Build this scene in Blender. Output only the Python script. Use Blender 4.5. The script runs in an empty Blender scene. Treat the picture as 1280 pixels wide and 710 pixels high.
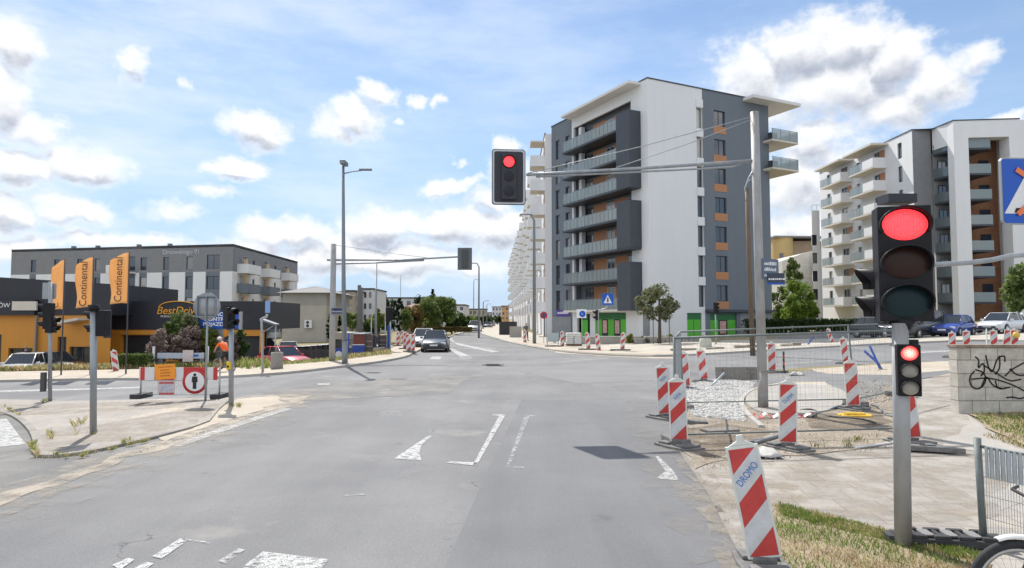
import bpy, bmesh, math, random
from mathutils import Vector, Matrix, noise as mnoise
R = math.radians
PI = math.pi
SC = bpy.context.scene
COL = SC.collection
rnd = random.Random(7)

# ------------------------------------------------------------------ camera
F, CX, CY, EYE, HOR = 834.0, 640.0, 355.0, 2.3, 398.0
PITCH = math.atan((HOR - CY) / F)
cam_d = bpy.data.cameras.new('camera')
cam_d.sensor_width = 36.0
cam_d.lens = 36.0 * F / 1280.0
cam_d.clip_start, cam_d.clip_end = 0.1, 20000
cam = bpy.data.objects.new('camera', cam_d)
cam.location = (0, 0, EYE)
cam.rotation_euler = (R(90) + PITCH, 0, 0)
COL.objects.link(cam)
SC.camera = cam

def ray(px, py):
    u, v = (px - CX) / F, (CY - py) / F
    return Vector((u, math.cos(PITCH) - v * math.sin(PITCH), math.sin(PITCH) + v * math.cos(PITCH)))

def azel(px, py):
    d = ray(px, py).normalized()
    return math.atan2(d.x, d.y), math.asin(d.z)

# ------------------------------------------------------------------ view, sun, sky
SC.view_settings.view_transform = 'Standard'
SC.view_settings.look = 'None'
SC.view_settings.gamma = 1.0
SC.view_settings.use_curve_mapping = False
SC.view_settings.exposure = 0.80
SUN_AZ = math.atan2(-0.37, 0.93)
SUN_EL = R(50)
sun_d = bpy.data.lights.new('sun', 'SUN')
sun_d.energy = 3.3
sun_d.angle = R(0.6)
sun_d.color = (1.0, 0.955, 0.89)
sun = bpy.data.objects.new('sun', sun_d)
_to = Vector((math.sin(SUN_AZ) * math.cos(SUN_EL), math.cos(SUN_AZ) * math.cos(SUN_EL), math.sin(SUN_EL)))
sun.rotation_euler = (-_to).to_track_quat('-Z', 'Y').to_euler()
sun.location = (-20, 50, 80)
COL.objects.link(sun)

world = bpy.data.worlds.new('World')
SC.world = world
world.use_nodes = True
WT = world.node_tree
WT.nodes.clear()
def wn(t, **kw):
    n = WT.nodes.new(t)
    for k, v in kw.items(): setattr(n, k, v)
    return n
def wl(a, b): WT.links.new(a, b)
def wmath(op, a, b=None, c=None, clamp=False):
    n = wn('ShaderNodeMath', operation=op); n.use_clamp = clamp
    for i, v in enumerate((a, b, c)):
        if v is None: continue
        if isinstance(v, (int, float)): n.inputs[i].default_value = v
        else: wl(v, n.inputs[i])
    return n.outputs[0]
def wvec(op, a, b=None):
    n = wn('ShaderNodeVectorMath', operation=op)
    for i, v in enumerate((a, b)):
        if v is None: continue
        if isinstance(v, tuple): n.inputs[i].default_value = v
        else: wl(v, n.inputs[i])
    return n.outputs[1] if op in ('LENGTH', 'DOT_PRODUCT') else n.outputs[0]
def wrange(x, a, b, c=0.0, d=1.0, mode='SMOOTHSTEP'):
    n = wn('ShaderNodeMapRange', interpolation_type=mode, clamp=True) if mode == 'LINEAR' else wn('ShaderNodeMapRange', interpolation_type=mode)
    wl(x, n.inputs[0])
    for i, v in enumerate((a, b, c, d)): n.inputs[i + 1].default_value = v
    return n.outputs[0]
def wmix(f, a, b):
    n = wn('ShaderNodeMix', data_type='RGBA')
    if isinstance(f, (int, float)): n.inputs[0].default_value = f
    else: wl(f, n.inputs[0])
    for k, v in ((6, a), (7, b)):
        if isinstance(v, tuple): n.inputs[k].default_value = v
        else: wl(v, n.inputs[k])
    return n.outputs[2]

# clouds, each: where it hangs in the sky (azimuth/elevation via sight line) and its half width/height
CLOUDS = [
 (940,95,62,48,1),(1000,60,70,42,1),(1060,55,70,42,1),(1120,70,60,42,1),(1165,105,60,52,1),(1040,110,110,50,1),(1205,72,44,22,.8),(1120,140,80,36,.9),(960,140,70,36,.8),
 (1010,180,70,30,.9),(1060,215,70,48,.9),(990,235,60,60,.95),(1010,290,80,40,.9),(1255,152,40,9,.8),(1180,150,50,12,.35),
 (20,60,55,40,1),(-10,115,60,50,1),(30,160,55,30,.9),(105,205,72,24,1),(25,215,60,26,1),(85,262,62,22,.95),(5,262,60,26,.9),(20,310,50,24,.9),(150,300,110,14,.8),(-60,40,60,60,.9),
 (160,80,26,20,.95),(242,105,13,9,.7),(325,163,58,25,1),(340,170,40,20,1),(295,213,44,16,1),(262,243,34,10,.7),(220,265,50,16,.8),
 (435,148,44,24,1),(472,120,30,16,1),(420,165,30,14,.9),(518,129,15,11,.9),(545,127,11,8,.85),(500,152,10,6,.6),
 (560,235,38,12,1),(590,230,20,9,.8),(628,215,24,26,1),(636,183,20,14,1),(615,250,34,20,.9),(578,200,10,8,.7),
 (360,292,70,24,1),(320,310,60,24,.9),(420,305,60,24,.9),(490,285,80,26,1),(560,282,80,26,1),(625,285,50,34,1),(470,325,200,26,1),(560,330,100,22,.9),(330,345,100,18,.8),
 (660,230,30,30,.8),(240,330,200,20,.75),
]
geo = wn('ShaderNodeTexCoord')
sep = wn('ShaderNodeSeparateXYZ'); wl(geo.outputs['Generated'], sep.inputs[0])
az = wmath('ARCTAN2', sep.outputs[0], sep.outputs[1])
el = wmath('ARCSINE', sep.outputs[2])
def ae(de):
    c = wn('ShaderNodeCombineXYZ'); wl(az, c.inputs[0])
    wl(wmath('ADD', el, de), c.inputs[1]); return c.outputs[0]
def fbm(vec, scale, detail, rough, sx=1.0, sy=1.0, off=(0, 0, 0)):
    v = wvec('ADD', wvec('MULTIPLY', vec, (sx, sy, 1.0)), off)
    n = wn('ShaderNodeTexNoise'); n.inputs['Scale'].default_value = scale
    n.inputs['Detail'].default_value = detail; n.inputs['Roughness'].default_value = rough
    wl(v, n.inputs['Vector']); return n.outputs['Fac']
def density(de, detail):
    p = ae(de)
    wob = fbm(p, 14, 4, .6); wob2 = fbm(p, 14, 4, .6, off=(9, 4, 2))
    c = wn('ShaderNodeCombineXYZ'); wl(wob, c.inputs[0]); wl(wob2, c.inputs[1])
    w = wvec('MULTIPLY', wvec('SUBTRACT', c.outputs[0], (.5, .5, 0)), (.09, .06, 0))
    pw = wvec('ADD', p, w)
    acc = None
    for (cx, cy, rx, ry, a) in CLOUDS:
        ca, ce = azel(cx, cy); cosr = math.cos(math.atan((cx - CX) / F))
        ra, re = rx / F * cosr * cosr, ry / F * cosr
        l = wvec('LENGTH', wvec('MULTIPLY', wvec('SUBTRACT', pw, (ca, ce, 0)), (1 / ra, 1 / re, 0)))
        b = wrange(l, 0.12, 1.62, a, 0.0)
        acc = b if acc is None else wmath('MAXIMUM', acc, b)
    # unseen broken cloud added at the sides and behind the viewer as fill light
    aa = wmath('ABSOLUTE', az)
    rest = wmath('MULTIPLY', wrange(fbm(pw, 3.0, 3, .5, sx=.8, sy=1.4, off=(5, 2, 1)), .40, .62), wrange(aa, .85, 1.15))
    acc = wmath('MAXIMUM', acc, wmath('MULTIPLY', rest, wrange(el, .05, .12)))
    n1 = fbm(p, 11, detail, .62, sy=1.5)
    n2 = fbm(p, 34, detail, .6, sy=1.4, off=(3, 1, 0))
    d = wmath('ADD', acc, wmath('MULTIPLY', wmath('SUBTRACT', n1, .5), 1.15))
    d = wmath('ADD', d, wmath('MULTIPLY', wmath('SUBTRACT', n2, .5), .85))
    return d, acc, n1
d0, a0_, n1_ = density(0.0, 9)
d1, a1_, _ = density(0.020, 2)
mask = wrange(d0, .20, .92)
# backlit cumulus: thick cores and lower halves go grey, thin rims and tops stay white
lower = wrange(wmath('ADD', wmath('SUBTRACT', a1_, a0_), wmath('MULTIPLY', wmath('SUBTRACT', n1_, .5), .50)), -.16, .30)
thick = wrange(wmath('ADD', a0_, wmath('MULTIPLY', wmath('SUBTRACT', n1_, .5), .9)), .28, .95)
dark = wmath('MULTIPLY', thick, wmath('ADD', wmath('MULTIPLY', lower, .85), .15))
p0 = ae(0.0)
ccol = wmix(wmath('MULTIPLY', dark, .95), (.69, .695, .70, 1), (.265, .295, .365, 1))
ccol = wvec('SCALE', ccol) if False else wmix(wrange(wmath('ABSOLUTE', az), 1.0, 2.2), ccol, (1.05, 1.05, 1.05, 1))  # added out-of-view clouds are brightened to lift the shaded faces
sky = wn('ShaderNodeTexSky', sky_type='NISHITA')
sky.sun_disc = False
sky.sun_elevation = SUN_EL
sky.sun_rotation = SUN_AZ
sky.air_density, sky.dust_density, sky.ozone_density = 1.0, 0.05, 2.5
SKY_STRENGTH = 0.085
skyc = wvec('MULTIPLY', sky.outputs[0], (1.0, 1.0, 1.0))
# thin high veil: streaky cirrus, denser on the sun's side of the sky
ci = wrange(fbm(p0, 4.2, 10, .62, sx=.8, sy=2.7, off=(1.3, .2, 0)), .34, .72)
side = wrange(az, -.75, .55, 1.0, .26, 'LINEAR')
veil = wmath('MULTIPLY', ci, side, None)
veil = wmath('ADD', wmath('MULTIPLY', veil, .62), wmath('MULTIPLY', side, .17))
# clouds are added in the sky's own radiance units (divided by the background strength)
k = .93 / SKY_STRENGTH
def sc(c): return (c[0] * k, c[1] * k, c[2] * k, 1)
low = wrange(el, .0, .42, .92, 0.0, 'LINEAR')
skyc = wmix(low, skyc, sc((.245, .365, .54)))
base = wmix(veil, skyc, sc((.58, .63, .70)))
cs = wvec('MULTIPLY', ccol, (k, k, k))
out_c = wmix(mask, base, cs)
bg = wn('ShaderNodeBackground'); bg.inputs[1].default_value = SKY_STRENGTH
wl(out_c, bg.inputs[0])
wo = wn('ShaderNodeOutputWorld'); wl(bg.outputs[0], wo.inputs[0])
SC.cycles.use_denoising = True
SC.cycles.max_bounces = 6
SC.cycles.transparent_max_bounces = 12
world.cycles.sampling_method = 'MANUAL'
world.cycles.sample_map_resolution = 512

# ------------------------------------------------------------------ terrain
KN = [(-50.0, -1.15), (-30.0, -0.75), (-15.0, -0.50), (-8.0, 0.0), (8.0, 0.0), (60.0, 2.34)]
def gz(x):
    if x <= KN[0][0]: return KN[0][1]
    for (a, za), (b, zb) in zip(KN, KN[1:]):
        if x <= b: return za + (zb - za) * (x - a) / (b - a)
    return KN[-1][1]
def G(px, py):
    d = ray(px, py); z = 0.0
    if d.z > -0.0015: d.z = -0.0015
    for _ in range(600):
        t = (z - EYE) / d.z
        z += (gz(t * d.x) - z) * .7
    t = (z - EYE) / d.z
    return Vector((t * d.x, t * d.y, gz(t * d.x)))
def AT(px, Y, py=None):
    d = ray(px, HOR if not py else py); t = Y / d.y
    return Vector((t * d.x, Y, EYE + t * d.z))
def X(px, Y): return (px - CX) / F * Y
def Z(py, Y): return AT(640, Y, py).z
# the yards left of the junction lie half a metre below the street
LOT = [(-11.6, 46.0), (-11.6, 72.0), (-95.0, 72.0), (-95.0, 41.5), (-45.0, 39.0), (-26.5, 37.4), (-16.0, 36.6), (-12.6, 38.2)]
LOT_D = 0.55
def in_lot(x, y):
    c = False; n = len(LOT)
    for i in range(n):
        p, q = LOT[i], LOT[i-1]
        if (p[1] > y) != (q[1] > y) and x < (q[0]-p[0])*(y-p[1])/(q[1]-p[1])+p[0]: c = not c
    return c
def at(px, Y):
    x = X(px, Y); return Vector((x, Y, gz(x) - (LOT_D if in_lot(x, Y) else 0)))

# ------------------------------------------------------------------ materials
MATS = {}
def nt(m): return m.node_tree
def mat(name, col, rough=.6, metal=0.0, var=0.0, scale=6.0, bump=0.0, col2=None, spec=.5, detail=5, coords='Object', stretch=(1, 1, 1), emit=None, alpha=None, trans=0):
    if name in MATS: return MATS[name]
    m = bpy.data.materials.new(name); m.use_nodes = True
    t = m.node_tree; b = t.nodes['Principled BSDF']
    b.inputs['Roughness'].default_value = rough; b.inputs['Metallic'].default_value = metal
    b.inputs['Specular IOR Level'].default_value = spec
    b.inputs['Base Color'].default_value = (*col, 1)
    if var > 0 or col2 is not None or bump > 0:
        tc = t.nodes.new('ShaderNodeTexCoord'); mp = t.nodes.new('ShaderNodeMapping')
        mp.inputs['Scale'].default_value = stretch
        t.links.new(tc.outputs[coords], mp.inputs[0])
        n = t.nodes.new('ShaderNodeTexNoise'); n.inputs['Scale'].default_value = scale
        n.inputs['Detail'].default_value = detail; n.inputs['Roughness'].default_value = .62
        t.links.new(mp.outputs[0], n.inputs['Vector'])
        c2 = col2 if col2 is not None else tuple(min(1, c * (1 + var)) for c in col)
        c1 = col if col2 is not None else tuple(c * (1 - var) for c in col)
        r = t.nodes.new('ShaderNodeValToRGB')
        r.color_ramp.elements[0].position = .34; r.color_ramp.elements[1].position = .68
        r.color_ramp.elements[0].color = (*c1, 1); r.color_ramp.elements[1].color = (*c2, 1)
        t.links.new(n.outputs['Fac'], r.inputs[0]); t.links.new(r.outputs[0], b.inputs['Base Color'])
        if bump > 0:
            bp = t.nodes.new('ShaderNodeBump'); bp.inputs['Strength'].default_value = bump; bp.inputs['Distance'].default_value = .02
            t.links.new(n.outputs['Fac'], bp.inputs['Height']); t.links.new(bp.outputs[0], b.inputs['Normal'])
    if emit is not None:
        b.inputs['Emission Color'].default_value = (*emit[:3], 1); b.inputs['Emission Strength'].default_value = emit[3]
    if alpha is not None: b.inputs['Alpha'].default_value = alpha
    if trans: b.inputs['Transmission Weight'].default_value = trans
    MATS[name] = m
    return m

def leaf_mat(name, c1, c2, scale=1.2, trans=.55):
    if name in MATS: return MATS[name]
    m = bpy.data.materials.new(name); m.use_nodes = True; t = m.node_tree; L = t.links.new; b = t.nodes['Principled BSDF']
    tc = t.nodes.new('ShaderNodeTexCoord'); n = t.nodes.new('ShaderNodeTexNoise'); n.inputs['Scale'].default_value = scale; n.inputs['Detail'].default_value = 5
    L(tc.outputs['Object'], n.inputs['Vector']); r = t.nodes.new('ShaderNodeValToRGB'); e = r.color_ramp.elements
    e[0].position, e[1].position = .36, .66; e[0].color, e[1].color = (*c1,1), (*c2,1); L(n.outputs['Fac'], r.inputs[0]); L(r.outputs[0], b.inputs['Base Color'])
    b.inputs['Roughness'].default_value = .6; b.inputs['Specular IOR Level'].default_value = .25
    tr = t.nodes.new('ShaderNodeBsdfTranslucent'); mx = t.nodes.new('ShaderNodeMixShader'); mx.inputs[0].default_value = trans
    L(r.outputs[0], tr.inputs['Color']); L(b.outputs[0], mx.inputs[1]); L(tr.outputs[0], mx.inputs[2]); L(mx.outputs[0], t.nodes['Material Output'].inputs['Surface'])
    MATS[name] = m; return m
# ------------------------------------------------------------------ mesh builder
class MB:
    def __init__(s): s.v, s.f, s.m, s.mi, s.sm, s.s = [], [], [], 0, [], False
    def add(s, vs, fs):
        o = len(s.v); s.v += [tuple(v) for v in vs]
        for f in fs:
            s.f.append([i + o for i in f]); s.m.append(s.mi); s.sm.append(s.s)
        return s
    def quad(s, *p): return s.add(p, [tuple(range(len(p)))])
    def box(s, x0, x1, y0, y1, z0, z1):
        return s.add([(x0,y0,z0),(x1,y0,z0),(x1,y1,z0),(x0,y1,z0),(x0,y0,z1),(x1,y0,z1),(x1,y1,z1),(x0,y1,z1)],
                     [(0,3,2,1),(4,5,6,7),(0,1,5,4),(1,2,6,5),(2,3,7,6),(3,0,4,7)])
    def cbox(s, c, d, rot=None):
        h = Vector(d) / 2; pts = [Vector((sx*h.x, sy*h.y, sz*h.z)) for sz in (-1,1) for sx,sy in ((-1,-1),(1,-1),(1,1),(-1,1))]
        if rot is not None: pts = [rot @ p for p in pts]
        return s.add([p + Vector(c) for p in pts], [(0,3,2,1),(4,5,6,7),(0,1,5,4),(1,2,6,5),(2,3,7,6),(3,0,4,7)])
    def prism(s, poly, a, b, axis='z'):
        n = len(poly)
        def P(p, h):
            if axis == 'z': return (p[0], p[1], h)
            if axis == 'y': return (p[0], h, p[1])
            return (h, p[0], p[1])
        vs = [P(p, a) for p in poly] + [P(p, b) for p in poly]
        fs = [tuple(range(n))[::-1], tuple(range(n, 2*n))] + [(i, (i+1) % n, n + (i+1) % n, n + i) for i in range(n)]
        return s.add(vs, fs)
    def cyl(s, p0, p1, r0, r1=None, n=12, cap=True, smooth=True):
        return s.tube([p0, p1], [r0, r0 if r1 is None else r1], n, cap, smooth)
    def tube(s, path, r, n=8, cap=True, smooth=True):
        path = [Vector(p) for p in path]; k = len(path)
        rr = r if isinstance(r, (list, tuple)) else [r] * k
        vs = []; ref = None
        for i, p in enumerate(path):
            d = (path[min(i+1, k-1)] - path[max(i-1, 0)]).normalized()
            if ref is None:
                ref = Vector((0,0,1)) if abs(d.z) < .9 else Vector((1,0,0))
            a = d.cross(ref).normalized(); b = d.cross(a).normalized(); ref = -b if False else ref
            for j in range(n):
                t = 2*PI*j/n; vs.append(p + (a*math.cos(t) + b*math.sin(t)) * rr[i])
        fs = [(i*n+j, i*n+(j+1)%n, (i+1)*n+(j+1)%n, (i+1)*n+j) for i in range(k-1) for j in range(n)]
        old = s.s; s.s = smooth; s.add(vs, fs); s.s = False
        if cap:
            s.add(vs[:n], [tuple(range(n))]); s.add(vs[-n:], [tuple(range(n))[::-1]])
        s.s = old; return s
    def lathe(s, prof, c=(0,0,0), n=20, axis='z', smooth=True, a0=0, a1=2*PI):
        c = Vector(c); full = abs(a1 - a0 - 2*PI) < 1e-6; m = n if full else n + 1
        vs = []
        for (r, h) in prof:
            for j in range(m):
                t = a0 + (a1-a0)*j/n; x, y = r*math.cos(t), r*math.sin(t)
                vs.append(c + (Vector((x,y,h)) if axis=='z' else Vector((x,h,y)) if axis=='y' else Vector((h,x,y))))
        fs = []
        for i in range(len(prof)-1):
            for j in range(n):
                j2 = (j+1) % m
                fs.append((i*m+j, i*m+j2, (i+1)*m+j2, (i+1)*m+j))
        old = s.s; s.s = smooth; s.add(vs, fs); s.s = old; return s
    def disc(s, c, r, n=24, axis='y', rx=None):
        c = Vector(c); rx = rx or r; vs = []
        for j in range(n):
            t = 2*PI*j/n; a, b = rx*math.cos(t), r*math.sin(t)
            vs.append(c + (Vector((a,b,0)) if axis=='z' else Vector((a,0,b)) if axis=='y' else Vector((0,a,b))))
        return s.add(vs, [tuple(range(n))])
    def ball(s, c, r, n=10, sq=(1,1,1)):
        c = Vector(c); vs = []; m = n // 2
        for i in range(m+1):
            p = PI*i/m
            for j in range(n):
                t = 2*PI*j/n
                vs.append(c + Vector((r*sq[0]*math.sin(p)*math.cos(t), r*sq[1]*math.sin(p)*math.sin(t), r*sq[2]*math.cos(p))))
        fs = [(i*n+j, (i+1)*n+j, (i+1)*n+(j+1)%n, i*n+(j+1)%n) for i in range(m) for j in range(n)]
        old = s.s; s.s = True; s.add(vs, fs); s.s = old; return s
    def mesh(s, name, mats, bevel=0, weld=True):
        me = bpy.data.meshes.new(name); me.from_pydata(s.v, [], s.f)
        for m in (mats if isinstance(mats, (list, tuple)) else [mats]): me.materials.append(m)
        me.polygons.foreach_set('material_index', s.m); me.polygons.foreach_set('use_smooth', s.sm)
        bm = bmesh.new(); bm.from_mesh(me)
        if weld: bmesh.ops.remove_doubles(bm, verts=bm.verts, dist=1e-5)
        bmesh.ops.recalc_face_normals(bm, faces=bm.faces)
        if bevel:
            es = [e for e in bm.edges if len(e.link_faces) == 2 and e.calc_face_angle(0) > R(40)]
            bmesh.ops.bevel(bm, geom=es, offset=bevel, segments=2, affect='EDGES', profile=.5, clamp_overlap=True)
        bm.to_mesh(me); bm.free(); me.update()
        return me
    def build(s, name, mats, parent=None, loc=(0,0,0), rz=0.0, bevel=0, weld=True):
        return link(name, s.mesh(name, mats, bevel, weld), parent, loc, rz)

def link(name, data, parent=None, loc=(0,0,0), rz=0.0):
    o = bpy.data.objects.new(name, data); COL.objects.link(o)
    o.location = loc; o.rotation_euler = (0,0,rz)
    if parent is not None: o.parent = parent
    return o
def tag(o, label=None, cat=None, group=None, kind=None):
    if label: o['label'] = label
    if cat: o['category'] = cat
    if group: o['group'] = group
    if kind: o['kind'] = kind
    return o
def thing(name, label, cat, loc=(0,0,0), rz=0.0, group=None):
    o = bpy.data.objects.new(name, None); COL.objects.link(o); o.empty_display_size = .2
    o.location = loc; o.rotation_euler = (0,0,rz); return tag(o, label, cat, group)
def kids(o): return [c for c in KIDS.get(o.name, [])]
def dup(root, loc, rz=0.0, label=None, group=None, scale=None):
    def cp(o, par):
        c = o.copy(); COL.objects.link(c)
        if par is not None: c.parent = par
        for ch in list(o.children): cp(ch, c)
        return c
    r = cp(root, None); r.location = loc; r.rotation_euler = (0,0,rz)
    if scale: r.scale = scale if isinstance(scale, tuple) else (scale,)*3
    if label: r['label'] = label
    if group: r['group'] = group
    return r
def face_to(p, q=(0,0)):   # rz that turns a thing's local -y towards point q
    return math.atan2(q[1]-p[1], q[0]-p[0]) + PI/2
def text(name, body, size, mat_, parent, loc, rot=(R(90),0,0), ext=.004, align='CENTER', sx=1.0, shear=0, bold=0):
    c = bpy.data.curves.new(name, 'FONT'); c.body = body; c.size = size; c.extrude = ext
    c.align_x = align; c.align_y = 'CENTER'; c.shear = shear; c.offset = bold
    c.materials.append(mat_)
    tmp = bpy.data.objects.new(name, c); COL.objects.link(tmp); bpy.context.view_layer.update()
    me = bpy.data.meshes.new_from_object(tmp.evaluated_get(bpy.context.evaluated_depsgraph_get()))
    bpy.data.objects.remove(tmp); bpy.data.curves.remove(c); me.name = name
    if not me.materials: me.materials.append(mat_)
    o = link(name, me, parent, loc); o.rotation_euler = rot; o.scale = (sx,1,1); return o
# flat layer lying on the terrain: polygon in world xy, cut where the ground changes slope
def sheet(name, poly, off, m, skirt=0.0, kind='structure', label=None, cat=None, hole=None):
    bm = bmesh.new()
    vs = [bm.verts.new((p[0], p[1], 0)) for p in poly]
    es = [bm.edges.new((vs[i], vs[(i+1) % len(vs)])) for i in range(len(vs))]
    if hole:
        hv = [bm.verts.new((p[0], p[1], 0)) for p in hole]; es += [bm.edges.new((hv[i], hv[(i+1) % len(hv)])) for i in range(len(hv))]
    bmesh.ops.triangle_fill(bm, use_beauty=True, use_dissolve=False, edges=es)
    for (kx, _) in KN:
        bmesh.ops.bisect_plane(bm, geom=bm.verts[:]+bm.edges[:]+bm.faces[:], plane_co=(kx,0,0), plane_no=(1,0,0), dist=1e-4)
    for f in bm.faces:
        if f.normal.z < 0: f.normal_flip()
    if skirt:
        be = [e for e in bm.edges if len(e.link_faces) == 1]
        r = bmesh.ops.extrude_edge_only(bm, edges=be)
        low = set(g for g in r['geom'] if isinstance(g, bmesh.types.BMVert))
    else: low = set()
    for v in bm.verts: v.co.z = gz(v.co.x) + off - (skirt if v in low else 0)
    if skirt: bmesh.ops.recalc_face_normals(bm, faces=bm.faces)
    me = bpy.data.meshes.new(name); bm.to_mesh(me); bm.free(); me.materials.append(m)
    o = link(name, me); return tag(o, label, cat, None, kind)
def gp(*pts): return [tuple(G(*p)[:2]) for p in pts]
def smooth_path(pts, it=2, closed=False):
    pts = [Vector(p[:2]) for p in pts]
    for _ in range(it):
        o = []
        n = len(pts)
        rng = range(n if closed else n-1)
        if not closed: o.append(pts[0])
        for i in rng:
            a, b = pts[i], pts[(i+1) % n]; o += [a*.75+b*.25, a*.25+b*.75]
        if not closed: o.append(pts[-1])
        pts = o
    return [tuple(p) for p in pts]
def jitter(poly, amp, step=.6, seed=1):
    out = []; n = len(poly)
    for i in range(n):
        a, b = Vector(poly[i][:2]), Vector(poly[(i+1) % n][:2]); k = max(1, min(40, int((b-a).length/step)))
        for j in range(k):
            p = a.lerp(b, j/k); q = Vector((p.x*1.3+seed*7.1, p.y*1.3, seed))
            out.append((p.x + mnoise.noise(q)*amp*2, p.y + mnoise.noise(q+Vector((31,7,3)))*amp*2))
    return out
def strip(path, w):  # ribbon polygon round a path
    path = [Vector(p[:2]) for p in path]; l, r = [], []
    for i, p in enumerate(path):
        d = (path[min(i+1,len(path)-1)] - path[max(i-1,0)]).normalized(); n = Vector((-d.y, d.x))
        l.append(tuple(p+n*w/2)); r.append(tuple(p-n*w/2))
    return l + r[::-1]
# ------------------------------------------------------------------ ground materials
def ground_mat(name, c1, c2, fine=(60, .25), big=.35, blotch=None, rough=.9, bump=.25, cracks=0.0, tracks=None, brick=None, speck=None, oil=0):
    if name in MATS: return MATS[name]
    m = bpy.data.materials.new(name); m.use_nodes = True; t = m.node_tree; b = t.nodes['Principled BSDF']
    L = t.links.new
    tc = t.nodes.new('ShaderNodeTexCoord')
    def noise(scale, detail=6, rough_=.6, stretch=None):
        n = t.nodes.new('ShaderNodeTexNoise'); n.inputs['Scale'].default_value = scale
        n.inputs['Detail'].default_value = detail; n.inputs['Roughness'].default_value = rough_
        if stretch:
            mp = t.nodes.new('ShaderNodeMapping'); mp.inputs['Scale'].default_value = stretch
            L(tc.outputs['Object'], mp.inputs[0]); L(mp.outputs[0], n.inputs['Vector'])
        else: L(tc.outputs['Object'], n.inputs['Vector'])
        return n.outputs['Fac']
    def ramp(x, a, b_, ca, cb):
        r = t.nodes.new('ShaderNodeValToRGB'); e = r.color_ramp.elements
        e[0].position, e[1].position = a, b_; e[0].color, e[1].color = (*ca, 1), (*cb, 1)
        L(x, r.inputs[0]); return r.outputs[0]
    def mix(f, a, b_, mode='MIX'):
        n = t.nodes.new('ShaderNodeMix'); n.data_type = 'RGBA'; n.blend_type = mode
        if isinstance(f, float): n.inputs[0].default_value = f
        else: L(f, n.inputs[0])
        for kk, v in ((6, a), (7, b_)):
            if isinstance(v, tuple): n.inputs[kk].default_value = (*v, 1)
            else: L(v, n.inputs[kk])
        return n.outputs[2]
    c = ramp(noise(big, 7), .35, .66, c1, c2)
    f = noise(fine[0], 3, .7)
    c = mix(1.0, c, ramp(f, .25, .75, (1-fine[1],)*3, (1+fine[1],)*3), 'MULTIPLY')
    if tracks:   # long polished streaks running along the street
        c = mix(1.0, c, ramp(noise(1.0, 5, .6, tracks), .35, .68, (.88,)*3, (1.10,)*3), 'MULTIPLY')
    if blotch:
        c = mix(ramp(noise(blotch[1], 6, .65), blotch[2], blotch[2]+.12, (0,)*3, (1,)*3), c, blotch[0])
    if speck:
        c = mix(ramp(noise(speck[1], 2, .5), speck[2], speck[2]+.06, (0,)*3, (1,)*3), c, speck[0])
    if oil:
        vo = t.nodes.new('ShaderNodeTexVoronoi'); vo.inputs['Scale'].default_value = .75; vo.inputs['Randomness'].default_value = 1
        L(tc.outputs['Object'], vo.inputs['Vector'])
        om = mix(1.0, ramp(vo.outputs['Distance'], .03, .16, (1,)*3, (0,)*3), ramp(noise(2.6, 6, .7), .46, .62, (0,)*3, (.55,)*3), 'MULTIPLY')
        c = mix(om, c, tuple(x*.55 for x in c1))
    h = f
    if cracks:
        v = t.nodes.new('ShaderNodeTexVoronoi'); v.feature = 'DISTANCE_TO_EDGE'; v.inputs['Scale'].default_value = .28
        wob = t.nodes.new('ShaderNodeTexNoise'); wob.inputs['Scale'].default_value = 1.6; wob.inputs['Detail'].default_value = 6
        L(tc.outputs['Object'], wob.inputs['Vector'])
        ad = t.nodes.new('ShaderNodeVectorMath'); ad.operation = 'ADD'
        scv = t.nodes.new('ShaderNodeVectorMath'); scv.operation = 'SCALE'; scv.inputs['Scale'].default_value = 1.6
        L(wob.outputs['Color'], scv.inputs[0]); L(tc.outputs['Object'], ad.inputs[0]); L(scv.outputs[0], ad.inputs[1])
        L(ad.outputs[0], v.inputs['Vector'])
        cr = ramp(v.outputs['Distance'], .0, .0045, (1,)*3, (0,)*3)
        gate = ramp(noise(.5, 3), .50, .60, (0,)*3, (cracks,)*3)
        cm = mix(1.0, cr, gate, 'MULTIPLY')
        c = mix(cm, c, tuple(x*.45 for x in c1))
    if brick:
        bt = t.nodes.new('ShaderNodeTexBrick'); mp = t.nodes.new('ShaderNodeMapping')
        mp.inputs['Rotation'].default_value = (0, 0, brick[3]); L(tc.outputs['Object'], mp.inputs[0]); L(mp.outputs[0], bt.inputs['Vector'])
        bt.inputs['Scale'].default_value = 1.0; bt.inputs['Brick Width'].default_value = brick[0]; bt.inputs['Row Height'].default_value = brick[1]
        bt.inputs['Mortar Size'].default_value = brick[2]; bt.inputs['Mortar Smooth'].default_value = .3
        bt.inputs['Color1'].default_value = (1.06,)*3 + (1,); bt.inputs['Color2'].default_value = (.90,)*3 + (1,); bt.inputs['Mortar'].default_value = (.62, .58, .54, 1)
        c = mix(1.0, c, bt.outputs['Color'], 'MULTIPLY')
    L(c, b.inputs['Base Color']); b.inputs['Roughness'].default_value = rough; b.inputs['Specular IOR Level'].default_value = .3
    bp = t.nodes.new('ShaderNodeBump'); bp.inputs['Strength'].default_value = bump; bp.inputs['Distance'].default_value = .01
    L(h, bp.inputs['Height']); L(bp.outputs[0], b.inputs['Normal'])
    MATS[name] = m; return m

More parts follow.
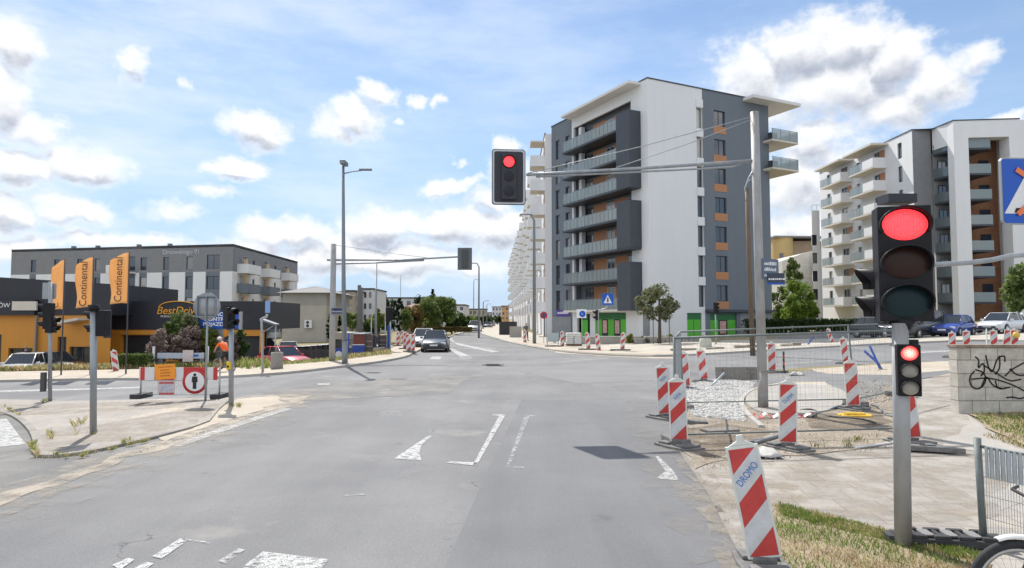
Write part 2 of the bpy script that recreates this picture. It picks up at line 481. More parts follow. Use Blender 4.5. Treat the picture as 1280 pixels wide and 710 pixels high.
ASPH = ground_mat('asphalt', (.160,.160,.163), (.222,.220,.217), (60,.24), .22, blotch=((.255,.245,.228), .5, .58), cracks=1.0, tracks=(.55,.05,1), oil=1)
ASPH_NEW = ground_mat('asphalt_fresh', (.150,.151,.157), (.186,.186,.189), (70,.20), .3, tracks=(.7,.06,1), bump=.15, oil=1)
ASPH_OLD = ground_mat('asphalt_side', (.150,.148,.145), (.225,.215,.20), (55,.30), .8, blotch=((.30,.265,.21), .9, .58), cracks=.6)
SAND = ground_mat('sand', (.38,.33,.265), (.47,.415,.34), (40,.22), .9, blotch=((.34,.27,.195), 1.4, .58), speck=((.30,.26,.21), 25, .66), bump=.5)
DIRT = ground_mat('dirt', (.215,.178,.138), (.335,.285,.225), (25,.35), 1.1, blotch=((.20,.17,.135), 2.4, .55), speck=((.48,.45,.40), 14, .64), bump=.9)
DIRT_D = ground_mat('dirt_dark', (.115,.09,.066), (.235,.19,.14), (22,.4), 1.6, blotch=((.38,.33,.26), 2.2, .60), bump=1.0)
PAVE = ground_mat('paving', (.30,.275,.245), (.375,.345,.31), (45,.18), .7, blotch=((.46,.41,.33), .6, .58), brick=(.5,.5,.008,.12))
PAVE_L = ground_mat('paving_small', (.31,.282,.255), (.37,.34,.305), (45,.18), .6, blotch=((.47,.41,.33), .5, .56), brick=(.2,.1,.006,.35))
PALE = ground_mat('pale_paving', (.40,.365,.31), (.48,.44,.38), (40,.14), .5, brick=(.4,.4,.008,0))
CONC = ground_mat('concrete', (.315,.295,.265), (.39,.365,.33), (30,.18), .8, blotch=((.32,.29,.25), 1.5, .6))
VERGE = ground_mat('verge', (.20,.165,.085), (.30,.245,.14), (20,.35), .25, blotch=((.105,.125,.04), .5, .52), bump=.8)
SOIL_GRASS = ground_mat('dry_lawn', (.25,.195,.125), (.36,.295,.205), (30,.40), 1.6, blotch=((.17,.185,.06), 1.7, .54), bump=1.0)
KERB = ground_mat('kerb_stone', (.36,.34,.31), (.45,.42,.385), (30,.22), 1.2)

def smear_mat(name, col, col2, thr, peak=.6):
    m = bpy.data.materials.new(name); m.use_nodes = True; t = m.node_tree; b = t.nodes['Principled BSDF']; L = t.links.new
    tc = t.nodes.new('ShaderNodeTexCoord'); n = t.nodes.new('ShaderNodeTexNoise'); n.inputs['Scale'].default_value = 1.7; n.inputs['Detail'].default_value = 9; n.inputs['Roughness'].default_value = .68
    L(tc.outputs['Object'], n.inputs['Vector']); r = t.nodes.new('ShaderNodeMapRange'); r.interpolation_type = 'SMOOTHSTEP'; L(n.outputs['Fac'], r.inputs[0])
    r.inputs[1].default_value = thr-.10; r.inputs[2].default_value = thr+.30; r.inputs[4].default_value = peak; L(r.outputs[0], b.inputs['Alpha'])
    n2 = t.nodes.new('ShaderNodeTexNoise'); n2.inputs['Scale'].default_value = 30; L(tc.outputs['Object'], n2.inputs['Vector'])
    mx = t.nodes.new('ShaderNodeMix'); mx.data_type = 'RGBA'; L(n2.outputs['Fac'], mx.inputs[0]); mx.inputs[6].default_value = (*col,1); mx.inputs[7].default_value = (*col2,1); L(mx.outputs[2], b.inputs['Base Color'])
    b.inputs['Roughness'].default_value = .9; MATS[name] = m; return m
DUSTY2 = smear_mat('edge_dust', (.27,.235,.19), (.37,.325,.265), .47, .85)
SMEAR = smear_mat('sand_smear', (.38,.33,.26), (.46,.40,.32), .44)
def paint_mat(name, col, wear):
    m = bpy.data.materials.new(name); m.use_nodes = True; t = m.node_tree; b = t.nodes['Principled BSDF']; L = t.links.new
    tc = t.nodes.new('ShaderNodeTexCoord')
    n = t.nodes.new('ShaderNodeTexNoise'); n.inputs['Scale'].default_value = 9; n.inputs['Detail'].default_value = 8; n.inputs['Roughness'].default_value = .7
    L(tc.outputs['Object'], n.inputs['Vector'])
    r = t.nodes.new('ShaderNodeMapRange'); r.interpolation_type = 'SMOOTHSTEP'; L(n.outputs['Fac'], r.inputs[0])
    r.inputs[1].default_value = wear-.10; r.inputs[2].default_value = wear+.16; r.inputs[3].default_value = 0; r.inputs[4].default_value = 1
    n3 = t.nodes.new('ShaderNodeTexNoise'); n3.inputs['Scale'].default_value = 90; n3.inputs['Detail'].default_value = 2; L(tc.outputs['Object'], n3.inputs['Vector'])
    g = t.nodes.new('ShaderNodeMapRange'); L(n3.outputs['Fac'], g.inputs[0]); g.inputs[1].default_value = .36; g.inputs[2].default_value = .52
    mu = t.nodes.new('ShaderNodeMath'); mu.operation = 'MULTIPLY'; L(r.outputs[0], mu.inputs[0]); L(g.outputs[0], mu.inputs[1]); L(mu.outputs[0], b.inputs['Alpha'])
    b.inputs['Base Color'].default_value = (*col,1); b.inputs['Roughness'].default_value = .75
    MATS[name] = m; return m
PAINT = paint_mat('road_paint', (.56,.56,.545), .41)
PAINT_OLD = paint_mat('road_paint_worn', (.50,.50,.49), .49)

# ------------------------------------------------------------------ ground, roads, pavements
sheet('ground', [(-4000,-60),(4000,-60),(4000,9000),(-4000,9000)], 0.0, VERGE, hole=LOT)
sheet('yard_ground', LOT, -LOT_D, ground_mat('yard', (.25,.23,.195), (.34,.31,.265), (30,.25), .5, blotch=((.19,.17,.11), .7, .56)))
for _i in range(len(LOT)):
    _p, _q = LOT[_i], LOT[(_i+1) % len(LOT)]
    _n = 12; _b = MB()
    _pts = [Vector(_p).lerp(Vector(_q), _k/_n) for _k in range(_n+1)]
    _c = Vector((-45, 55))
    for _k in range(_n):
        _a, _d = _pts[_k], _pts[_k+1]; _ai, _di = _a+(_c-_a).normalized()*.8, _d+(_c-_d).normalized()*.8
        _b.quad((_a.x,_a.y,gz(_a.x)),(_d.x,_d.y,gz(_d.x)),(_di.x,_di.y,gz(_di.x)-LOT_D-.02),(_ai.x,_ai.y,gz(_ai.x)-LOT_D-.02))
    tag(_b.build('grass_bank', VERGE), kind='structure')
LK = [(-500,486),(0,478),(150,474.5),(330,470.5),(400,463.5),(455,456.5),(497,449.5),(512,445),(526,438),(540,430.5),(562,421),(586,414),(598,408.5),(608,403.6)]
RK = [(621,403.6),(608,408.5),(600,413),(601,417),(612,421),(640,429.5),(690,439),(740,444),(800,446.5),(880,444),(980,437.5),(1100,431),(1280,424),(1700,412)]
NR = [(1700,446),(1280,449),(1180,451),(1000,459),(915,468),(878,478),(852,498),(838,528),(846,556),(888,620),(925,690),(955,760)]
LKw, RKw, NRw = smooth_path(gp(*LK), 2), smooth_path(gp(*RK), 2), smooth_path(gp(*NR), 2)
sheet('road', LKw + RKw + NRw + [(1.7,-18),(-30,-18),(-45,10)], .004, ASPH)
sheet('parking_lot', [(22,44.5),(80,38),(80,60),(22,60)], .004, ASPH_OLD)
# near right lane, resurfaced: its seam runs towards the camera
sheet('road', gp((652,500),(600,610),(552,720),(515,820))+[(1.5,1.0)]+gp((938,720),(880,612),(842,558),(836,520),(838,500)), .008, ASPH_NEW)
sheet('road_patch', jitter(gp((330,486),(470,474),(590,470),(560,492),(420,500),(352,500)), .25, .8, 3), .008, ASPH_OLD)
sheet('road_patch', jitter(gp((640,462),(760,452),(850,456),(845,474),(720,480)), .2, .8, 9), .008, ground_mat('asphalt_patch', (.185,.185,.185), (.225,.222,.218), (70,.2), .4))
# side cycle street at lower left
sheet('side_road', [tuple(G(-600,505)[:2])]+gp((0,512),(24,524),(44,540),(49,560),(44,574),(110,572),(150,563),(150,580),(60,608),(-200,690),(-900,800)), .008, ASPH_OLD)

# left corner island (paving, low kerb), sand spilling over the gutter
ISL = gp((-420,500),(-40,506),(6,513),(26,523),(42,538),(49,556),(46,570),(60,574),(110,568),(150,559),(198,548),(238,537),(262,528))
ISLt = gp((275,512),(290,499),(60,502),(-420,492))
sheet('pavement', smooth_path(ISL, 1) + ISLt, .050, PAVE_L, skirt=.06)
sheet('kerb', strip(smooth_path(gp((-420,502),(-40,508),(6,515),(26,525),(41.5,540),(47.5,556),(45,569),(60,573),(110,567),(150,558),(198,547),(238,536)), 2), .14), .056, ground_mat('kerb_worn', (.22,.205,.185), (.33,.30,.265), (30,.3), 2.0), skirt=.07)
sheet('sand', jitter(gp((186,553),(240,538),(275,511),(300,496),(345,494),(396,495),(370,506),(300,528),(220,556),(140,582),(60,611),(-30,650),(-150,690),(-160,640),(0,618),(90,592)), .13, .12, 2), .016, smear_mat('gutter_sand', (.36,.31,.25), (.45,.40,.33), .36, .92))
sheet('sand', jitter(gp((150,562),(250,542),(300,500),(345,490),(420,492),(385,508),(310,536),(230,566),(150,594),(70,624),(-30,668),(-170,712),(-170,630),(0,610)), .16, .15, 72), .0152, smear_mat('dust_fringe', (.33,.29,.235), (.42,.375,.31), .46, .7))
sheet('sand', jitter(gp((198,548),(240,534),(268,512),(300,499),(345,496),(355,503),(300,521),(240,540),(205,552)), .10, .15, 5), .018, SAND)
# left far pavement + sandy verge
L_pav = smooth_path(gp(*LK[:9]), 2)
sheet('pavement', L_pav + gp((533,427),(515,428),(497,434),(470,443),(420,451),(330,459.5),(150,464),(0,467),(-500,472)), .10, SAND, skirt=.12)
sheet('kerb', strip(smooth_path(gp(*LK[:8]), 2), .2), .112, KERB, skirt=.12)
sheet('kerb', strip(smooth_path(gp(*LK[9:]), 2), .2), .10, KERB, skirt=.12)
# right far corner
R_pav = RKw
sheet('pavement', R_pav + gp((1700,405.5),(1280,418.5),(1100,424),(900,427),(800,426),(700,421.5),(660,414),(640,408.5),(628,403.6)), .10, PALE, skirt=.12)
sheet('kerb', strip(RKw, .22), .112, KERB, skirt=.12)
sheet('sand', jitter(gp((640,429),(690,438.5),(745,443.5),(850,445.5),(850,441.5),(740,437),(690,432),(650,425)), .15, .8, 4), .118, SAND)
sheet('sand', jitter(gp((600,414),(605,419),(650,431),(700,441.5),(760,446),(850,448.5),(850,447),(740,442.5),(640,428),(603,414)), .12, .8, 8), .016, SAND)
# near right pavement and building site
NRp = smooth_path(gp(*NR[5:]), 1)
sheet('pavement', NRp + [(2.2,-18),(30,-18),(30,9)] + gp((1500,540),(1280,562),(1212,520),(1192,480),(1188,452),(1090,470),(940,482)), .012, PAVE)
sheet('kerb', strip(gp((842,552),(888,618),(925,688),(955,758)), .07), .0195, ground_mat('kerb_worn', (.22,.205,.185), (.33,.30,.265), (30,.3), 2.0))
sheet('sand', jitter(strip(gp((838,545),(888,618),(925,688),(955,758)), .42), .09, .12, 77), .0225, DUSTY2)
sheet('dirt', jitter(gp((838,512),(850,556),(876,588),(930,566),(1000,572),(1112,556),(1122,540),(1128,505),(1120,474),(1010,470),(925,470),(872,480)), .12, .4, 6), .024, DIRT)
sheet('sand', jitter(gp((846,600),(868,612),(886,622),(930,700),(960,740),(925,740),(895,660),(858,632),(838,622)), .10, .12, 12), .017, SMEAR)
sheet('sand', jitter(gp((790,498),(836,500),(846,600),(880,640),(910,710),(880,720),(835,640),(790,560)), .2, .2, 31), .0165, smear_mat('dust_smear', (.27,.255,.23), (.33,.31,.28), .46, .5))
sheet('sand', jitter(gp((-100,670),(0,640),(140,590),(300,534),(380,512),(430,505),(320,548),(150,612),(0,668)), .12, .2, 32), .0155, smear_mat('dust_smear_left', (.30,.275,.24), (.37,.34,.30), .52, .45))
sheet('sand', jitter(gp((870,572),(910,640),(975,642),(1040,652),(1000,610),(930,588)), .10, .12, 13), .018, SMEAR)
sheet('dirt', jitter(gp((862,536),(905,530),(960,540),(930,566),(880,576),(858,560)), .1, .2, 51), .027, DIRT_D)
sheet('dirt', jitter(gp((1005,520),(1090,512),(1116,530),(1060,540),(1010,536)), .1, .2, 52), .027, DIRT_D)
sheet('sand', jitter(gp((930,478),(1010,466),(1180,456),(1190,470),(1100,478),(1040,484),(980,484)), .1, .5, 14), .028, SAND)
sheet('road', jitter(gp((936,470),(1040,463),(1180,456),(1188,468),(1112,482),(1092,500),(1066,505),(1030,478),(980,478),(938,486)), .06, .4, 61), .0295, ASPH)
sheet('sand', jitter(gp((1010,462),(1185,452),(1190,463),(1120,470),(1030,468)), .1, .4, 62), .031, SAND)
# raised crossing pad by the gantry pole
pad = smooth_path(gp((928,500),(945,487),(985,482),(1040,484),(1062,494),(1052,512),(1000,521),(945,519)), 2, True)
sheet('concrete_pad', pad, .06, CONC, skirt=.05)
sheet('kerb', strip(smooth_path(gp((985,481),(944,486),(925,500),(930,516),(952,536)), 2), .12), .075, KERB, skirt=.07)
# footpath on to the crossing, along the wall
sheet('footpath', gp((1110,568),(1130,520),(1150,486),(1160,466),(1192,464),(1196,500),(1212,522),(1282,566),(1350,600),(1250,640)), .0145, CONC)
# lawn patches
sheet('lawn', jitter(gp((968,633),(1040,647),(1105,664),(1180,690),(1235,706),(1260,790),(970,790),(955,700)), .05, .25, 21), .030, SOIL_GRASS)
sheet('lawn', jitter(gp((1212,519),(1300,520),(1420,540),(1320,575),(1250,546)), .05, .3, 22), .040, SOIL_GRASS)
DUSTY = smear_mat('pavement_dust', (.29,.245,.19), (.39,.34,.275), .46, .75)
sheet('sand', jitter(gp((876,588),(930,566),(1110,560),(1200,556),(1290,580),(1215,650),(1100,655),(980,632),(900,640)), .15, .3, 41), .0195, DUSTY)
sheet('sand', jitter(gp((40,548),(200,520),(280,505),(250,530),(190,546),(60,570)), .1, .3, 42), .0535, DUSTY)
sheet('sand', jitter(gp((-60,506),(250,500),(230,512),(30,522),(-40,512)), .1, .3, 43), .053, DUSTY)
sheet('sand', jitter(gp((1130,470),(1195,462),(1200,505),(1215,530),(1170,560),(1125,540)), .1, .3, 44), .0175, DUSTY)
sheet('lawn', gp((640,411),(662,416),(700,423),(800,427),(900,428.5),(900,420),(760,414),(660,404.5)), .112, VERGE)
# ------------------------------------------------------------------ painted markings
def mark(pts, m=PAINT, off=.014, name='road_marking'): return sheet(name, gp(*pts), off, m)
mark([(310,705),(329,691),(410,701),(394,722),(290,726)])
mark([(190,697),(226,674),(236,676),(202,700)]); mark([(226,674),(262,679),(262,681),(228,676.5)], PAINT_OLD)
mark([(272,703),(299,687),(306,689),(282,706)], PAINT_OLD); mark([(140,708),(160,699),(168,701),(150,714)]); mark([(168,712),(183,704),(192,706),(176,718)])
mark([(493,574),(527,576.5),(524,568),(527,557),(540,546),(536,545.5),(521,555)])
mark([(558,579.5),(596,583),(598,579),(562,578)]); mark([(591,582),(596,582.5),(632,519),(616,518.5),(616,520),(624,520.5)])
mark([(632,586),(636,586),(662,521.5),(672,521),(671,520),(656,520)], PAINT_OLD); mark([(632,586),(655,586),(655,584.5),(633,584.5)], PAINT_OLD)
mark([(820,599),(848,601.5),(843,591),(823,571),(819,571),(832,590)])
mark([(206,557.5),(225,559),(300,533),(365,511.5),(352,511),(285,532)])
mark([(430,620),(456,618),(456,619.5),(432,621.2)], PAINT_OLD)
# far approach
mark([(560,436),(566,436),(590,446.5),(577,447)]); mark([(588,445),(590,449),(575,449),(572,446)], PAINT_OLD)
mark([(562,424),(564,422),(568,428),(586,432),(625,440),(615,440.5),(572,431.5)])
mark([(598,434.5),(612,434.5),(622,437),(609,437.3)], PAINT_OLD)
mark([(575,434.5),(600,436.5),(598,437.5),(574,435.5)], PAINT_OLD)
mark([(540,446),(552,446),(550,449.5),(537,449.5)]); mark([(565,448),(573,448),(572,449.5),(564,449.5)], PAINT_OLD)
mark([(566,419),(570,416.5),(584,412.4),(587,412.6),(574,416.8),(570,420)])
mark([(690,441),(716,444),(726,443.5),(700,440.5)], PAINT_OLD)
mark([(0,488.5),(110,486),(175,484),(175,485.4),(110,487.6),(0,490.5)]); mark([(-400,496),(-60,489.8),(-60,491.8),(-400,499)])
mark([(396,480),(412,479.6),(412,481.4),(398,481.6)])
mark([(-260,560),(-30,528),(8,524),(32,556),(-30,563),(-200,590)], PAINT, .016)
# right arm of the crossing
mark([(945,457),(1040,450.5),(1040,452),(945,459)], PAINT_OLD)
for a, b in ((936,1030),(940,1018)): pass
mark([(985,484),(1035,482),(1030,487),(985,488)], PAINT_OLD, .066); mark([(975,494),(1030,493),(1022,500),(985,499)], PAINT_OLD, .066)
mark([(1150,440),(1260,434.5),(1260,436),(1150,441.6)])
mark([(700,452),(760,447.8),(764,448.6),(704,453)], PAINT_OLD)
# manhole covers
IRON = mat('cast_iron', (.10,.09,.085), .6, .6, .3, 30)
def manhole(px, py, r, label):
    p = G(px, py); o = MB().lathe([(0,.012),(r*.78,.012),(r*.82,.006),(r*.86,.014),(r,.014),(r,.0)], (0,0,0), 28)
    for i in range(-3,4):
        o.box(-r*.6, r*.6, i*r*.18-.012, i*r*.18+.012, .012, .017)
    tag(o.build('manhole_cover', IRON, None, (p.x, p.y, p.z+.006)), label, 'manhole cover')
manhole(616, 456, .55, 'round iron manhole cover in the middle of the junction')
manhole(466, 466, .35, 'small iron manhole cover beside the far left kerb')
# ------------------------------------------------------------------ building kit
WHITE_R = mat('white_render', (.725,.725,.73), .85, 0, 0, .7, .06, (.765,.765,.77), stretch=(1.3,1.3,.22), detail=8)
GREY_R = mat('slate_render', (.148,.170,.200), .8, 0, 0, .7, .06, (.163,.186,.218), stretch=(1.3,1.3,.25), detail=8)
GREY_W = mat('warm_grey_render', (.225,.228,.24), .85, 0, .06, 1.2)
DARK_P = mat('anthracite_panel', (.052,.060,.074), .55, 0, .10, 2.0)
CREAM = mat('cream_soffit', (.62,.57,.49), .85, 0, .05, 2)
ORANGE_W = mat('orange_wood', (.37,.16,.07), .55, 0, 0, 3, 0, (.50,.235,.105), stretch=(1,1,12))
BRICK_O = mat('orange_brick', (.32,.155,.085), .8, 0, .15, 3)
FRAME_D = mat('dark_frame', (.045,.045,.05), .45)
FRAME_W = mat('white_frame', (.72,.72,.72), .5)
BASE_G = mat('plinth_grey', (.24,.245,.26), .75, 0, .10, 2)
ROOF_D = mat('dark_roof', (.06,.06,.065), .7, 0, .1, 3)
STEEL = mat('galvanised', (.40,.42,.44), .48, .55, .12, 12)
STEEL_D = mat('grey_steel', (.22,.24,.26), .5, .4, .12, 12)
def glass_mat(name, base, rough=.06, curtain=(.55,.53,.48), amount=.35, metal=0.0):
    m = bpy.data.materials.new(name); m.use_nodes = True; t = m.node_tree; b = t.nodes['Principled BSDF']; L = t.links.new
    oi = t.nodes.new('ShaderNodeObjectInfo'); r = t.nodes.new('ShaderNodeValToRGB')
    r.color_ramp.interpolation = 'CONSTANT'; e = r.color_ramp.elements
    e[0].color = (*base, 1); e[1].position = 1-amount; e[1].color = (*[a*.45+c*.3 for a, c in zip(base, curtain)], 1)
    x = e.new(1-amount*.45); x.color = (*[c*.7 for c in curtain], 1)
    L(oi.outputs['Random'], r.inputs[0]); L(r.outputs[0], b.inputs['Base Color'])
    b.inputs['Roughness'].default_value = rough; b.inputs['Specular IOR Level'].default_value = .9; b.inputs['IOR'].default_value = 1.6; b.inputs['Metallic'].default_value = metal
    MATS[name] = m; return m
PANE = glass_mat('window_pane', (.035,.042,.055))
PANE_B = glass_mat('window_pane_blue', (.03,.045,.075), amount=.25)
SHOPG = mat('shop_glass', (.03,.035,.04), .08, spec=.9)
def clear_glass(name, tint, alpha, rough=.08):
    m = bpy.data.materials.new(name); m.use_nodes = True; t = m.node_tree; b = t.nodes['Principled BSDF']
    b.inputs['Base Color'].default_value = (*tint, 1); b.inputs['Roughness'].default_value = rough; b.inputs['Alpha'].default_value = alpha; b.inputs['Specular IOR Level'].default_value = .8
    MATS[name] = m; return m
RAILG = clear_glass('balcony_glass', (.30,.36,.365), .62)
RAILG_D = clear_glass('loggia_glass', (.13,.165,.18), .80)
CARG = mat('car_glass', (.02,.024,.028), .05, spec=.9)

WCACHE = {}
def window(parent, w, h, loc, rz, frame=None, pane=None, mull=1, depth=.10, sill=False, tw=.06):
    frame = frame or FRAME_D; pane = pane or PANE
    key = (round(w,2), round(h,2), frame.name, pane.name, mull, sill, tw)
    if key not in WCACHE:
        b = MB(); t = tw
        b.box(-w/2, w/2, 0, .08, 0, t); b.box(-w/2, w/2, 0, .08, h-t, h)
        b.box(-w/2, -w/2+t, 0, .08, t, h-t); b.box(w/2-t, w/2, 0, .08, t, h-t)
        for i in range(1, mull+1):
            x = -w/2 + w*i/(mull+1); b.box(x-t*.45, x+t*.45, .004, .076, t, h-t)
        if sill: b.box(-w/2-.05, w/2+.05, -.16, .0, -.05, -.003)
        p = MB().box(-w/2+t, w/2-t, .035, .05, t, h-t)
        WCACHE[key] = (b.mesh('window', frame), p.mesh('pane', pane))
    fm, pm = WCACHE[key]
    c, s_ = math.cos(rz), math.sin(rz)
    o = link('window', fm, parent, (loc[0]-depth*s_, loc[1]+depth*c, loc[2]), rz)
    link('pane', pm, o)
    return o

def wall(parent, m, o, rz, W, H, holes=(), reveal=.18, name='wall', reveal_mat=None, z0=0.0):
    """facade sheet in the plane through o (left-bottom corner seen from outside), with real openings and reveals"""
    xs = sorted(set([0, W] + [h[0] for h in holes] + [h[0]+h[2] for h in holes])); zs = sorted(set([z0, H] + [h[1] for h in holes] + [h[1]+h[3] for h in holes]))
    xs = [x for x in xs if -1e-6 <= x <= W+1e-6]; zs = [z for z in zs if z0-1e-6 <= z <= H+1e-6]
    b = MB()
    def inside(x, z): return any(h[0] < x < h[0]+h[2] and h[1] < z < h[1]+h[3] for h in holes)
    for i in range(len(xs)-1):
        for j in range(len(zs)-1):
            x0, x1, a, c = xs[i], xs[i+1], zs[j], zs[j+1]
            if not inside((x0+x1)/2, (a+c)/2): b.quad((x0,0,a),(x1,0,a),(x1,0,c),(x0,0,c))
    b.mi = 1 if reveal_mat else 0
    for (x, z, w, h) in [h[:4] for h in holes]:
        d = reveal
        b.quad((x,0,z),(x,d,z),(x,d,z+h),(x,0,z+h)); b.quad((x+w,0,z),(x+w,0,z+h),(x+w,d,z+h),(x+w,d,z))
        b.quad((x,0,z),(x+w,0,z),(x+w,d,z),(x,d,z)); b.quad((x,0,z+h),(x,d,z+h),(x+w,d,z+h),(x+w,0,z+h))
    return b.build(name, [m, reveal_mat] if reveal_mat else m, parent, o, rz)
def place(o, rz, x, y, z):  # wall-local -> building-local
    c, s = math.cos(rz), math.sin(rz); return (o[0]+x*c-y*s, o[1]+x*s+y*c, o[2]+z)
def windowed(parent, m, o, rz, W, H, holes, pane=None, frame=None, reveal=.18, z0=0.0, **kw):
    wall(parent, m, o, rz, W, H, holes, reveal, z0=z0)
    for h in holes:
        mu = h[4] if len(h) > 4 else 1
        window(parent, h[2], h[3], place(o, rz, h[0]+h[2]/2, 0, h[1]), rz, frame, pane, mu, depth=reveal-.06, **kw)

# ------------------------------------------------------------------ the tall corner block
def main_block():
    u = math.atan2(.447, .8945)
    b = thing('apartment_block', 'eight storey slate and white apartment block with a green shop at its foot', 'building', (13.2, 64, 0), u)
    H, W, D = 25.7, 16.3, 18.7
    fl = [3.2 + 3.02*i for i in range(7)]
    # white face (looks at the street corner), local y = 0
    wh = [(6.15, f+.25, .79, 2.15, 0) for f in fl]
    shop_w = [(4.6, .35, 1.9, 2.5, 1)]
    windowed(b, WHITE_R, (0,0,0), 0, 6.94, H, wh + shop_w, PANE, reveal=.30)
    gw = [(8.5, f+.85, 1.55, 1.62, 1) for f in fl]
    gs = [(7.6, .3, 3.6, 2.5, 3)]
    o = (6.94, 0, 0)
    windowed(b, GREY_R, o, 0, W-6.94, H, [(x-6.94, z, w, h, n) for x, z, w, h, n in gw+gs], PANE, reveal=.22)
    for f in fl: MB().box(8.4, 10.15, -.03, .10, f+.05, f+.82).build('spandrel_panel', ORANGE_W, b)
    for f in fl: MB().box(6.1, 6.94, -.14, -.002, f+2.42, f+3.25).build('spandrel_panel', WHITE_R, b)
    # left face (looks down the side street), local x = 0; wall-local x runs from y=D to y=0
    rz = -PI/2
    lo = (0, D, 0)
    hol = []
    for f in fl:
        hol += [(.95, f+.1, .95, 2.3, 0), (3.25, f+.1, .95, 2.3, 0)]
    loggia = [(D-13.6, fl[0]+.02, 10.6, fl[-1]+2.75-fl[0])]
    wall(b, GREY_R, lo, rz, D-14.0, H, hol, .22)
    for h in hol: window(b, h[2], h[3], place(lo, rz, h[0]+h[2]/2, 0, h[1]), rz, depth=.15, mull=0)
    # white surround of the balcony bays
    wall(b, WHITE_R, place(lo, rz, D-14.0, 0, 0), rz, 14.0, H, [(.4, fl[0]+.02, 10.9, fl[-1]+2.95-fl[0]), (1.0,.3,2.6,2.5), (4.6,.3,5.6,2.6)], .25)
    # shop fronts in the ground floor
    GREEN = mat('shop_green', (.09,.46,.03), .5); GREEN_D = mat('shop_green_dark', (.02,.15,.045), .5)
    POST = mat('poster', (.62,.52,.46), .5, 0, 0, 5, 0, (.55,.16,.14)); PURP = mat('sign_purple', (.085,.045,.27), .5); LETT = mat('sign_letter', (.75,.75,.75), .5)
    def shopfront(x, w, h, posters, rz_, o_, z=.3, green=True):
        p = place(o_, rz_, x+w/2, 0.14, z)
        f = link('shop_window', MB().box(-w/2, w/2, .0, .06, 0, h).mesh('shop_window', GREEN_D), b, p, rz_)
        n = max(1, round(w/1.2))
        for i in range(n):
            xa = -w/2 + w*i/n + .05; xb = -w/2 + w*(i+1)/n - .05
            link('pane', MB().box(xa, xb, -.012, -.002, .08, h*.74).mesh('pane', GREEN if i % 2 == 0 or not posters else SHOPG), f)
            if posters and i % 2: link('poster', MB().box(xa+.12, xb-.12, -.03, -.016, .45, h*.70).mesh('poster', POST), f)
        return f
    wo = place(lo, rz, D-14.0, 0, 0)
    shopfront(4.62, 5.56, 2.56, True, rz, wo); shopfront(1.6, 1.4, 2.46, False, rz, wo)
    shopfront(4.62, 1.86, 2.46, False, 0, (0,0,0), .36); 
    f = shopfront(7.62, 3.56, 2.46, True, 0, (0,0,0), .31)
    MB().box(-.06, -.003, 14.5, 17.6, 2.55, 3.3).build('shop_sign', PURP, b)
    st = [c for c in b.children if c.name.startswith('shop_sign')][0]
    bb = MB(); rr = random.Random(3); y = 17.3
    while y > 14.9:
        w = rr.uniform(.1,.22); bb.box(-.075, -.062, y-w, y, 2.83, 2.83+rr.choice((.18,.26,.2))); y -= w+.06
    bb.build('sign_letters', LETT, st)
    MB().box(-.05, -.003, 14.3, 18.6, .0, 2.5).build('plinth', BASE_G, b); MB().box(-.05,-.003,.0,1.0,0,3.0).build('plinth', BASE_G, b)
    MB().box(11.6, 16.2, -.05, -.003, .0, 2.9).build('plinth', BASE_G, b); MB().box(7.0,16.3,-.45,-.003,2.95,3.2).build('canopy', DARK_P, b)
    # loggia interior
    lg = MB(); y0, y1 = 2.8, 13.6
    lg.quad((.9,y0,fl[0]),(.9,y1,fl[0]),(.9,y1,H-.9),(.9,y0,H-.9))
    lg.quad((.25,y0,fl[0]),(.9,y0,fl[0]),(.9,y0,H-.9),(.25,y0,H-.9)); lg.quad((.25,y1,fl[0]),(.9,y1,fl[0]),(.9,y1,H-.9),(.25,y1,H-.9))
    lg.build('loggia_wall', GREY_R, b)
    for i, f in enumerate(fl):
        sl = MB().box(-1.35, .88, 1.15, 13.9, f-.22, f)
        s = sl.build('balcony', DARK_P if i else CREAM, b)
        fr = MB()
        for k in range(15): fr.box(-1.362, -1.30, 3.35+k*.74-(.01 if k%2==0 else 0), 3.385+k*.74, f-.1, f+1.1)
        fr.box(-1.33, -1.27, 3.3, 13.85, f+1.1, f+1.15)
        rl = fr.build('railing', STEEL_D, s)
        gl = MB()
        for k in range(7): gl.box(-1.345, -1.335, 3.41+k*1.48, 4.81+k*1.48, f-.12, f+1.08)
        gl.box(-1.3, -.05, 13.86, 13.87, f-.05, f+1.08)
        gl.build('glass_panel', RAILG, s)
        # flat: wooden cladding, balcony doors and a white post
        MB().box(.80, .897, 4.5, 6.75, f+.01, f+2.6).build('timber_cladding', ORANGE_W, b)
        MB().box(.80, .897, 8.2, 10.75, f+.01, f+2.6).build('timber_cladding', ORANGE_W, b)
        for yy, ww, fm in ((7.45,1.5,FRAME_W),(3.75,1.4,FRAME_W),(11.6,1.7,FRAME_D)):
            window(b, ww, 2.4, (.79, yy, f+.02), rz, fm, None, 1, depth=0)
        if i: MB().box(.15, .65, 12.2, 12.75, f, f+2.78).build('post', WHITE_R, b)
    for z0, z1 in ((3.05, 7.8), (9.2, 13.85), (15.1, 22.75)):
        MB().box(-1.42, .0-.003, 1.1, 3.28, z0, z1).build('balcony_screen', DARK_P, b)
    MB().prism([(-1.45,1.05),(2,1.05),(2,14.05),(-1.45,14.05)], H-.32, H-.06).build('roof_overhang', mat('soffit_white', (.70,.69,.67), .8), b)
    # right end: wrap-round balconies and the eave
    ev = MB().prism([(12.6,-1.5),(19.6,-1.5),(19.6,4),(12.6,4)], H-.4, H-.08); ev.build('roof_overhang', MATS['soffit_white'], b)
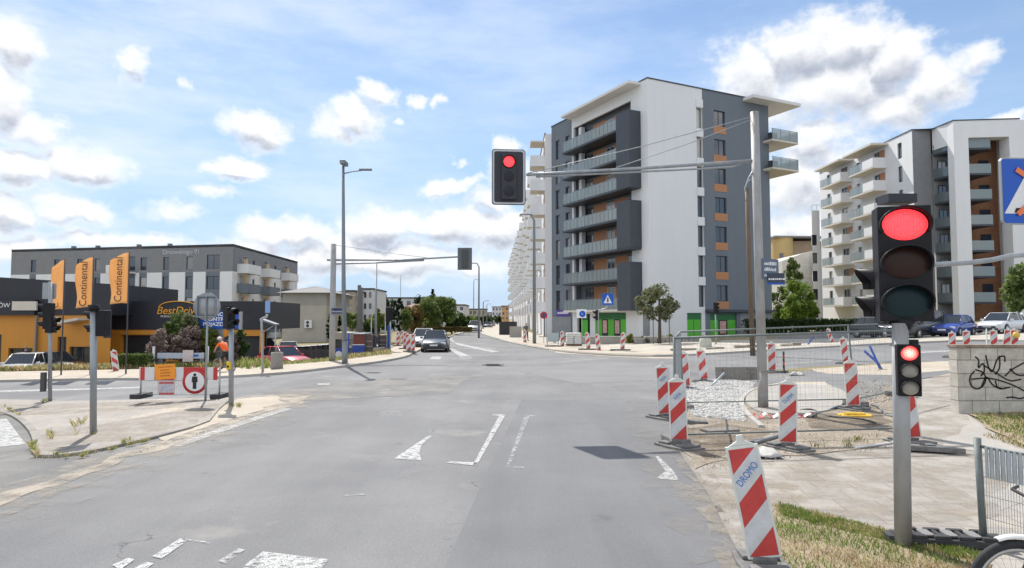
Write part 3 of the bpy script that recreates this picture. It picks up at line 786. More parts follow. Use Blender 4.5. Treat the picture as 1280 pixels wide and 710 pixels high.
    for f in fl[-2:]:
        s = MB().prism([(15.4,-1.3),(19.3,-1.3),(19.3,3.4),(16.32,3.4),(16.32,-.004),(15.4,-.004)], f-.2, f).build('balcony', CREAM, b)
        fr = MB()
        for (x,y) in ((15.45,-1.25),(16.7,-1.25),(18,-1.25),(19.25,-1.25),(19.25,.3),(19.25,1.8),(19.25,3.35)): fr.box(x-.025,x+.025,y-.025,y+.025,f+.002,f+1.1)
        fr.box(15.42,19.28,-1.28,-1.22,f+1.1,f+1.15); fr.box(19.22,19.28,-1.22,3.38,f+1.1,f+1.15)
        fr.build('railing', STEEL_D, s)
        MB().box(15.5,19.2,-1.262,-1.25,f+.05,f+1.05).build('glass_panel', RAILG, s); MB().box(19.25,19.262,-1.2,3.3,f+.05,f+1.05).build('glass_panel', RAILG, s)
        MB().box(15.6,16.6,-.9,-.5,f+.003,f+.8).build('planter', DARK_P, s)
    # remaining shell
    MB().quad((W,0,0),(W,D,0),(W,D,H),(W,0,H)).quad((0,D,0),(W,D,0),(W,D,H),(0,D,H)).quad((0,0,H-.02),(W,0,H-.02),(W,D,H-.02),(0,D,H-.02)).build('wall', GREY_R, b)
    MB().box(-.06,W+.06,-.06,.12,H,H+.12).box(-.06,.12,.12,D+.06,H,H+.12).build('roof_edge', ROOF_D, b)
    return b
main_block()

# ------------------------------------------------------------------ long white wings along the street
def wing(slope, label, loc, length, H, ns, depth=12.0):
    d = math.atan2(1, slope) - PI/2
    b = thing('apartment_wing', label, 'building', loc, d, 'white balcony wings along the street')
    rz = -PI/2
    fl = [3.2+3.02*i for i in range(7)]
    step = length/ns
    hol = []
    for i in range(ns):
        for f in fl: hol.append((step*i+step*.56, f+.3, 1.5, 2.0, 1))
    wall(b, WHITE_R, (0,length,0), rz, length, H, hol, .2)
    for h in hol[:100]: window(b, h[2], h[3], place((0,length,0), rz, h[0]+h[2]/2, 0, h[1]), rz, depth=.12)
    MB().quad((0,0,0),(depth,0,0),(depth,0,H),(0,0,H)).quad((depth,0,0),(depth,length,0),(depth,length,H),(depth,0,H)).quad((0,length,0),(depth,length,0),(depth,length,H),(0,length,H)).quad((0,0,H-.02),(depth,0,H-.02),(depth,length,H-.02),(0,length,H-.02)).build('wall', WHITE_R, b)
    MB().box(-.08,.08,-.08,length,H,H+.12).build('roof_edge', ROOF_D, b)
    sl = MB().box(-1.75,-.003,0,2.9,-.2,0).box(-1.72,-.003,2.85,2.9,0,1.1).mesh('balcony', CREAM)
    sd = MB().box(-1.75,-.003,-.08,-.003,-.22,1.12).mesh('balcony_side', WHITE_R)
    gl = MB().box(-1.78,-1.76,.0,2.88,-.1,1.1).mesh('glass_panel', RAILG)
    n = 0
    for i in range(ns):
        y = length - (step*(ns-1-i)+step*.5) - step*.42
        for f in fl:
            if n >= 99: continue
            s = link('balcony', sl, b, (0,y,f)); link('balcony_side', sd, s); link('glass_panel', gl, s); n += 1
            MB
        if y > 2: continue
        c = MB().box(-1.75,-.003,0,2.9,-.1,.08); link('canopy', c.mesh('canopy', CREAM), b, (0,y,fl[-1]+2.9))
        MB().box(-.04,-.003, y+.2, y+2.0, .1, 2.6).build('door_panel', DARK_P, b)
    # orange doors behind the balconies
    for f in fl: MB().box(-.03,-.003,.95,2.3,f+.05,f+2.3).build('timber_panel', ORANGE_W, b)
    return b
wing(-.007, 'white apartment wing with stacked balconies directly behind the slate block', (4.06,80.8,0), 55, 24.9, 5)
wing(-.030, 'farther white apartment wing that closes the row down the street', (3.4,138.5,0), 115, 24.6, 9)

# ------------------------------------------------------------------ right block behind the parked cars
def right_block():
    b = thing('apartment_block', 'white and grey apartment block with an orange brick bay behind parked cars', 'building', (0,0,0))
    zg = 1.2; H = 25.2
    fl = [zg+3.0+2.98*i for i in range(7)]
    # long white facade, faces -x, x ~ 48.8
    x0 = 48.7; ya, yb = 80.2, 104.6; L = yb-ya
    rz = -PI/2; o = (x0, yb, 0)
    hol = []
    for f in fl:
        hol += [(L-3.1, f+.25, .9, 2.0, 0), (L-8.6, f+.1, 1.9, 2.2, 1), (L-13.2, f+.5, .9, 1.6, 0), (L-17.6, f+.1, 1.9, 2.2, 1), (L-22.0, f+.3, 1.0, 2.0, 0)]
    windowed(b, WHITE_R, o, rz, L, H, hol, PANE, z0=zg-1)
    for n, yc in enumerate((86.0, 94.6)):
        for i, f in enumerate(fl):
            s = MB().box(x0-1.7, x0-.003, yc, yc+6.2, f-.2, f).build('balcony', CREAM, b)
            MB().box(x0-1.72, x0-1.64, yc-.02, yc+2.6, f+.003, f+1.15).box(x0-1.64, x0-.003, yc-.08, yc-.003, f-.2, f+1.15).build('balcony_front', WHITE_R, s)
            fr = MB()
            for k in range(5): fr.box(x0-1.70,x0-1.66,yc+2.62+k*.88,yc+2.66+k*.88,f+.003,f+1.1)
            fr.box(x0-1.70,x0-1.66,yc+2.61,yc+6.2,f+1.1,f+1.14); fr.build('railing', STEEL_D, s)
            MB().box(x0-1.69,x0-1.675,yc+2.66,yc+6.15,f+.03,f+1.06).build('glass_panel', RAILG, s)
            if n == 0 or i % 2: MB().box(x0-.03,x0-.003,yc+.2,yc+1.4,f+.05,f+2.3).build('timber_panel', ORANGE_W, b)
        MB().prism([(x0-2.2,yc-.6),(x0-.003,yc-.6),(x0-.003,yc+7),(x0-2.2,yc+7)], fl[-1]+2.7, fl[-1]+2.95).build('roof_overhang', CREAM, b)
    # grey return facing the viewer, then the frame volume
    wall(b, GREY_W, (x0, ya, 0), 0, 2.25, H, (), z0=zg-1)
    xf, yf = 50.95, 79.9; cx, cy = 51.2, 76.4
    # frame: columns and top beam, with a loggia inside
    fr = MB()
    fr.prism([(cx,cy),(cx+1.6,cy-.16),(cx+1.6,cy+1.3),(cx,cy+1.1)], zg-1, H)                      # corner column
    fr.prism([(cx-.0,cy+1.101),(cx+1.0,cy+1.2),(xf+1.0,yf),(xf,yf)], H-2.6, H)                       # beam over the left opening
    fr.prism([(cx+1.601,cy-.16),(cx+6.0,cy-.6),(cx+6.0,cy+1.0),(cx+1.601,cy+1.2)], H-2.0, H)         # beam over the right opening
    fr.prism([(cx+6.001,cy-.6),(cx+7.2,cy-.72),(cx+7.2,cy+1.0),(cx+6.001,cy+1.0)], zg-1, H)           # right column
    fr.build('white_frame', WHITE_R, b)
    MB().prism([(cx+7.201,cy-.5),(cx+20,cy-1.8),(cx+20,cy+20),(cx+7.201,cy+20)], zg-1, H-.02).build('wall', WHITE_R, b)
    MB().quad((xf,yf+.02,zg-1),(cx+3.2,yf+.02,zg-1),(cx+3.2,yf+.02,H-.3),(xf,yf+.02,H-.3)).build('loggia_wall', GREY_W, b)
    MB().quad((cx+3.2,yf+.02,zg-1),(cx+7.2,yf-.4,zg-1),(cx+7.2,yf-.4,H-.3),(cx+3.2,yf+.02,H-.3)).build('brick_wall', BRICK_O, b)
    MB().quad((x0,ya,H-.02),(cx+7.2,cy-.72,H-.02),(cx+20,cy+20,H-.02),(x0,yb,H-.02)).build('roof', ROOF_D, b)
    MB().box(x0-.06,x0+.1,ya,yb,H,H+.12).build('roof_edge', ROOF_D, b)
    MB().prism([(x0,ya-.05),(xf,ya-.3),(cx-.05,cy-.06),(cx+7.2,cy-.78),(cx+7.2,cy-.6),(cx+.1,cy+.1),(xf+.1,ya)], H+.002, H+.12).build('roof_edge', ROOF_D, b)
    for f in fl:
        s = MB().prism([(cx+.25,cy+1.3),(cx+1.7,cy+1.5),(cx+1.7,yf),(xf+.05,yf)], f-.2, f).prism([(cx+1.65,cy+.25),(cx+4.3,cy),(cx+4.3,yf),(cx+1.65,yf)], f-.2, f).build('balcony', DARK_P, b)
        MB().prism([(cx+1.65,cy+.2),(cx+4.2,cy-.05),(cx+4.2,cy+.0),(cx+1.65,cy+.25)], f+.002, f+1.1).build('glass_panel', RAILG, s); MB().prism([(cx+.15,cy+1.35),(cx+.2,cy+1.35),(xf+.06,yf-.1),(xf,yf-.1)], f+.002, f+1.1).build('glass_panel', RAILG_D, s)
        for xx, ww in ((cx+.75,1.0),(cx+2.3,1.3)): window(b, ww, 2.2, (xx, yf-.03, f+.03), 0, None, PANE_B, 1, depth=-.1)
        window(b, 1.1, 1.9, (cx+5.6, yf-.34, f+.3), -.1, None, PANE_B, 0, depth=-.1)
    return b
right_block()
def far_white():
    b = thing('apartment_block', 'plain white lower block left of the white and grey apartment block', 'building', (0,0,0))
    y = 106.5; xa, xb = X(1017,y), 49.4; zt = Z(263,y)
    holes = [(xb-xa-1.3, 2.4+2.9*i, .8, 1.7, 0) for i in range(5)]
    windowed(b, WHITE_R, (xa,y,0), 0, xb-xa, zt, holes)
    x2 = X(1018.5,y+16); MB().quad((xa,y,0),(x2,y+16,0),(x2,y+16,zt),(xa,y,zt)).quad((xa,y,zt),(xb,y,zt),(x2+xb-xa,y+16,zt),(x2,y+16,zt)).build('wall', WHITE_R, b)
    fr = MB()
    for i in range(5): fr.box(xa+.2+i*.75,xa+.24+i*.75,y+.3,y+.34,zt,zt+.9)
    fr.box(xa+.2,xa+3.3,y+.3,y+.34,zt+.9,zt+.95); fr.build('railing', STEEL, b)
far_white()
def yellow_house():
    YEL = mat('yellow_render', (.52,.38,.17), .85, 0, .06, 1)
    y = 135.0; b = thing('apartment_house', 'yellow rounded apartment house seen between the two tall blocks', 'building', (0,0,0))
    xa, xb = X(966,y), X(992,y); zt = Z(298,y)
    n = 10; arc = [( (xa+xb)/2 - (xb-xa)/2*math.cos(PI*i/n), y - 2.0*math.sin(PI*i/n)) for i in range(n+1)]
    MB().prism(arc + [(xb,y+12),(xa,y+12)], 0, zt).build('wall', YEL, b)
    MB().prism([(xb+.01,y+.4),(X(1030,y),y+.4),(X(1030,y),y+12),(xb+.01,y+12)], 0, zt-.5).build('wall', mat('sandy_render', (.42,.32,.22), .85, 0, .06, 1), b)
    MB().prism([(xa-.3,y-2.4),(X(1030,y),y-1.2),(X(1030,y),y+12),(xa-.3,y+12)], zt, zt+.3).build('roof', mat('grey_roof', (.25,.25,.26), .8), b)
    for px_ in (975,): 
        for z_ in (Z(318,y), Z(332,y)): window(b, 1.2, 1.5, (X(px_,y), y-2.05, z_-1.5), 0)
    window(b, 4.6, 2.0, (X(1001,y), y+.4, Z(330,y)), 0, FRAME_W, None, 3)
    y2 = 118.0; g = thing('apartment_house', 'pale stepped house in front of the yellow rounded one', 'building', (0,0,0))
    PALEW = mat('pale_render', (.56,.54,.50), .85, 0, .06, 1)
    MB().prism([(X(978,y2), Z(410,y2)),(X(1030,y2), Z(410,y2)),(X(1030,y2), Z(311,y2)),(X(1004,y2), Z(317,y2)),(X(979,y2), Z(326,y2))], y2, y2+12, 'y').build('wall', PALEW, g)
    window(g, 3.4, 2.0, (X(1011,y2), y2, Z(364,y2)), 0, FRAME_W, None, 2, depth=-.03); window(g, 2.6, 2.0, (X(1011,y2), y2, Z(345,y2)), 0, FRAME_W, None, 1, depth=-.03)
yellow_house()

# ------------------------------------------------------------------ left apartment building
def left_block():
    b = thing('apartment_block', 'four storey grey topped apartment block behind the black and orange garage', 'building', (0,0,0))
    c = Vector((-40.3, 96.0)); l = Vector((-78.3, 104.0)); r = Vector((-40.6, 126.0))
    zg, H = -3.0, 12.95; zt = 9.1
    fl = [zt-2.9*2-.2, zt-2.9, zt]       # three visible storeys
    W = (c-l).length; rz = math.atan2(c.y-l.y, c.x-l.x)
    o = (l.x, l.y, 0)
    cols = [(3.7,1.0),(8.0,1.0),(12.2,1.0),(15.4,1.0),(20.3,2.2,1),(23.4,1.1),(27.3,1.0),(31.2,1.1),(34.6,2.1,1)]
    up = [(x, zt+.35, w, 1.9 if len(q) == 0 else 2.1, 1 if w > 2 else 0) for x, w, *q in cols]
    lo = [(x, f+.35, w, 1.9, 1 if w > 2 else 0) for f in fl[:2] for x, w, *q in cols]
    windowed(b, GREY_W, o, rz, W, H, up, z0=zt)
    # below: grey strips with white panels between the window columns
    windowed(b, GREY_R, o, rz, W, zt, lo, z0=zg)
    edges = [0] + [v for x, w, *q in cols for v in (x-.12, x+w+.12)] + [W]
    for i in range(0, len(edges), 2):
        a, e = edges[i], edges[i+1]
        if e-a > .6:
            p = MB().box(a, e, -.05, -.003, zg, zt-.02); p.build('white_panel', WHITE_R, b, o, rz)
    for k, f in enumerate((fl[1], fl[2])):
        p = place(o, rz, 18.8, 0, f-.15)
        s = MB().box(0, 4.0, -1.5, -.055, 0, .2).box(0, 4.0, -1.52, -1.42, .2, 1.25).box(0,.08,-1.42,-.055,.2,1.25).build('balcony', WHITE_R if k else GREY_R, b, p, rz)
    W2 = (r-c).length; rz2 = math.atan2(r.y-c.y, r.x-c.x); o2 = (c.x, c.y, 0)
    hol = []
    for f in fl:
        hol += [(3.6, f+.1, 1.6, 2.3, 1), (7.6, f+.3, .9, 1.9, 0), (12.6, f+.1, 1.6, 2.3, 1), (17.4, f+.3, .9, 1.9, 0), (22.6, f+.1, 1.6, 2.3, 1)]
    windowed(b, GREY_W, o2, rz2, W2, H, [h for h in hol if h[1] > zt], z0=zt)
    windowed(b, WHITE_R, o2, rz2, W2, zt, [h for h in hol if h[1] < zt], z0=zg)
    for x in (7.3, 17.1): MB().box(x-.1, x+1.5, -.03, -.003, zg, zt-.02).build('grey_panel', GREY_R, b, o2, rz2) if False else None
    for x, w in ((1.6,5.2),(10.8,4.8),(20.8,4.6)):
        for f in fl + [fl[0]-2.9]:
            p = place(o2, rz2, x, 0, f-.15); top = f == zt
            s = MB().box(0, w, -1.6, -.003, 0, .2).box(0, w, -1.62, -1.5, .2, 1.35).box(0,.1,-1.5,-.003,.2,1.35).box(w-.1,w,-1.5,-.003,.2,1.35)
            s.build('balcony', WHITE_R if top else GREY_R, b, p, rz2)
            if f != fl[0]-2.9: MB().box(w*.22, w*.34, -.9, -.5, .21, 2.75 if not top else 2.2).build('timber_post', mat('pale_timber', (.55,.40,.25), .7), b, p, rz2)
    rf = MB().prism([(l.x,l.y),(c.x,c.y),(r.x,r.y),(l.x,l.y+28)], H-.3, H-.02).build('roof', ROOF_D, b)
    ed = MB().box(-.05,W+.05,-.06,.1,H,H+.1); ed.build('roof_edge', ROOF_D, b, o, rz); MB().box(.11,W2,-.06,.1,H,H+.1).build('roof_edge', ROOF_D, b, o2, rz2)
    for x in (20.0, 12.5, 25.5, 8.0): MB().box(x, x+.5, 3, 3.5, H-.02, H+.8).build('chimney', GREY_W, rf, o, rz)
    text('sign_lettering', 'Dmowskiego 91', .95, mat('pale_letter', (.5,.52,.55), .5), b, place(o, rz, 30.3, -.02, H-.9), (R(90),0,rz), .02)
    MB().quad((r.x,r.y,zg),(l.x,l.y+28,zg),(l.x,l.y+28,H-.3),(r.x,r.y,H-.3)).quad((l.x,l.y,zg),(l.x,l.y+28,zg),(l.x,l.y+28,H-.3),(l.x,l.y,H-.3)).build('wall', GREY_W, b)
left_block()

# beige office with a hipped roof
def beige_house():
    y0 = 84.0; xa, xb, xc = X(373,y0), X(408,y0), X(413,y0); zt = Z(366,y0)
    BEI = mat('beige_plaster', (.42,.39,.335), .9, 0, .07, .8); BEI2 = mat('beige_upper', (.33,.315,.285), .9, 0, .06, .8)
    b = thing('office_house', 'beige plastered house with a dark hipped roof and air units', 'building', (0,0,0))
    zm = Z(382,y0)
    MB().box(xa-2, xb, y0, y0+12, -2.6, zm).build('wall', BEI, b); MB().box(xa-2, xb, y0+.01, y0+12, zm, zt).build('wall', BEI2, b)
    MB().add([(xa-2.6,y0-.7,zt),(xb+.9,y0-.7,zt),(xb+.9,y0+12.7,zt),(xa-2.6,y0+12.7,zt),(xa+.6,y0+4.5,zt+1.0),(xb-2.2,y0+5,zt+1.0)], [(0,1,5,4),(1,2,5),(2,3,4,5),(3,0,4),(0,3,2,1)]).build('roof', mat('slate_roof', (.16,.155,.15), .8, 0, .1, 2), b)
    p = (X(386,y0), y0, Z(410,y0))
    u = MB().box(p[0]-.4,p[0]+.5,p[1]-.35,p[1]-.003,p[2],p[2]+1.0).build('air_unit', FRAME_W, b)
    MB().disc((p[0]-.0,p[1]-.36,p[2]+.7),.2,16).disc((p[0],p[1]-.36,p[2]+.28),.2,16).build('fan_grille', ROOF_D, u)
beige_house()

# far houses along the horizon
def far_house(label, pxa, pxb, ytop, Y, col, rows=3, cols=4, depth=14, roof=None, dark=False, grp='far houses down the street', base=None):
    b = thing('apartment_house', label, 'building', (0,0,0), 0, grp)
    xa, xb, zt = X(pxa,Y), X(pxb,Y), Z(ytop,Y); z0 = min(gz(xa),gz(xb)) - .2 if base is None else base
    m = mat('render_%d_%d_%d' % tuple(int(c*100) for c in col), col, .85, 0, .06, .6)
    W, H = xb-xa, zt; hol = []
    fh = (zt-z0)/rows
    for i in range(cols):
        for j in range(rows):
            w = min(1.7, W/cols*.5); hol.append((W*(i+.5)/cols-w/2, z0+fh*j+fh*.28, w, fh*.5, 1 if w > 1.1 else 0))
    windowed(b, m, (xa,Y,0), 0, W, H, hol, z0=z0, reveal=.2)
    MB().quad((xa,Y,z0),(xa,Y+depth,z0),(xa,Y+depth,zt),(xa,Y,zt)).quad((xb,Y,z0),(xb,Y+depth,z0),(xb,Y+depth,zt),(xb,Y,zt)).quad((xa,Y+depth,z0),(xb,Y+depth,z0),(xb,Y+depth,zt),(xa,Y+depth,zt)).build('wall', m, b)
    if roof == 'hip':
        MB().add([(xa-.6,Y-.6,zt),(xb+.6,Y-.6,zt),(xb+.6,Y+depth+.6,zt),(xa-.6,Y+depth+.6,zt),(xa+W*.3,Y+depth/2,zt+W*.22),(xb-W*.3,Y+depth/2,zt+W*.22)], [(0,1,5,4),(1,2,5),(2,3,4,5),(3,0,4),(0,3,2,1)]).build('roof', mat('red_tiles', (.20,.10,.075), .8, 0, .15, 2), b)
    else:
        MB().box(xa-.15,xb+.15,Y-.15,Y+depth,zt,zt+.3).build('roof', ROOF_D, b)
    return b
far_house('white block with a beige strip left of the tall concrete post', 409, 452, 366, 130, (.62,.62,.63), 4, 5)
far_house('beige stair tower between the two white far blocks', 433, 443, 364.5, 128, (.42,.37,.29), 4, 1)
far_house('white stepped block right of the tall concrete post', 453, 466, 362, 132, (.66,.66,.67), 4, 2)
far_house('long pale terrace showing above the street trees', 466, 556, 373, 165, (.58,.59,.62), 3, 9)
far_house('brown house with a red hipped roof among the trees', 500, 532, 386, 120, (.30,.20,.15), 2, 3, roof='hip')
far_house('white house with rounded balconies behind the big tree', 565, 581, 382, 150, (.60,.60,.60), 4, 2)
far_house('low beige block beyond the rounded white house', 581, 607, 387, 190, (.40,.37,.30), 3, 5)
far_house('pale grey far block left of the orange one', 615, 627, 384, 260, (.50,.52,.55), 4, 3)
far_house('orange far block at the foot of the white wing', 627, 636, 383, 235, (.55,.33,.17), 4, 2)
far_house('grey far block under the lamp posts', 604, 616, 391, 300, (.33,.34,.34), 2, 3)
# ------------------------------------------------------------------ black and orange garage
ORANGE = mat('orange_cladding', (.62,.26,.03), .5, 0, .05, 1.5, stretch=(1,1,.2)); BLACK_C = mat('black_cladding', (.018,.02,.028), .5, 0, .15, 1.0)
ORANGE_L = mat('orange_letter', (.80,.36,.02), .5); WHITE_L = mat('white_letter', (.78,.78,.78), .5)
def garage():
    b = thing('tyre_garage', 'black and orange tyre garage with a long black lettered fascia', 'building', (0,0,0))
    y = 45.0; z0 = -2.6
    xa, xb = X(-60,y), X(139,y)
    zt0, zt1 = Z(343,y), Z(355,y); zs = Z(394,y)
    # left hall: sloping parapet, dark upper cladding and an orange lower wall with openings
    MB().prism([(xa,zs),(xb,zs),(xb,zt1),(xa,zt0)], y, y+9, 'y').build('upper_cladding', BLACK_C, b)
    hol = [(.2, z0+.2, X(3,y)-xa-.2, Z(418,y)-z0-.2, 0), (X(73,y)-xa, z0+1.1, X(84,y)-X(73,y), Z(421,y)-z0-1.1, 0), (X(88,y)-xa, z0, X(117,y)-X(88,y), 3.0, 2), (X(12,y)-xa, z0, X(42,y)-X(12,y), 2.9, 2)]
    wall(b, ORANGE, (xa,y+.06,0), 0, xb-xa, zs, hol, .3, z0=z0)
    for h in hol: window(b, h[2], h[3], (xa+h[0]+h[2]/2, y+.26, h[1]), 0, None, SHOPG, 1, depth=0)
    MB().box(X(-60,y),X(48,y),y-.35,y-.003,Z(394,y),Z(375,y)).build('sign_fascia', BLACK_C, b)
    text('sign_lettering', 'POJAZDÓW', .43, WHITE_L, b, (X(-4,y), y-.37, Z(382,y)), sx=1.0)
    text('sign_lettering', 'OPONY', .22, WHITE_L, b, (X(-7,y), y-.37, Z(389,y))) if False else None
    MB().box(X(22,y),X(52,y),y-.5,y-.36,Z(388,y),Z(377,y)).build('canopy', CREAM, b)
    MB().box(X(47.5,y),X(49,y),y-.2,y-.003,z0,zs).build('downpipe', STEEL_D, b)
    # white awning between the bays
    MB().prism([(X(85,y),Z(402,y)),(X(112,y),Z(397,y)),(X(112,y),Z(400,y)),(X(88,y),Z(405,y))], y-1.2, y-.003, 'y').build('awning', CREAM, b)
    # right hall with the long fascia
    y2 = 47.6; xc, xd = X(122,y2), X(331,y2); zt = Z(376.5,y2); zf = Z(412,y2)
    MB().box(xc, xd, y2, y2+8, zf, zt).build('fascia', BLACK_C, b)
    wl_ = wall(b, ORANGE, (xc,y2+.05,0), 0, xd-xc, zf, [(X(152,y2)-xc, z0, X(204,y2)-X(152,y2), Z(419,y2)-z0), (X(222,y2)-xc, z0, X(325,y2)-X(222,y2), Z(420,y2)-z0)], .4, z0=z0)
    MB().box(xc+.02, xd, y2+.46, y2+.5, z0, zf).build('garage_door', mat('dark_door', (.03,.032,.036), .4), b)
    MB().box(X(139,y2),X(203,y2),y2-.05,y2-.003,Z(418,y2),Z(413.5,y2)).build('orange_band', ORANGE, b)
    t = text('sign_lettering', 'BestDrive', .76, ORANGE_L, b, (X(223,y2), y2-.04, Z(388.5,y2)), (R(90),0,0), .02, sx=1.0, shear=.22, bold=.0)
    arc = [(X(223,y2)+1.35*math.cos(a), Z(384,y2)+.42*math.sin(a)) for a in [PI*(.03+.94*i/16) for i in range(17)]]
    MB().tube([(x, y2-.05, z) for x, z in arc], .035, 6).build('sign_arc', ORANGE_L, b)
    text('sign_lettering', 'PRZEGLĄD - OPONY - SERWIS', .19, WHITE_L, b, (X(224,y2), y2-.04, Z(395.5,y2)))
    # canopy on slanting steel posts at the far right
    y3 = 45.5
    c = MB().prism([(X(326,y3),Z(398,y3)),(X(346,y3),Z(405,y3)),(X(346,y3),Z(406.5,y3)),(X(326,y3),Z(401,y3))], y3-.2, y3+.6, 'y'); c.build('side_canopy', STEEL_D, b)
    MB().cyl((X(345,y3),y3,-1.6),(X(345,y3),y3,Z(405,y3)),.05).cyl((X(329,y3),y3,Z(416,y3)),(X(344,y3),y3,Z(406,y3)),.04).build('canopy_post', STEEL, b)
garage()

# ------------------------------------------------------------------ poles, lamps and signals
BLK = mat('signal_black', (.009,.008,.010), .5, 0, .25, 8, spec=.3); BLK2 = mat('signal_backboard', (.028,.028,.036), .5)
LENS_R = mat('lens_red_lit', (.8,.02,.03), .35, emit=(1.0,.045,.055,1.45)); LENS_RO = mat('lens_red_pale', (.8,.1,.08), .35, emit=(1.0,.16,.12,1.5))
LENS_A = mat('lens_amber_off', (.034,.014,.010), .38, spec=.25); LENS_G = mat('lens_green_off', (.007,.024,.028), .38, spec=.25); LENS_W = mat('lens_grey_off', (.33,.31,.27), .3)
LENS_K = mat('lens_dark', (.022,.022,.028), .45, spec=.3); HOOD_RED = mat('hood_glow', (.10,.01,.012), .5)
POLE = mat('pole_zinc', (.33,.35,.365), .5, .45, .16, 5, 0, stretch=(1,1,.25)); POLE_RUST = mat('pole_weathered', (.40,.415,.425), .6, .25, 0, 3.0, .2, (.285,.265,.245), stretch=(1,1,.35))
SIGN_B = mat('sign_blue', (.006,.085,.46), .4); SIGN_W = mat('sign_white', (.74,.74,.74), .45); SIGN_BACK = mat('sign_back', (.33,.345,.36), .45, .4, .06, 4)
RED_S = mat('signal_red_paint', (.52,.035,.035), .5); WHT_S = mat('board_white', (.66,.66,.65), .5, 0, .06, 4); ORG = mat('orange_sheet', (.85,.30,.02), .6); BLACK = mat('black_print', (.015,.015,.015), .6)

def led(m, s1):
    t = m.node_tree; b = t.nodes['Principled BSDF']; L = t.links.new; tc = t.nodes.new('ShaderNodeTexCoord')
    v = t.nodes.new('ShaderNodeTexVoronoi'); v.inputs['Scale'].default_value = 46; v.inputs['Randomness'].default_value = .25; L(tc.outputs['Object'], v.inputs['Vector'])
    ln = t.nodes.new('ShaderNodeVectorMath'); ln.operation = 'LENGTH'; L(tc.outputs['Object'], ln.inputs[0])
    r1 = t.nodes.new('ShaderNodeMapRange'); L(v.outputs['Distance'], r1.inputs[0]); r1.inputs[1].default_value = .1; r1.inputs[2].default_value = .7; r1.inputs[3].default_value = s1*1.22; r1.inputs[4].default_value = s1*.58
    r2 = t.nodes.new('ShaderNodeMapRange'); L(ln.outputs['Value'], r2.inputs[0]); r2.inputs[1].default_value = .02; r2.inputs[2].default_value = .19; r2.inputs[3].default_value = 1.12; r2.inputs[4].default_value = .78
    mu = t.nodes.new('ShaderNodeMath'); mu.operation = 'MULTIPLY'; L(r1.outputs[0], mu.inputs[0]); L(r2.outputs[0], mu.inputs[1]); L(mu.outputs[0], b.inputs['Emission Strength'])
led(LENS_R, 1.35); led(LENS_RO, 1.6)
def hot(m):
    t = m.node_tree; b = t.nodes['Principled BSDF']; L = t.links.new; tc = t.nodes.new('ShaderNodeTexCoord'); ln = t.nodes.new('ShaderNodeVectorMath'); ln.operation = 'LENGTH'; L(tc.outputs['Object'], ln.inputs[0])
    r = t.nodes.new('ShaderNodeValToRGB'); e = r.color_ramp.elements; e[0].position = .012; e[0].color = (1,.62,.52,1); e[1].position = .062; e[1].color = (.85,.05,.05,1); x = e.new(.036); x.color = (1,.28,.22,1); L(ln.outputs['Value'], r.inputs[0]); L(r.outputs[0], b.inputs['Emission Color'])
hot(LENS_RO)
def signal(parent, loc, rz, n=3, w=.30, h=.32, lit=0, lenses=None, hood=.28, depth=.22, lens_r=None, name='signal_head', lens_sx=1.0):
    """housing with n lenses facing local -y; loc is the middle of the housing"""
    lenses = lenses or [LENS_R, LENS_A, LENS_G]
    Ht = n*h; r = lens_r or min(w,h)*.42
    hd = MB().box(-w/2, w/2, 0, depth, -Ht/2, Ht/2).build(name, BLK, parent, loc, rz, bevel=.012)
    for i in range(n):
        zc = Ht/2 - h*(i+.5)
        lit_i = i == lit
        m = lenses[i]
        MB().lathe([(0,-.022),(r*.5,-.018),(r*.86,-.008),(r,.0)], (0,-.004,0), 28, 'y').build('lens', m, hd, (0,-.004,zc)).scale = (lens_sx,1,1)
        hb = MB()
        R0 = r*1.06; nn = 18; vs = []; fs = []
        for k in range(nn+1):
            a = R(-25) + R(230)*k/nn
            L = hood*(.55+.45*max(0, math.sin(a)))
            for rr_, yy in ((R0,-.004),(R0,-L),(R0*1.07,-L),(R0*1.07,-.004)): vs.append((rr_*math.cos(a)*lens_sx, yy, rr_*math.sin(a)))
        for k in range(nn):
            for q in range(3): fs.append((k*4+q, k*4+q+1, (k+1)*4+q+1, (k+1)*4+q))
        hb.s = True; hb.add(vs, fs); hb.s = False
        hb.build('hood', BLK, hd, (0,0,zc))
    return hd

def pole(parent, h, r0, r1=None, m=None, cap=True, name='pole', base=True):
    b = MB().cyl((0,0,-.05),(0,0,h), r0, r1 or r0, 18)
    if cap: b.lathe([(0,h+.03),(r1 or r0,h+.012),((r1 or r0)*1.05,h)], (0,0,0), 18)
    if base: b.lathe([(r0*1.5,0.0),(r0*1.5,.03),(r0*1.02,.05)], (0,0,0), 18)
    return b.build(name, m or POLE, parent)

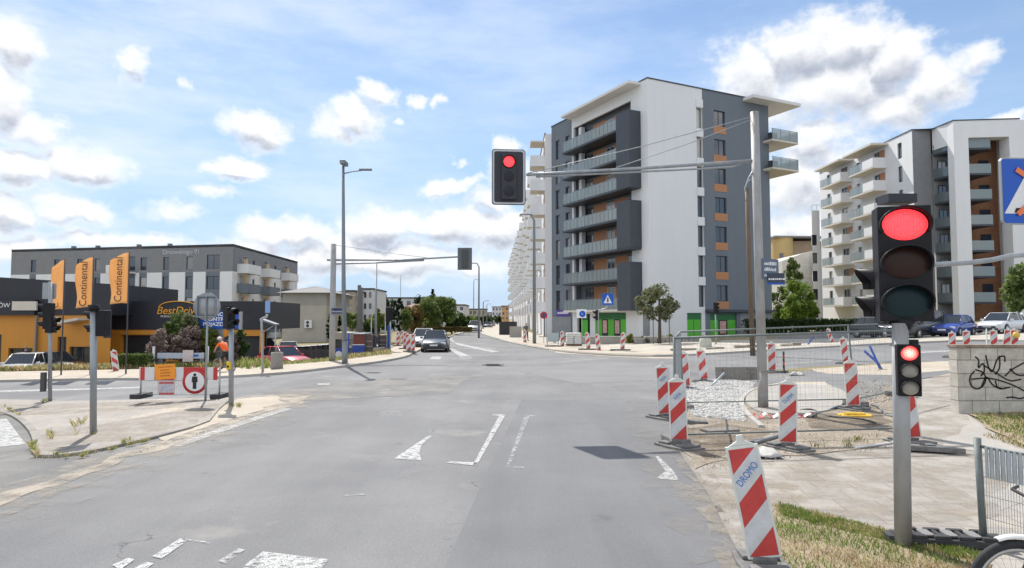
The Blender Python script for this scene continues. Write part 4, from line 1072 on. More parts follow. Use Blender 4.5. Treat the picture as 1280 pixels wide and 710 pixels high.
# overhead red signal on its long arm
def gantry_right():
    g = G(954, 512); Y = g.y
    t = thing('gantry_signal', 'tall grey pole with a long arm carrying the overhead red signal over the road', 'traffic light', (g.x, g.y, g.z+.06))
    top = AT(943, Y, 140); lx = top.x-g.x
    MB().tube([(0,0,-.06),(lx*.5,0,(top.z-g.z)*.5),(lx,0,top.z-g.z-.06)], [.120,.112,.105], 20).build('pole', POLE_RUST, t)
    MB().tube([(0,0,-.05),(.0,0,.9)], [.127,.125], 20).build('pole_sleeve', mat('pole_grey_paint', (.30,.31,.31), .6, .2, 0, 4, 0, (.27,.215,.175)), t)
    def P(px, py, y=Y): return AT(px, y, py) - Vector((g.x, g.y, g.z+.06))
    S = AT(636, 16.0, 221)
    yend = 15.95
    up = [P(941,201)] + [AT(px, Y+(yend-Y)*(940-px)/280, py)-Vector((g.x,g.y,g.z+.06)) for px, py in ((880,205),(800,210.5),(720,215),(658,218.5))]
    lo = [P(927,205), AT(915,Y-.1,208.5)-Vector((g.x,g.y,g.z+.06))] + [AT(px, Y+(yend-Y)*(940-px)/280, py)-Vector((g.x,g.y,g.z+.06)) for px, py in ((880,210.8),(800,214.8),(720,218.6),(670,221))]
    MB().tube(up, [.042,.042,.04,.038,.034], 12).tube(lo, .024, 10).build('arm', POLE, t)
    for a, b_ in (((939,146),(660,216.5)), ((940,149),(770,209.5))):
        e = AT(b_[0], Y+(yend-Y)*(940-b_[0])/280, b_[1]) - Vector((g.x,g.y,g.z+.06))
        s = P(*a); mid = s.lerp(e, .5) - Vector((0,0,.05)); MB().tube([s, mid, e], .012, 6).build('stay_cable', STEEL, t)
    MB().tube([P(946,206),P(936,222),P(931,236),P(932,252)], .02, 8).build('cable_loop', POLE, t)
    c = S - Vector((g.x,g.y,g.z+.06))
    rz = R(6)
    bw, bh = .82, 1.36
    def rr(w, h, r, n=5):
        return [(sx*(w/2-r)+r*math.cos(a0+R(90)*k/n), sz*(h/2-r)+r*math.sin(a0+R(90)*k/n)) for sx, sz, a0 in ((1,1,0),(-1,1,R(90)),(-1,-1,R(180)),(1,-1,R(270))) for k in range(n+1)]
    bd = MB().prism(rr(bw,bh,.07), .02, .05, 'y'); bo = bd.build('backboard', BLK2, t, c, rz)
    ring = MB(); o1, o2 = rr(bw-.035,bh-.035,.06), rr(bw-.115,bh-.115,.05); n = len(o1)
    ring.add([(p[0],.013,p[1]) for p in o1]+[(p[0],.013,p[1]) for p in o2], [(i,(i+1)%n,n+(i+1)%n,n+i) for i in range(n)]); ring.build('backboard_rim', mat('rim_light', (.50,.51,.54), .5), bo)
    h = MB().box(-.18,.18,-.05,.018,-.56,.56).build('signal_head', BLK2, bo, bevel=.015)
    for i, m in enumerate((LENS_R, LENS_K, LENS_K)):
        MB().lathe([(0,-.02),(.07,-.014),(.135,0)], (0,-.052,0), 28, 'y').build('lens', m, h, (0,0,.36-.36*i))
        if i == 0: MB().lathe([(.145,-.05),(.145,-.0),(.153,.0),(.153,-.05)], (0,-.052,0), 24, 'y').build('lens_hood', BLK, h, (0,0,.36-.36*i))
    # street name plates half way up
    pl = MB().box(-.02,.62,-.03,.03,0,.52).build('street_sign', mat('sign_slate', (.10,.14,.20), .45), t, P(950,349)+Vector((.02,-.1,0)), R(-38) if False else R(32))
    bb = MB(); rr_ = random.Random(5)
    for i, z in enumerate((.40,.25,.10)):
        x = .05
        while x < .52: 
            w = rr_.uniform(.02,.05); bb.box(x,x+w,-.036,-.031,z-.04,z+.045 if rr_.random()<.7 else z+.02); x += w+.018
    bb.build('sign_letters', WHITE_L, pl)
    p2 = MB().box(0,.42,-.03,.03,0,.29).build('street_sign', mat('sign_dark', (.035,.045,.075), .45), t, P(957,356)+Vector((.02,-.05,0)), R(-8))
    bb = MB(); x = .03
    while x < .38: w = rr_.uniform(.02,.05); bb.box(x,x+w,-.036,-.031,.12,.16); x += w+.015
    bb.build('sign_letters', WHITE_L, p2); MB().box(0,.42,-.036,-.031,.0,.045).build('sign_band', SIGN_B, p2)
    return t
gantry_right()

def gantry_left():
    g = at(416, 37.0); 
    t = thing('gantry_signal', 'distant overhead signal seen from the back, on a pole with a blue street sign', 'traffic light', g)
    B = Vector(g)
    MB().cyl((0,0,-.05),(0,0,Z(305,37)-g.z), .17, .15, 16).build('pole', mat('pole_concrete', (.34,.34,.335), .8, 0, .1, 5), t)
    def P(px, py, y=37.0): return AT(px, y, py)-B
    MB().tube([P(409,325),P(500,325),P(574,321)], [.06,.055,.045], 10).tube([P(416,330),P(470,328.5),P(530,325.5)], .045, 8).build('arm', POLE, t)
    MB().tube([P(417,306),P(500,318),P(540,323)], .014, 6).build('stay_cable', STEEL, t)
    c = P(581,323.5)
    bd = MB().box(-.40,.40,-.02,.02,-.62,.62).build('backboard', mat('backboard_grey', (.115,.13,.135), .5, .1), t, c, bevel=.01)
    MB().box(-.16,.16,-.10,-.021,-.5,.5).build('signal_head', mat('back_dark', (.06,.065,.065), .5), bd)
    s = MB().box(-.36,.40,-.26,-.22,0,.30).build('street_sign', mat('sign_navy', (.02,.035,.10), .45), t, P(424,391)+Vector((0,0,-.05)))
    text('sign_letters', 'Dmowskiego', .13, WHITE_L, s, (.02,-.265,.12))
gantry_left()

def street_lamp():
    g = G(431, 457)
    t = thing('street_lamp', 'tall grey street lamp at the far left kerb with one long arm', 'street lamp', g)
    Y = g.y; B = Vector(g)
    def P(px, py, dy=0): return AT(px, Y+dy, py)-B
    MB().tube([(0,0,-.05),P(429.5,350),P(429,208)], [.13,.10,.065], 14).tube([(0,0,-.05),(0,0,1.2)], [.145,.145], 14).build('pole', STEEL_D, t)
    MB().tube([P(429.5,217),P(440,214.5),P(452,213)], .03, 8).build('arm', STEEL_D, t)
    MB().cbox(P(457,212), (.62,.22,.09)).build('lamp_head', STEEL_D, t, bevel=.02)
    MB().cbox(P(430,204), (.26,.75,.20)).build('lamp_head', STEEL_D, t, bevel=.03)
street_lamp()
def far_lamp(px, pyb, pyt, label, w=.09, arm=1):
    g = G(px, pyb); t = thing('street_lamp', label, 'street lamp', g, 0, 'lamp posts down the street')
    h = AT(px, g.y, pyt).z-g.z
    MB().tube([(0,0,0),(0,0,h*.95),(arm*.25,0,h)], [w*1.3,w*.8,w*.6], 10).build('pole', STEEL_D, t)
    MB().cbox((arm*.75,0,h), (1.0,.25,.1)).build('lamp_head', STEEL_D, t, bevel=.02)
far_lamp(598.5, 422.5, 329, 'lamp post at the right kerb in front of the parked grey van', .10, -1)
far_lamp(668, 431, 268, 'lamp post in front of the white balconies', .13, -1)
far_lamp(592, 410, 349, 'lamp post far down the street, left of the nearest right kerb lamp', .10)
far_lamp(604, 411.5, 376, 'short looking lamp post far along the right kerb', .12)
far_lamp(608.5, 408.5, 380, 'farthest thin lamp post on the right kerb', .12)
def mast(px, Y, pyt, r, label, m=None, name='utility_pole', cat='pole', lean=0):
    g = at(px, Y); t = thing(name, label, cat, g)
    h = Z(pyt, Y)-g.z
    MB().tube([(0,0,-.1),(lean*.5,0,h*.5),(lean,0,h)], [r,r*.9,r*.75], 10).build('pole', m or STEEL_D, t)
    MB().lathe([(0,.05),(r*.7,.04),(r*.8,0)],(lean,0,h),10).build('cap', m or STEEL_D, t)
WOODP = mat('weathered_wood', (.16,.115,.08), .85, 0, .2, 4, .4, stretch=(4,4,.5)); CONC_P = mat('dark_concrete', (.13,.125,.12), .85, 0, .15, 5)
mast(449, 55, 357, .20, 'tall dark concrete post behind the blue kiosks', CONC_P)
mast(451.8, 56, 360, .14, 'thinner dark post close behind the tall concrete one', CONC_P)
mast(470.5, 52, 330, .055, 'thin flag mast behind the brown fence panels', STEEL)
mast(470, 51.5, 362, .10, 'short grey post beside the thin flag mast', STEEL_D)
mast(500.5, 80, 345, .05, 'thin antenna mast over the cypress tree', STEEL)
mast(464.5, 50, 398, .05, 'short fence mast left of the thin flag mast', STEEL); mast(482, 50, 396, .05, 'short fence mast right of the thin flag mast', STEEL)
# wooden lamp post behind the gantry pole
def wood_lamp():
    Y = 37.0; g = at(940, Y); t = thing('street_lamp', 'brown wooden lamp post with a curved arm close behind the gantry pole', 'street lamp', g)
    B = Vector(g)
    def P(px, py): return AT(px, Y, py)-B
    MB().tube([(0,0,-.1),P(936.5,330),P(933.5,235)], [.15,.13,.11], 12).build('pole', WOODP, t)
    MB().tube([P(934,244),P(931.5,234),P(934,228),P(940,225)], .045, 8).build('arm', STEEL_D, t)
    MB().cbox(P(943,225), (.5,.25,.12)).build('lamp_head', STEEL_D, t, bevel=.02)
wood_lamp()

# near right signal post
def near_post():
    g = G(1129, 684); Y = g.y
    t = thing('traffic_signal', 'nearest traffic signal glowing red on a rusty grey post', 'traffic light', (g.x, g.y, .03)); B = Vector((g.x,g.y,.03))
    def P(px, py, dy=0): return AT(px, Y+dy, py)-B
    MB().tube([(0,0,-.08),P(1126.5,500),P(1125,404)], [.079,.078,.076], 24).build('pole', POLE_RUST, t)
    fz = face_to((g.x, g.y))*.55
    Wd, Hc = .495, .395
    hd = signal(t, P(1132,329,-.05), fz, 3, Wd, Hc, 0, [LENS_R, LENS_A, LENS_G], .15, .26, .160, lens_sx=1.32)
    # wooden-looking bracket under the head
    MB().cyl(P(1131,400), P(1131,412), .10, .06, 14).build('bracket', BLK, t)
    # head for the side street, seen from its flank: only hoods and housing show
    signal(t, P(1103,371,.36), R(-100), 2, .34, .30, 0, [LENS_A, LENS_G], .27, .16, .135)
    MB().cbox(P(1121,249.5,.15), (.30,.22,.09)).build('top_cap', BLK2, t)
    # small three-lens cyclist signal lower on the post
    signal(t, P(1137,463,-.14), fz, 3, .215, .172, 0, [LENS_RO, LENS_W, LENS_W], .09, .14, .072, lens_sx=1.12)
    MB().cbox(P(1140,428), (.1,.06,.06)).build('bracket', BLK, t)
    # arm that carries the crossing sign
    q = MB().tube([P(1128,331,.12),P(1168,331,.1),P(1215,328,.1),P(1240,325,.1),P(1262,320,.1),P(1310,316,.1),P(1340,314,.1)], .026, 12); q.build('sign_arm', POLE, t)
    MB().tube([P(1300,317,.1),P(1300,290,.1),P(1300,200,.1)], .024, 10).build('sign_post', POLE, t)
    s = thing('crossing_sign', 'blue pedestrian crossing sign struck out with orange tape, cut by the right edge', 'sign', B + P(1291,239,.05), R(4))
    hw, hh = .345, .35
    def rr(w, h, r, n=5): return [(sx*(w-r)+r*math.cos(a0+R(90)*k/n), sz*(h-r)+r*math.sin(a0+R(90)*k/n)) for sx, sz, a0 in ((1,1,0),(-1,1,R(90)),(-1,-1,R(180)),(1,-1,R(270))) for k in range(n+1)]
    MB().prism(rr(hw,hh,.045), 0, .03, 'y').build('sign_plate', SIGN_BACK, s)
    MB().prism(rr(hw-.014,hh-.014,.035), -.004, -.001, 'y').build('sign_face', SIGN_B, s)
    MB().prism([(-.325,-.238),(.325,-.238),(0,.30)], -.008, -.005, 'y').build('white_triangle', SIGN_W, s)
    f = MB(); f.disc((0,-.0105,.13),.035,16); f.quad((-.03,-.0105,.09),(.04,-.0105,.09),(.05,-.0105,-.02),(-.05,-.0105,-.02)); f.quad((-.05,-.0105,-.02),(0,-.0105,-.02),(-.06,-.0105,-.16),(-.09,-.0105,-.15)); f.quad((0,-.0105,-.02),(.05,-.0105,-.02),(.10,-.0105,-.15),(.07,-.0105,-.16))
    for i in range(4): f.quad((-.22+i*.12,-.0105,-.228),(-.16+i*.12,-.0105,-.228),(-.15+i*.11,-.0105,-.18),(-.20+i*.11,-.0105,-.18))
    f.build('walking_figure', BLACK, s)
    TAPE = mat('orange_tape', (.80,.19,.06), .5)
    def band(a, b_, w, m, y, nm): 
        a, b_ = Vector(a), Vector(b_); d = (b_-a).normalized(); n_ = Vector((-d.y,d.x))*w/2
        MB().prism([a+n_,a-n_,b_-n_,b_+n_], y-.004, y, 'y').build(nm, m, s)
    band((-.185,.225),(.2,-.02),.055,TAPE,-.014,'tape_strip'); band((-.19,-.245),(.2,.06),.055,TAPE,-.019,'tape_strip')
    band((-.215,-.155),(-.02,-.17),.032,BLACK,-.012,'tape_shadow') if False else None
near_post()

# left corner signal posts
def left_posts():
    g = G(62.5, 503); g.z = gz(g.x)+.05; Y = g.y; B = Vector(g)
    t = thing('traffic_signal', 'signal post far left with a grey plate on top and signals either side', 'traffic light', g)
    def P(px, py, dy=0): return AT(px, Y+dy, py)-B
    MB().cyl((0,0,-.08), P(63,352), .062, .058, 16).build('pole', POLE, t)
    MB().cbox(P(57,363.5,.08), (.20,.03,.55)).cbox(P(67.5,364,.08), (.14,.03,.52)).build('back_plate', SIGN_BACK, t)
    signal(t, P(56,395,.0), R(-85), 3, .26, .29, 0, [LENS_A, LENS_A, LENS_G], .22, .26, .1)
    signal(t, P(68,406,.0), R(85), 2, .26, .27, 0, [LENS_A, LENS_G], .22, .24, .1)
    MB().box(-.07,.07,-.18,-.06,0,.64).build('control_box', mat('box_dark', (.06,.062,.066), .5), t, P(57,489))
    g = G(116.5, 545); g.z = .05; Y = g.y; B = Vector(g)
    t = thing('traffic_signal', 'near left signal post standing alone on the paved corner', 'traffic light', g)
    def P(px, py, dy=0): return AT(px, Y+dy, py)-B
    MB().cyl((0,0,-.08), P(117,388), .062, .060, 18).build('pole', POLE, t)
    MB().cyl(P(117,389), P(117,381), .10, .10, 16).build('pole_cap', BLK, t)
    signal(t, P(122,404,.08), R(-88), 2, .22, .26, 0, [LENS_A, LENS_G], .27, .20, .09)
    MB().box(.0,.012,.1,.34,-.30,.28).build('backboard', BLK2, t, P(126,404,.0))
    g = G(289, 508); g.z = gz(g.x)+.02; Y = g.y; B = Vector(g)
    t = thing('traffic_signal', 'signal post with a yellow push button box beside the road closed barrier', 'traffic light', g)
    def P(px, py, dy=0): return AT(px, Y+dy, py)-B
    MB().cyl((0,0,-.08), P(289,404), .066, .062, 18).build('pole', POLE, t)
    signal(t, P(289.5,397.5,-.08), R(60), 2, .24, .28, 0, [LENS_A, LENS_G], .25, .2, .1)
    MB().cbox(P(286,384), (.2,.2,.06)).build('pole_cap', BLK, t)
    bx = MB().cbox((0,0,0), (.10,.11,.20)).build('push_button_box', mat('button_yellow', (.75,.50,.02), .45), t, P(286,457,-.10), bevel=.015)
    MB().cyl((0,-.062,-.02),(0,-.07,-.02),.03).build('button', BLACK, bx)
left_posts()
def small_signal(px, pyb, pyt, label, mirror=1, lit=None, r=.05):
    g = G(px, pyb); g.z = gz(g.x)+.1; Y = g.y; B = Vector(g); h = Z(pyt, Y)-g.z
    t = thing('traffic_signal', label, 'traffic light', g)
    MB().cyl((0,0,-.1),(0,0,h-.2), r, r, 12).build('pole', POLE, t)
    signal(t, (.08*mirror,-.1,h-.42), R(35*mirror), 3, .28, .28, 0, [LENS_A, LENS_A, LENS_G], .2, .2, .1)
    return t
small_signal(895, 432, 378, 'small signal post in front of the slate block, leaning slightly', 1)
def far_left_signal():
    g = G(487.5, 441); g.z = gz(g.x)+.1; Y = g.y; B = Vector(g); h = Z(383, Y)-g.z
    t = thing('traffic_signal', 'distant signal post at the end of the brown fence with a blue lower wrap', 'traffic light', g)
    MB().cyl((0,0,-.1),(0,0,h-.3), .07, .06, 12).build('pole', STEEL, t)
    signal(t, (-.1,.1,h-.55), R(160), 3, .30, .33, 0, None, .22, .22, .11); signal(t, (.12,-.05,h-.5), R(70), 3, .26, .3, 0, [LENS_A, LENS_A, LENS_G], .2, .2, .1)
    MB().box(-.19,-.02,-.12,.12,0,.0+1.75).build('blue_wrap', mat('blue_cloth', (.02,.07,.30), .7), t)
far_left_signal()

# round sign seen from the back, and the blue service sign behind it
def signs():
    g = G(258.5, 497); Y = 18.6; g = at(258.5, Y); g.z += .05; B = Vector(g)
    t = thing('round_sign', 'round road sign seen from its grey back, in front of the blue service sign', 'sign', g)
    z = Z(383,Y)-g.z; r = .38
    MB().cyl((0,.06,-.05),(0,.06,z+.3), .03, .03, 12).build('sign_post', POLE, t)
    MB().lathe([(0,0),(r,0),(r,.02),(0,.02)], (0,0,z), 36, 'y').build('sign_plate', SIGN_BACK, t)
    MB().box(-.27,.27,-.03,-.003,z-.30,z-.265).box(-.27,.27,-.03,-.003,z+.265,z+.3).box(-.27,-.245,-.03,-.003,z-.265,z+.265).box(.245,.27,-.03,-.003,z-.265,z+.265).box(-.02,.02,-.045,-.003,z-.37,z+.262).build('rear_frame', STEEL_D, t)
    Y = 40.5; g = at(272, Y); B = Vector(g)
    t = thing('service_sign', 'blue vehicle inspection sign on a broad grey pylon', 'sign', g)
    def P(px, py): return AT(px, Y, py)-B
    a, b_ = P(248,411), P(300,389.5)
    MB().box(a.x,b_.x,-.1,.0,a.z,b_.z).build('sign_face', SIGN_B, t)
    MB().box(P(299.5,400).x,P(303,400).x,-.12,.05,P(300,412).z,b_.z).build('sign_end', SIGN_BACK, t)
    MB().box(P(266,0).x,P(280,0).x,.01,.3,-.2,a.z+.1).build('pylon', STEEL, t)
    for i, s in enumerate(('STACJA','KONTROLI','POJAZDÓW')): text('sign_lettering', s, .30, WHITE_L, t, ((a.x+b_.x)/2+.02, -.115, b_.z-.17-i*.30), sx=1.15, bold=.008)
    for px_, py, s in ((277,414,1),): MB().box(P(279.5,0).x,P(284,0).x,-.02,.0,P(0,421).z,P(0,412).z).build('orange_plate', ORG, t)
signs()
def crossing_far():
    g = G(748, 439); g.z = gz(g.x)+.1; Y = g.y; B = Vector(g)
    t = thing('crossing_sign', 'blue square pedestrian crossing sign on a bent pole before the green shop', 'sign', g)
    def P(px, py): return AT(px, Y, py)-B
    MB().tube([(0,0,-.1),P(748,390),P(749,387.5),P(756,386),P(759,384),P(759,378)], .045, 10).build('pole', POLE, t)
    c = P(759.5,374); hw = .40
    MB().box(c.x-hw,c.x+hw,-.06,-.03,c.z-hw,c.z+hw).build('sign_plate', SIGN_B, t)
    MB().prism([(c.x-.3,c.z-.28),(c.x+.3,c.z-.28),(c.x,c.z+.3)], -.07, -.063, 'y').build('white_triangle', SIGN_W, t)
    MB().prism([(c.x-.05,c.z-.2),(c.x+.06,c.z-.2),(c.x+.04,c.z+.12),(c.x-.03,c.z+.12)], -.08, -.073, 'y').build('walking_figure', BLACK, t)
    signal(t, P(745,394)+Vector((0,.1,0)), R(-80), 2, .3, .36, 0, [LENS_A, LENS_G], .25, .22, .11)
    MB().box(-.02,.22,-.12,-.05,.9,1.5).build('push_button_box', mat('box_dark2', (.08,.09,.11), .5), t) if False else None
    g = G(727.5, 433); g.z = gz(g.x)+.1; Y = g.y; B = Vector(g)
    t = thing('cycle_sign', 'small white sign with a blue disc left of the far crossing sign', 'sign', g)
    def P(px, py): return AT(px, Y, py)-B
    MB().cyl((0,0,-.1),(0,0,P(727,386).z), .03, .03, 10).build('pole', POLE, t)
    c = P(727,392); MB().box(c.x-.42,c.x+.38,-.06,-.035,c.z-.36,c.z+.36).build('sign_plate', SIGN_W, t); MB().disc((c.x+.06,-.064,c.z-.03),.27,24).build('blue_disc', SIGN_B, t)
    MB().prism([(c.x+.0,c.z+.02),(c.x+.12,c.z-.03),(c.x+.0,c.z-.08)], -.07, -.066, 'y').build('arrow', SIGN_W, t)
    g = G(679.8, 430); g.z = gz(g.x)+.1; Y = g.y; B = Vector(g)
    t = thing('round_sign', 'round red rimmed sign in front of the white balconies', 'sign', g)
    def P(px, py): return AT(px, Y, py)-B
    MB().cyl((0,0,-.1),(0,0,P(679,388).z), .03, .03, 10).cyl((.26,0,-.1),(.26,0,P(684,392).z), .025, .025, 10).build('pole', POLE, t)
    z = P(0,394).z; MB().lathe([(0,-.06),(.33,-.06),(.33,-.03),(0,-.03)], (0,0,z), 28, 'y').build('sign_plate', RED_S, t); MB().disc((0,-.064,z),.2,24).build('sign_centre', mat('sign_dark_blue', (.05,.06,.16), .5), t)
crossing_far()
# orange flags on dark poles
def flags():
    FLAG = leaf_mat('flag_orange', (.93,.57,.23), (.95,.62,.28), .6, .40); TXT = mat('flag_print', (.05,.04,.035), .8)
    for px, pt, pb, wl_, label in ((79,325,387,15,'leftmost orange advertising flag, partly folded behind the signal'), (115,321.5,384.5,21,'middle orange advertising flag before the black garage'), (159.5,315.5,379.5,23,'rightmost and highest orange advertising flag')):
        Y = 33.5; g = at(px, Y); t = thing('advertising_flag', label, 'flag', g, 0, 'orange flags outside the garage')
        zt, zb = Z(pt,Y)-g.z, Z(pb,Y)-g.z; w = wl_/F*Y
        MB().cyl((.02,0,-.1),(.02,0,zt+.03), .04, .03, 10).build('flag_pole', mat('flag_pole_dark', (.05,.05,.055), .5), t)
        b = MB(); nu, nv = 9, 14; vs = []
        for j in range(nv+1):
            v = j/nv
            for i in range(nu+1):
                u = i/nu; top = zt - (zt-zb)*(.13*u*u+.03*u) ; bot = zb + (.03*math.sin(u*5))
                z = bot + (top-bot)*v; x = -w*u*(1 - .05*math.sin(v*7)); y = .07*math.sin(u*7+v*4)*u
                vs.append((x,y,z)); 
        for j in range(nv):
            for i in range(nu): b.add([], [])
        b.s = True; b.add(vs, [(j*(nu+1)+i, j*(nu+1)+i+1, (j+1)*(nu+1)+i+1, (j+1)*(nu+1)+i) for j in range(nv) for i in range(nu)]); b.s = False
        fo = b.build('flag_cloth', FLAG, t); md = fo.modifiers.new('thick', 'SOLIDIFY'); md.thickness = .012
        if w > .7:
            tx = text('flag_lettering', 'Continental', .53, TXT, fo, (-w*.46,-.10,zb+(zt-zb)*.47), (R(90),R(-90),0), .003, sx=.90)
        else:
            tx = text('flag_lettering', 'C', .40, TXT, fo, (-w*.5,-.10,zb+.22), (R(90),R(-90),0), .003)
flags()
# ------------------------------------------------------------------ red and white warning boards
def clip(poly, a, b, c):  # keep a*x+b*z<=c
    out = []
    for i in range(len(poly)):
        p, q = poly[i], poly[(i+1) % len(poly)]; fp, fq = a*p[0]+b*p[1]-c, a*q[0]+b*q[1]-c
        if fp <= 0: out.append(p)
        if (fp < 0 < fq) or (fq < 0 < fp):
            t = fp/(fp-fq); out.append((p[0]+(q[0]-p[0])*t, p[1]+(q[1]-p[1])*t))
    return out
REFR = mat('reflective_red', (.44,.04,.035), .45, 0, 0, 9, 0, (.58,.055,.045), detail=9); REFW = mat('reflective_white', (.50,.505,.50), .4, 0, 0, 9, 0, (.64,.65,.66), detail=9); FRAMEB = mat('board_frame', (.66,.67,.62), .5, 0, .08, 6)
RUB = mat('recycled_rubber', (.045,.045,.047), .8, 0, .3, 14, .4); RUB_G = mat('dusty_rubber', (.16,.155,.15), .85, 0, .3, 9, .4); LET_B = mat('board_print_blue', (.03,.17,.52), .6)
def board_mesh(w=.25, h=1.0, slope=1):
    red, white = [], []
    s = .25*h/w
    rect = [(-w/2,0),(w/2,0),(w/2,h),(-w/2,h)]
    # t' = (h-z)/h + .25*(x+w/2)/w ; red on [0,.235],[.5,.735],[.99,1.25]
    b = MB()
    for lo, hi, k in ((-.05,.235,0),(.235,.5,1),(.5,.735,0),(.735,.99,1),(.99,1.3,0)):
        # (h-z)/h + .25*(x/w+.5) in [lo,hi]
        p = clip(rect, .25/w, -1/h, hi-1-.125); p = clip(p, -.25/w, 1/h, -(lo-1-.125))
        if len(p) > 2:
            b.mi = k; b.add([(x*slope,-.022,z) for x, z in p], [tuple(range(len(p)))])
    return b.mesh('panel', [REFR, REFW])
PANELM = board_mesh()
_f = MB(); _f.box(-.148,.148,-.018,.018,-.025,1.03); _fm = _f.mesh('board_frame', FRAMEB, .008)
_n = MB(); _n.prism([(-.12,1.03),(.12,1.03),(.035,1.075),(.028,1.13),(-.028,1.13),(-.035,1.075)], -.016, .016, 'y'); _nm = _n.mesh('lamp_spigot', FRAMEB, .006)
_b = MB(); _b.prism([(-.20,-.40),(.20,-.40),(.23,-.1),(.23,.1),(.20,.40),(-.20,.40),(-.23,.1),(-.23,-.1)], 0, .055); _b.prism([(-.17,-.33),(.17,-.33),(.17,-.10),(-.17,-.10)], .055, .095); _b.prism([(-.17,.10),(.17,.10),(.17,.33),(-.17,.33)], .055, .095); _b.box(-.10,.10,-.06,.06,.055,.13)
_bm = _b.mesh('foot', RUB_G, .012)
BOARD_N = 0
def board(px, py, label, scale=1.0, lean=0.0, tilt=0.0, yaw=None, txt=None, group=None, foot_rz=R(38), dz=0.0, tear=False, flip=False):
    g = G(px, py); g.z = g.z + dz
    rz = face_to((g.x, g.y))*.6 if yaw is None else yaw
    t = thing('warning_board', label, 'warning board', g, rz, group or 'red and white warning boards round the site')
    t.scale = (scale*1.04, scale, scale)
    link('foot', _bm, t, (0,0,0), foot_rz)
    p = link('board_frame', _fm, t, (0,0,.14)); p.rotation_euler = (tilt, lean, 0)
    pn = link('panel', PANELM, p)
    if flip: pn.scale = (-1,1,1)
    link('lamp_spigot', _nm, p)
    if txt:
        a = math.atan2(.25, .25)
        tx = text('board_lettering', txt, .094, LET_B, p, (0,-.0245,.757), (R(90),-a*.98,0), .001, sx=.76, bold=0)
    return t
board(956, 713, 'nearest red and white warning board, leaning left at the road edge with blue lettering', .965, R(-10), R(-4), txt='DROMO', foot_rz=R(8))
board(849, 560, 'warning board with blue lettering on a dusty foot, right behind the nearest one', 1.02, R(-1.5), txt='WFA')
board(831, 524, 'warning board mostly hidden behind the lettered one at the road edge', 1.02, R(-2), txt='WFA')
board(985, 562, 'warning board with torn tape and faded lettering standing alone in the dug up ground', 1.0, R(1), R(2), txt='DUMM')
board(880, 478, 'short warning board at the far left corner of the white stones', .98, R(-6))
board(857, 487, 'warning board between the fence posts at the left end of the white stones', 1.0, R(-3), R(0))
board(965, 466, 'warning board right behind the gantry pole', 1.0, R(0))
board(1067, 513, 'broad warning board standing on the yellow foot by the fence joint', 1.02, R(-3))
board(1057, 455, 'far warning board above the broad one on the yellow foot', .95, R(-4))
board(1140, 556, 'warning board half hidden behind the nearest signal post', 1.05, R(-6), foot_rz=R(40))
board(1191, 447, 'warning board at the left end of the graffiti wall', .95)
board(1209, 444, 'warning board second from the left behind the graffiti wall', .95)
board(1234, 443, 'narrow turned warning board third from the left behind the graffiti wall', .95, yaw=R(60))
board(1243, 444, 'warning board fourth from the left behind the graffiti wall', .95)
board(1257, 442, 'warning board fifth from the left behind the graffiti wall', .95, R(8))
board(1269, 443, 'rightmost warning board behind the graffiti wall, beside a yellow disc', .95)
board(1122, 432, 'small warning board peeping out beside the lower signal', .95)
board(656, 429.5, 'warning board on the kerb left of the round red sign', 1.0, yaw=R(15), foot_rz=0)
board(703, 434.5, 'warning board in front of the pallet of white bags', 1.05, yaw=R(10))
board(735.5, 437.5, 'warning board left of the pair before the green shop', 1.05, R(-5))
board(748.5, 440, 'warning board at the foot of the far crossing sign', 1.0, R(-6))
board(778, 438, 'warning board right of the far crossing sign', 1.05, R(4))
board(1040, 429.5, 'leaning warning board across the street beside the hedge', .85, R(-14))
board(145, 466, 'warning board beside the clipped hedge across the left street', 1.0, R(-8), flip=True)
for i, (x, y, s, l) in enumerate(((497,434,'leftmost of the red and white boards bunched at the far left kerb',3),(504,431.5,'farthest of the red and white boards bunched at the far left kerb',-3),(506,438,'middle board of the bunch at the far left kerb',2),(511,442,'nearest board of the bunch at the far left kerb, left one of its pair',-4),(516,442.5,'nearest board of the bunch at the far left kerb, right one of its pair',3))):
    board(x, y, s, 1.0, R(l), yaw=R((20,-10,35,5,-25)[i]), dz=.1)
def yellow_disc():
    g = G(1268.5, 443); t = thing('warning_lamp', 'yellow round warning lamp beside the rightmost board', 'warning lamp', g)
    MB().cyl((0,0,0),(0,0,.75),.03,.025,8).build('lamp_post', RUB, t); MB().lathe([(0,-.12),(.12,-.11),(.15,-.06),(.15,.0),(0,.02)], (0,-.1,.88), 20, 'y').build('lamp_lens', mat('lamp_yellow', (.72,.48,.08), .3), t)
yellow_disc()
def row_poles():
    for i, (px, py) in enumerate(((980,466),)):
        g = G(px, py); t = thing('marker_post', 'thin red and black marker post beside the gantry pole', 'post', g)
        b = MB()
        for k in range(5): b.mi = k % 2; b.cyl((0,0,.15+k*.14),(0,0,.29+k*.14),.035,.035,10)
        b.build('striped_tube', [BLACK, RED_S], t); MB().lathe([(.18,0),(.18,.05),(.04,.10),(.035,.18),(0,.18)],(0,0,0),16).build('foot', RUB, t)
row_poles()

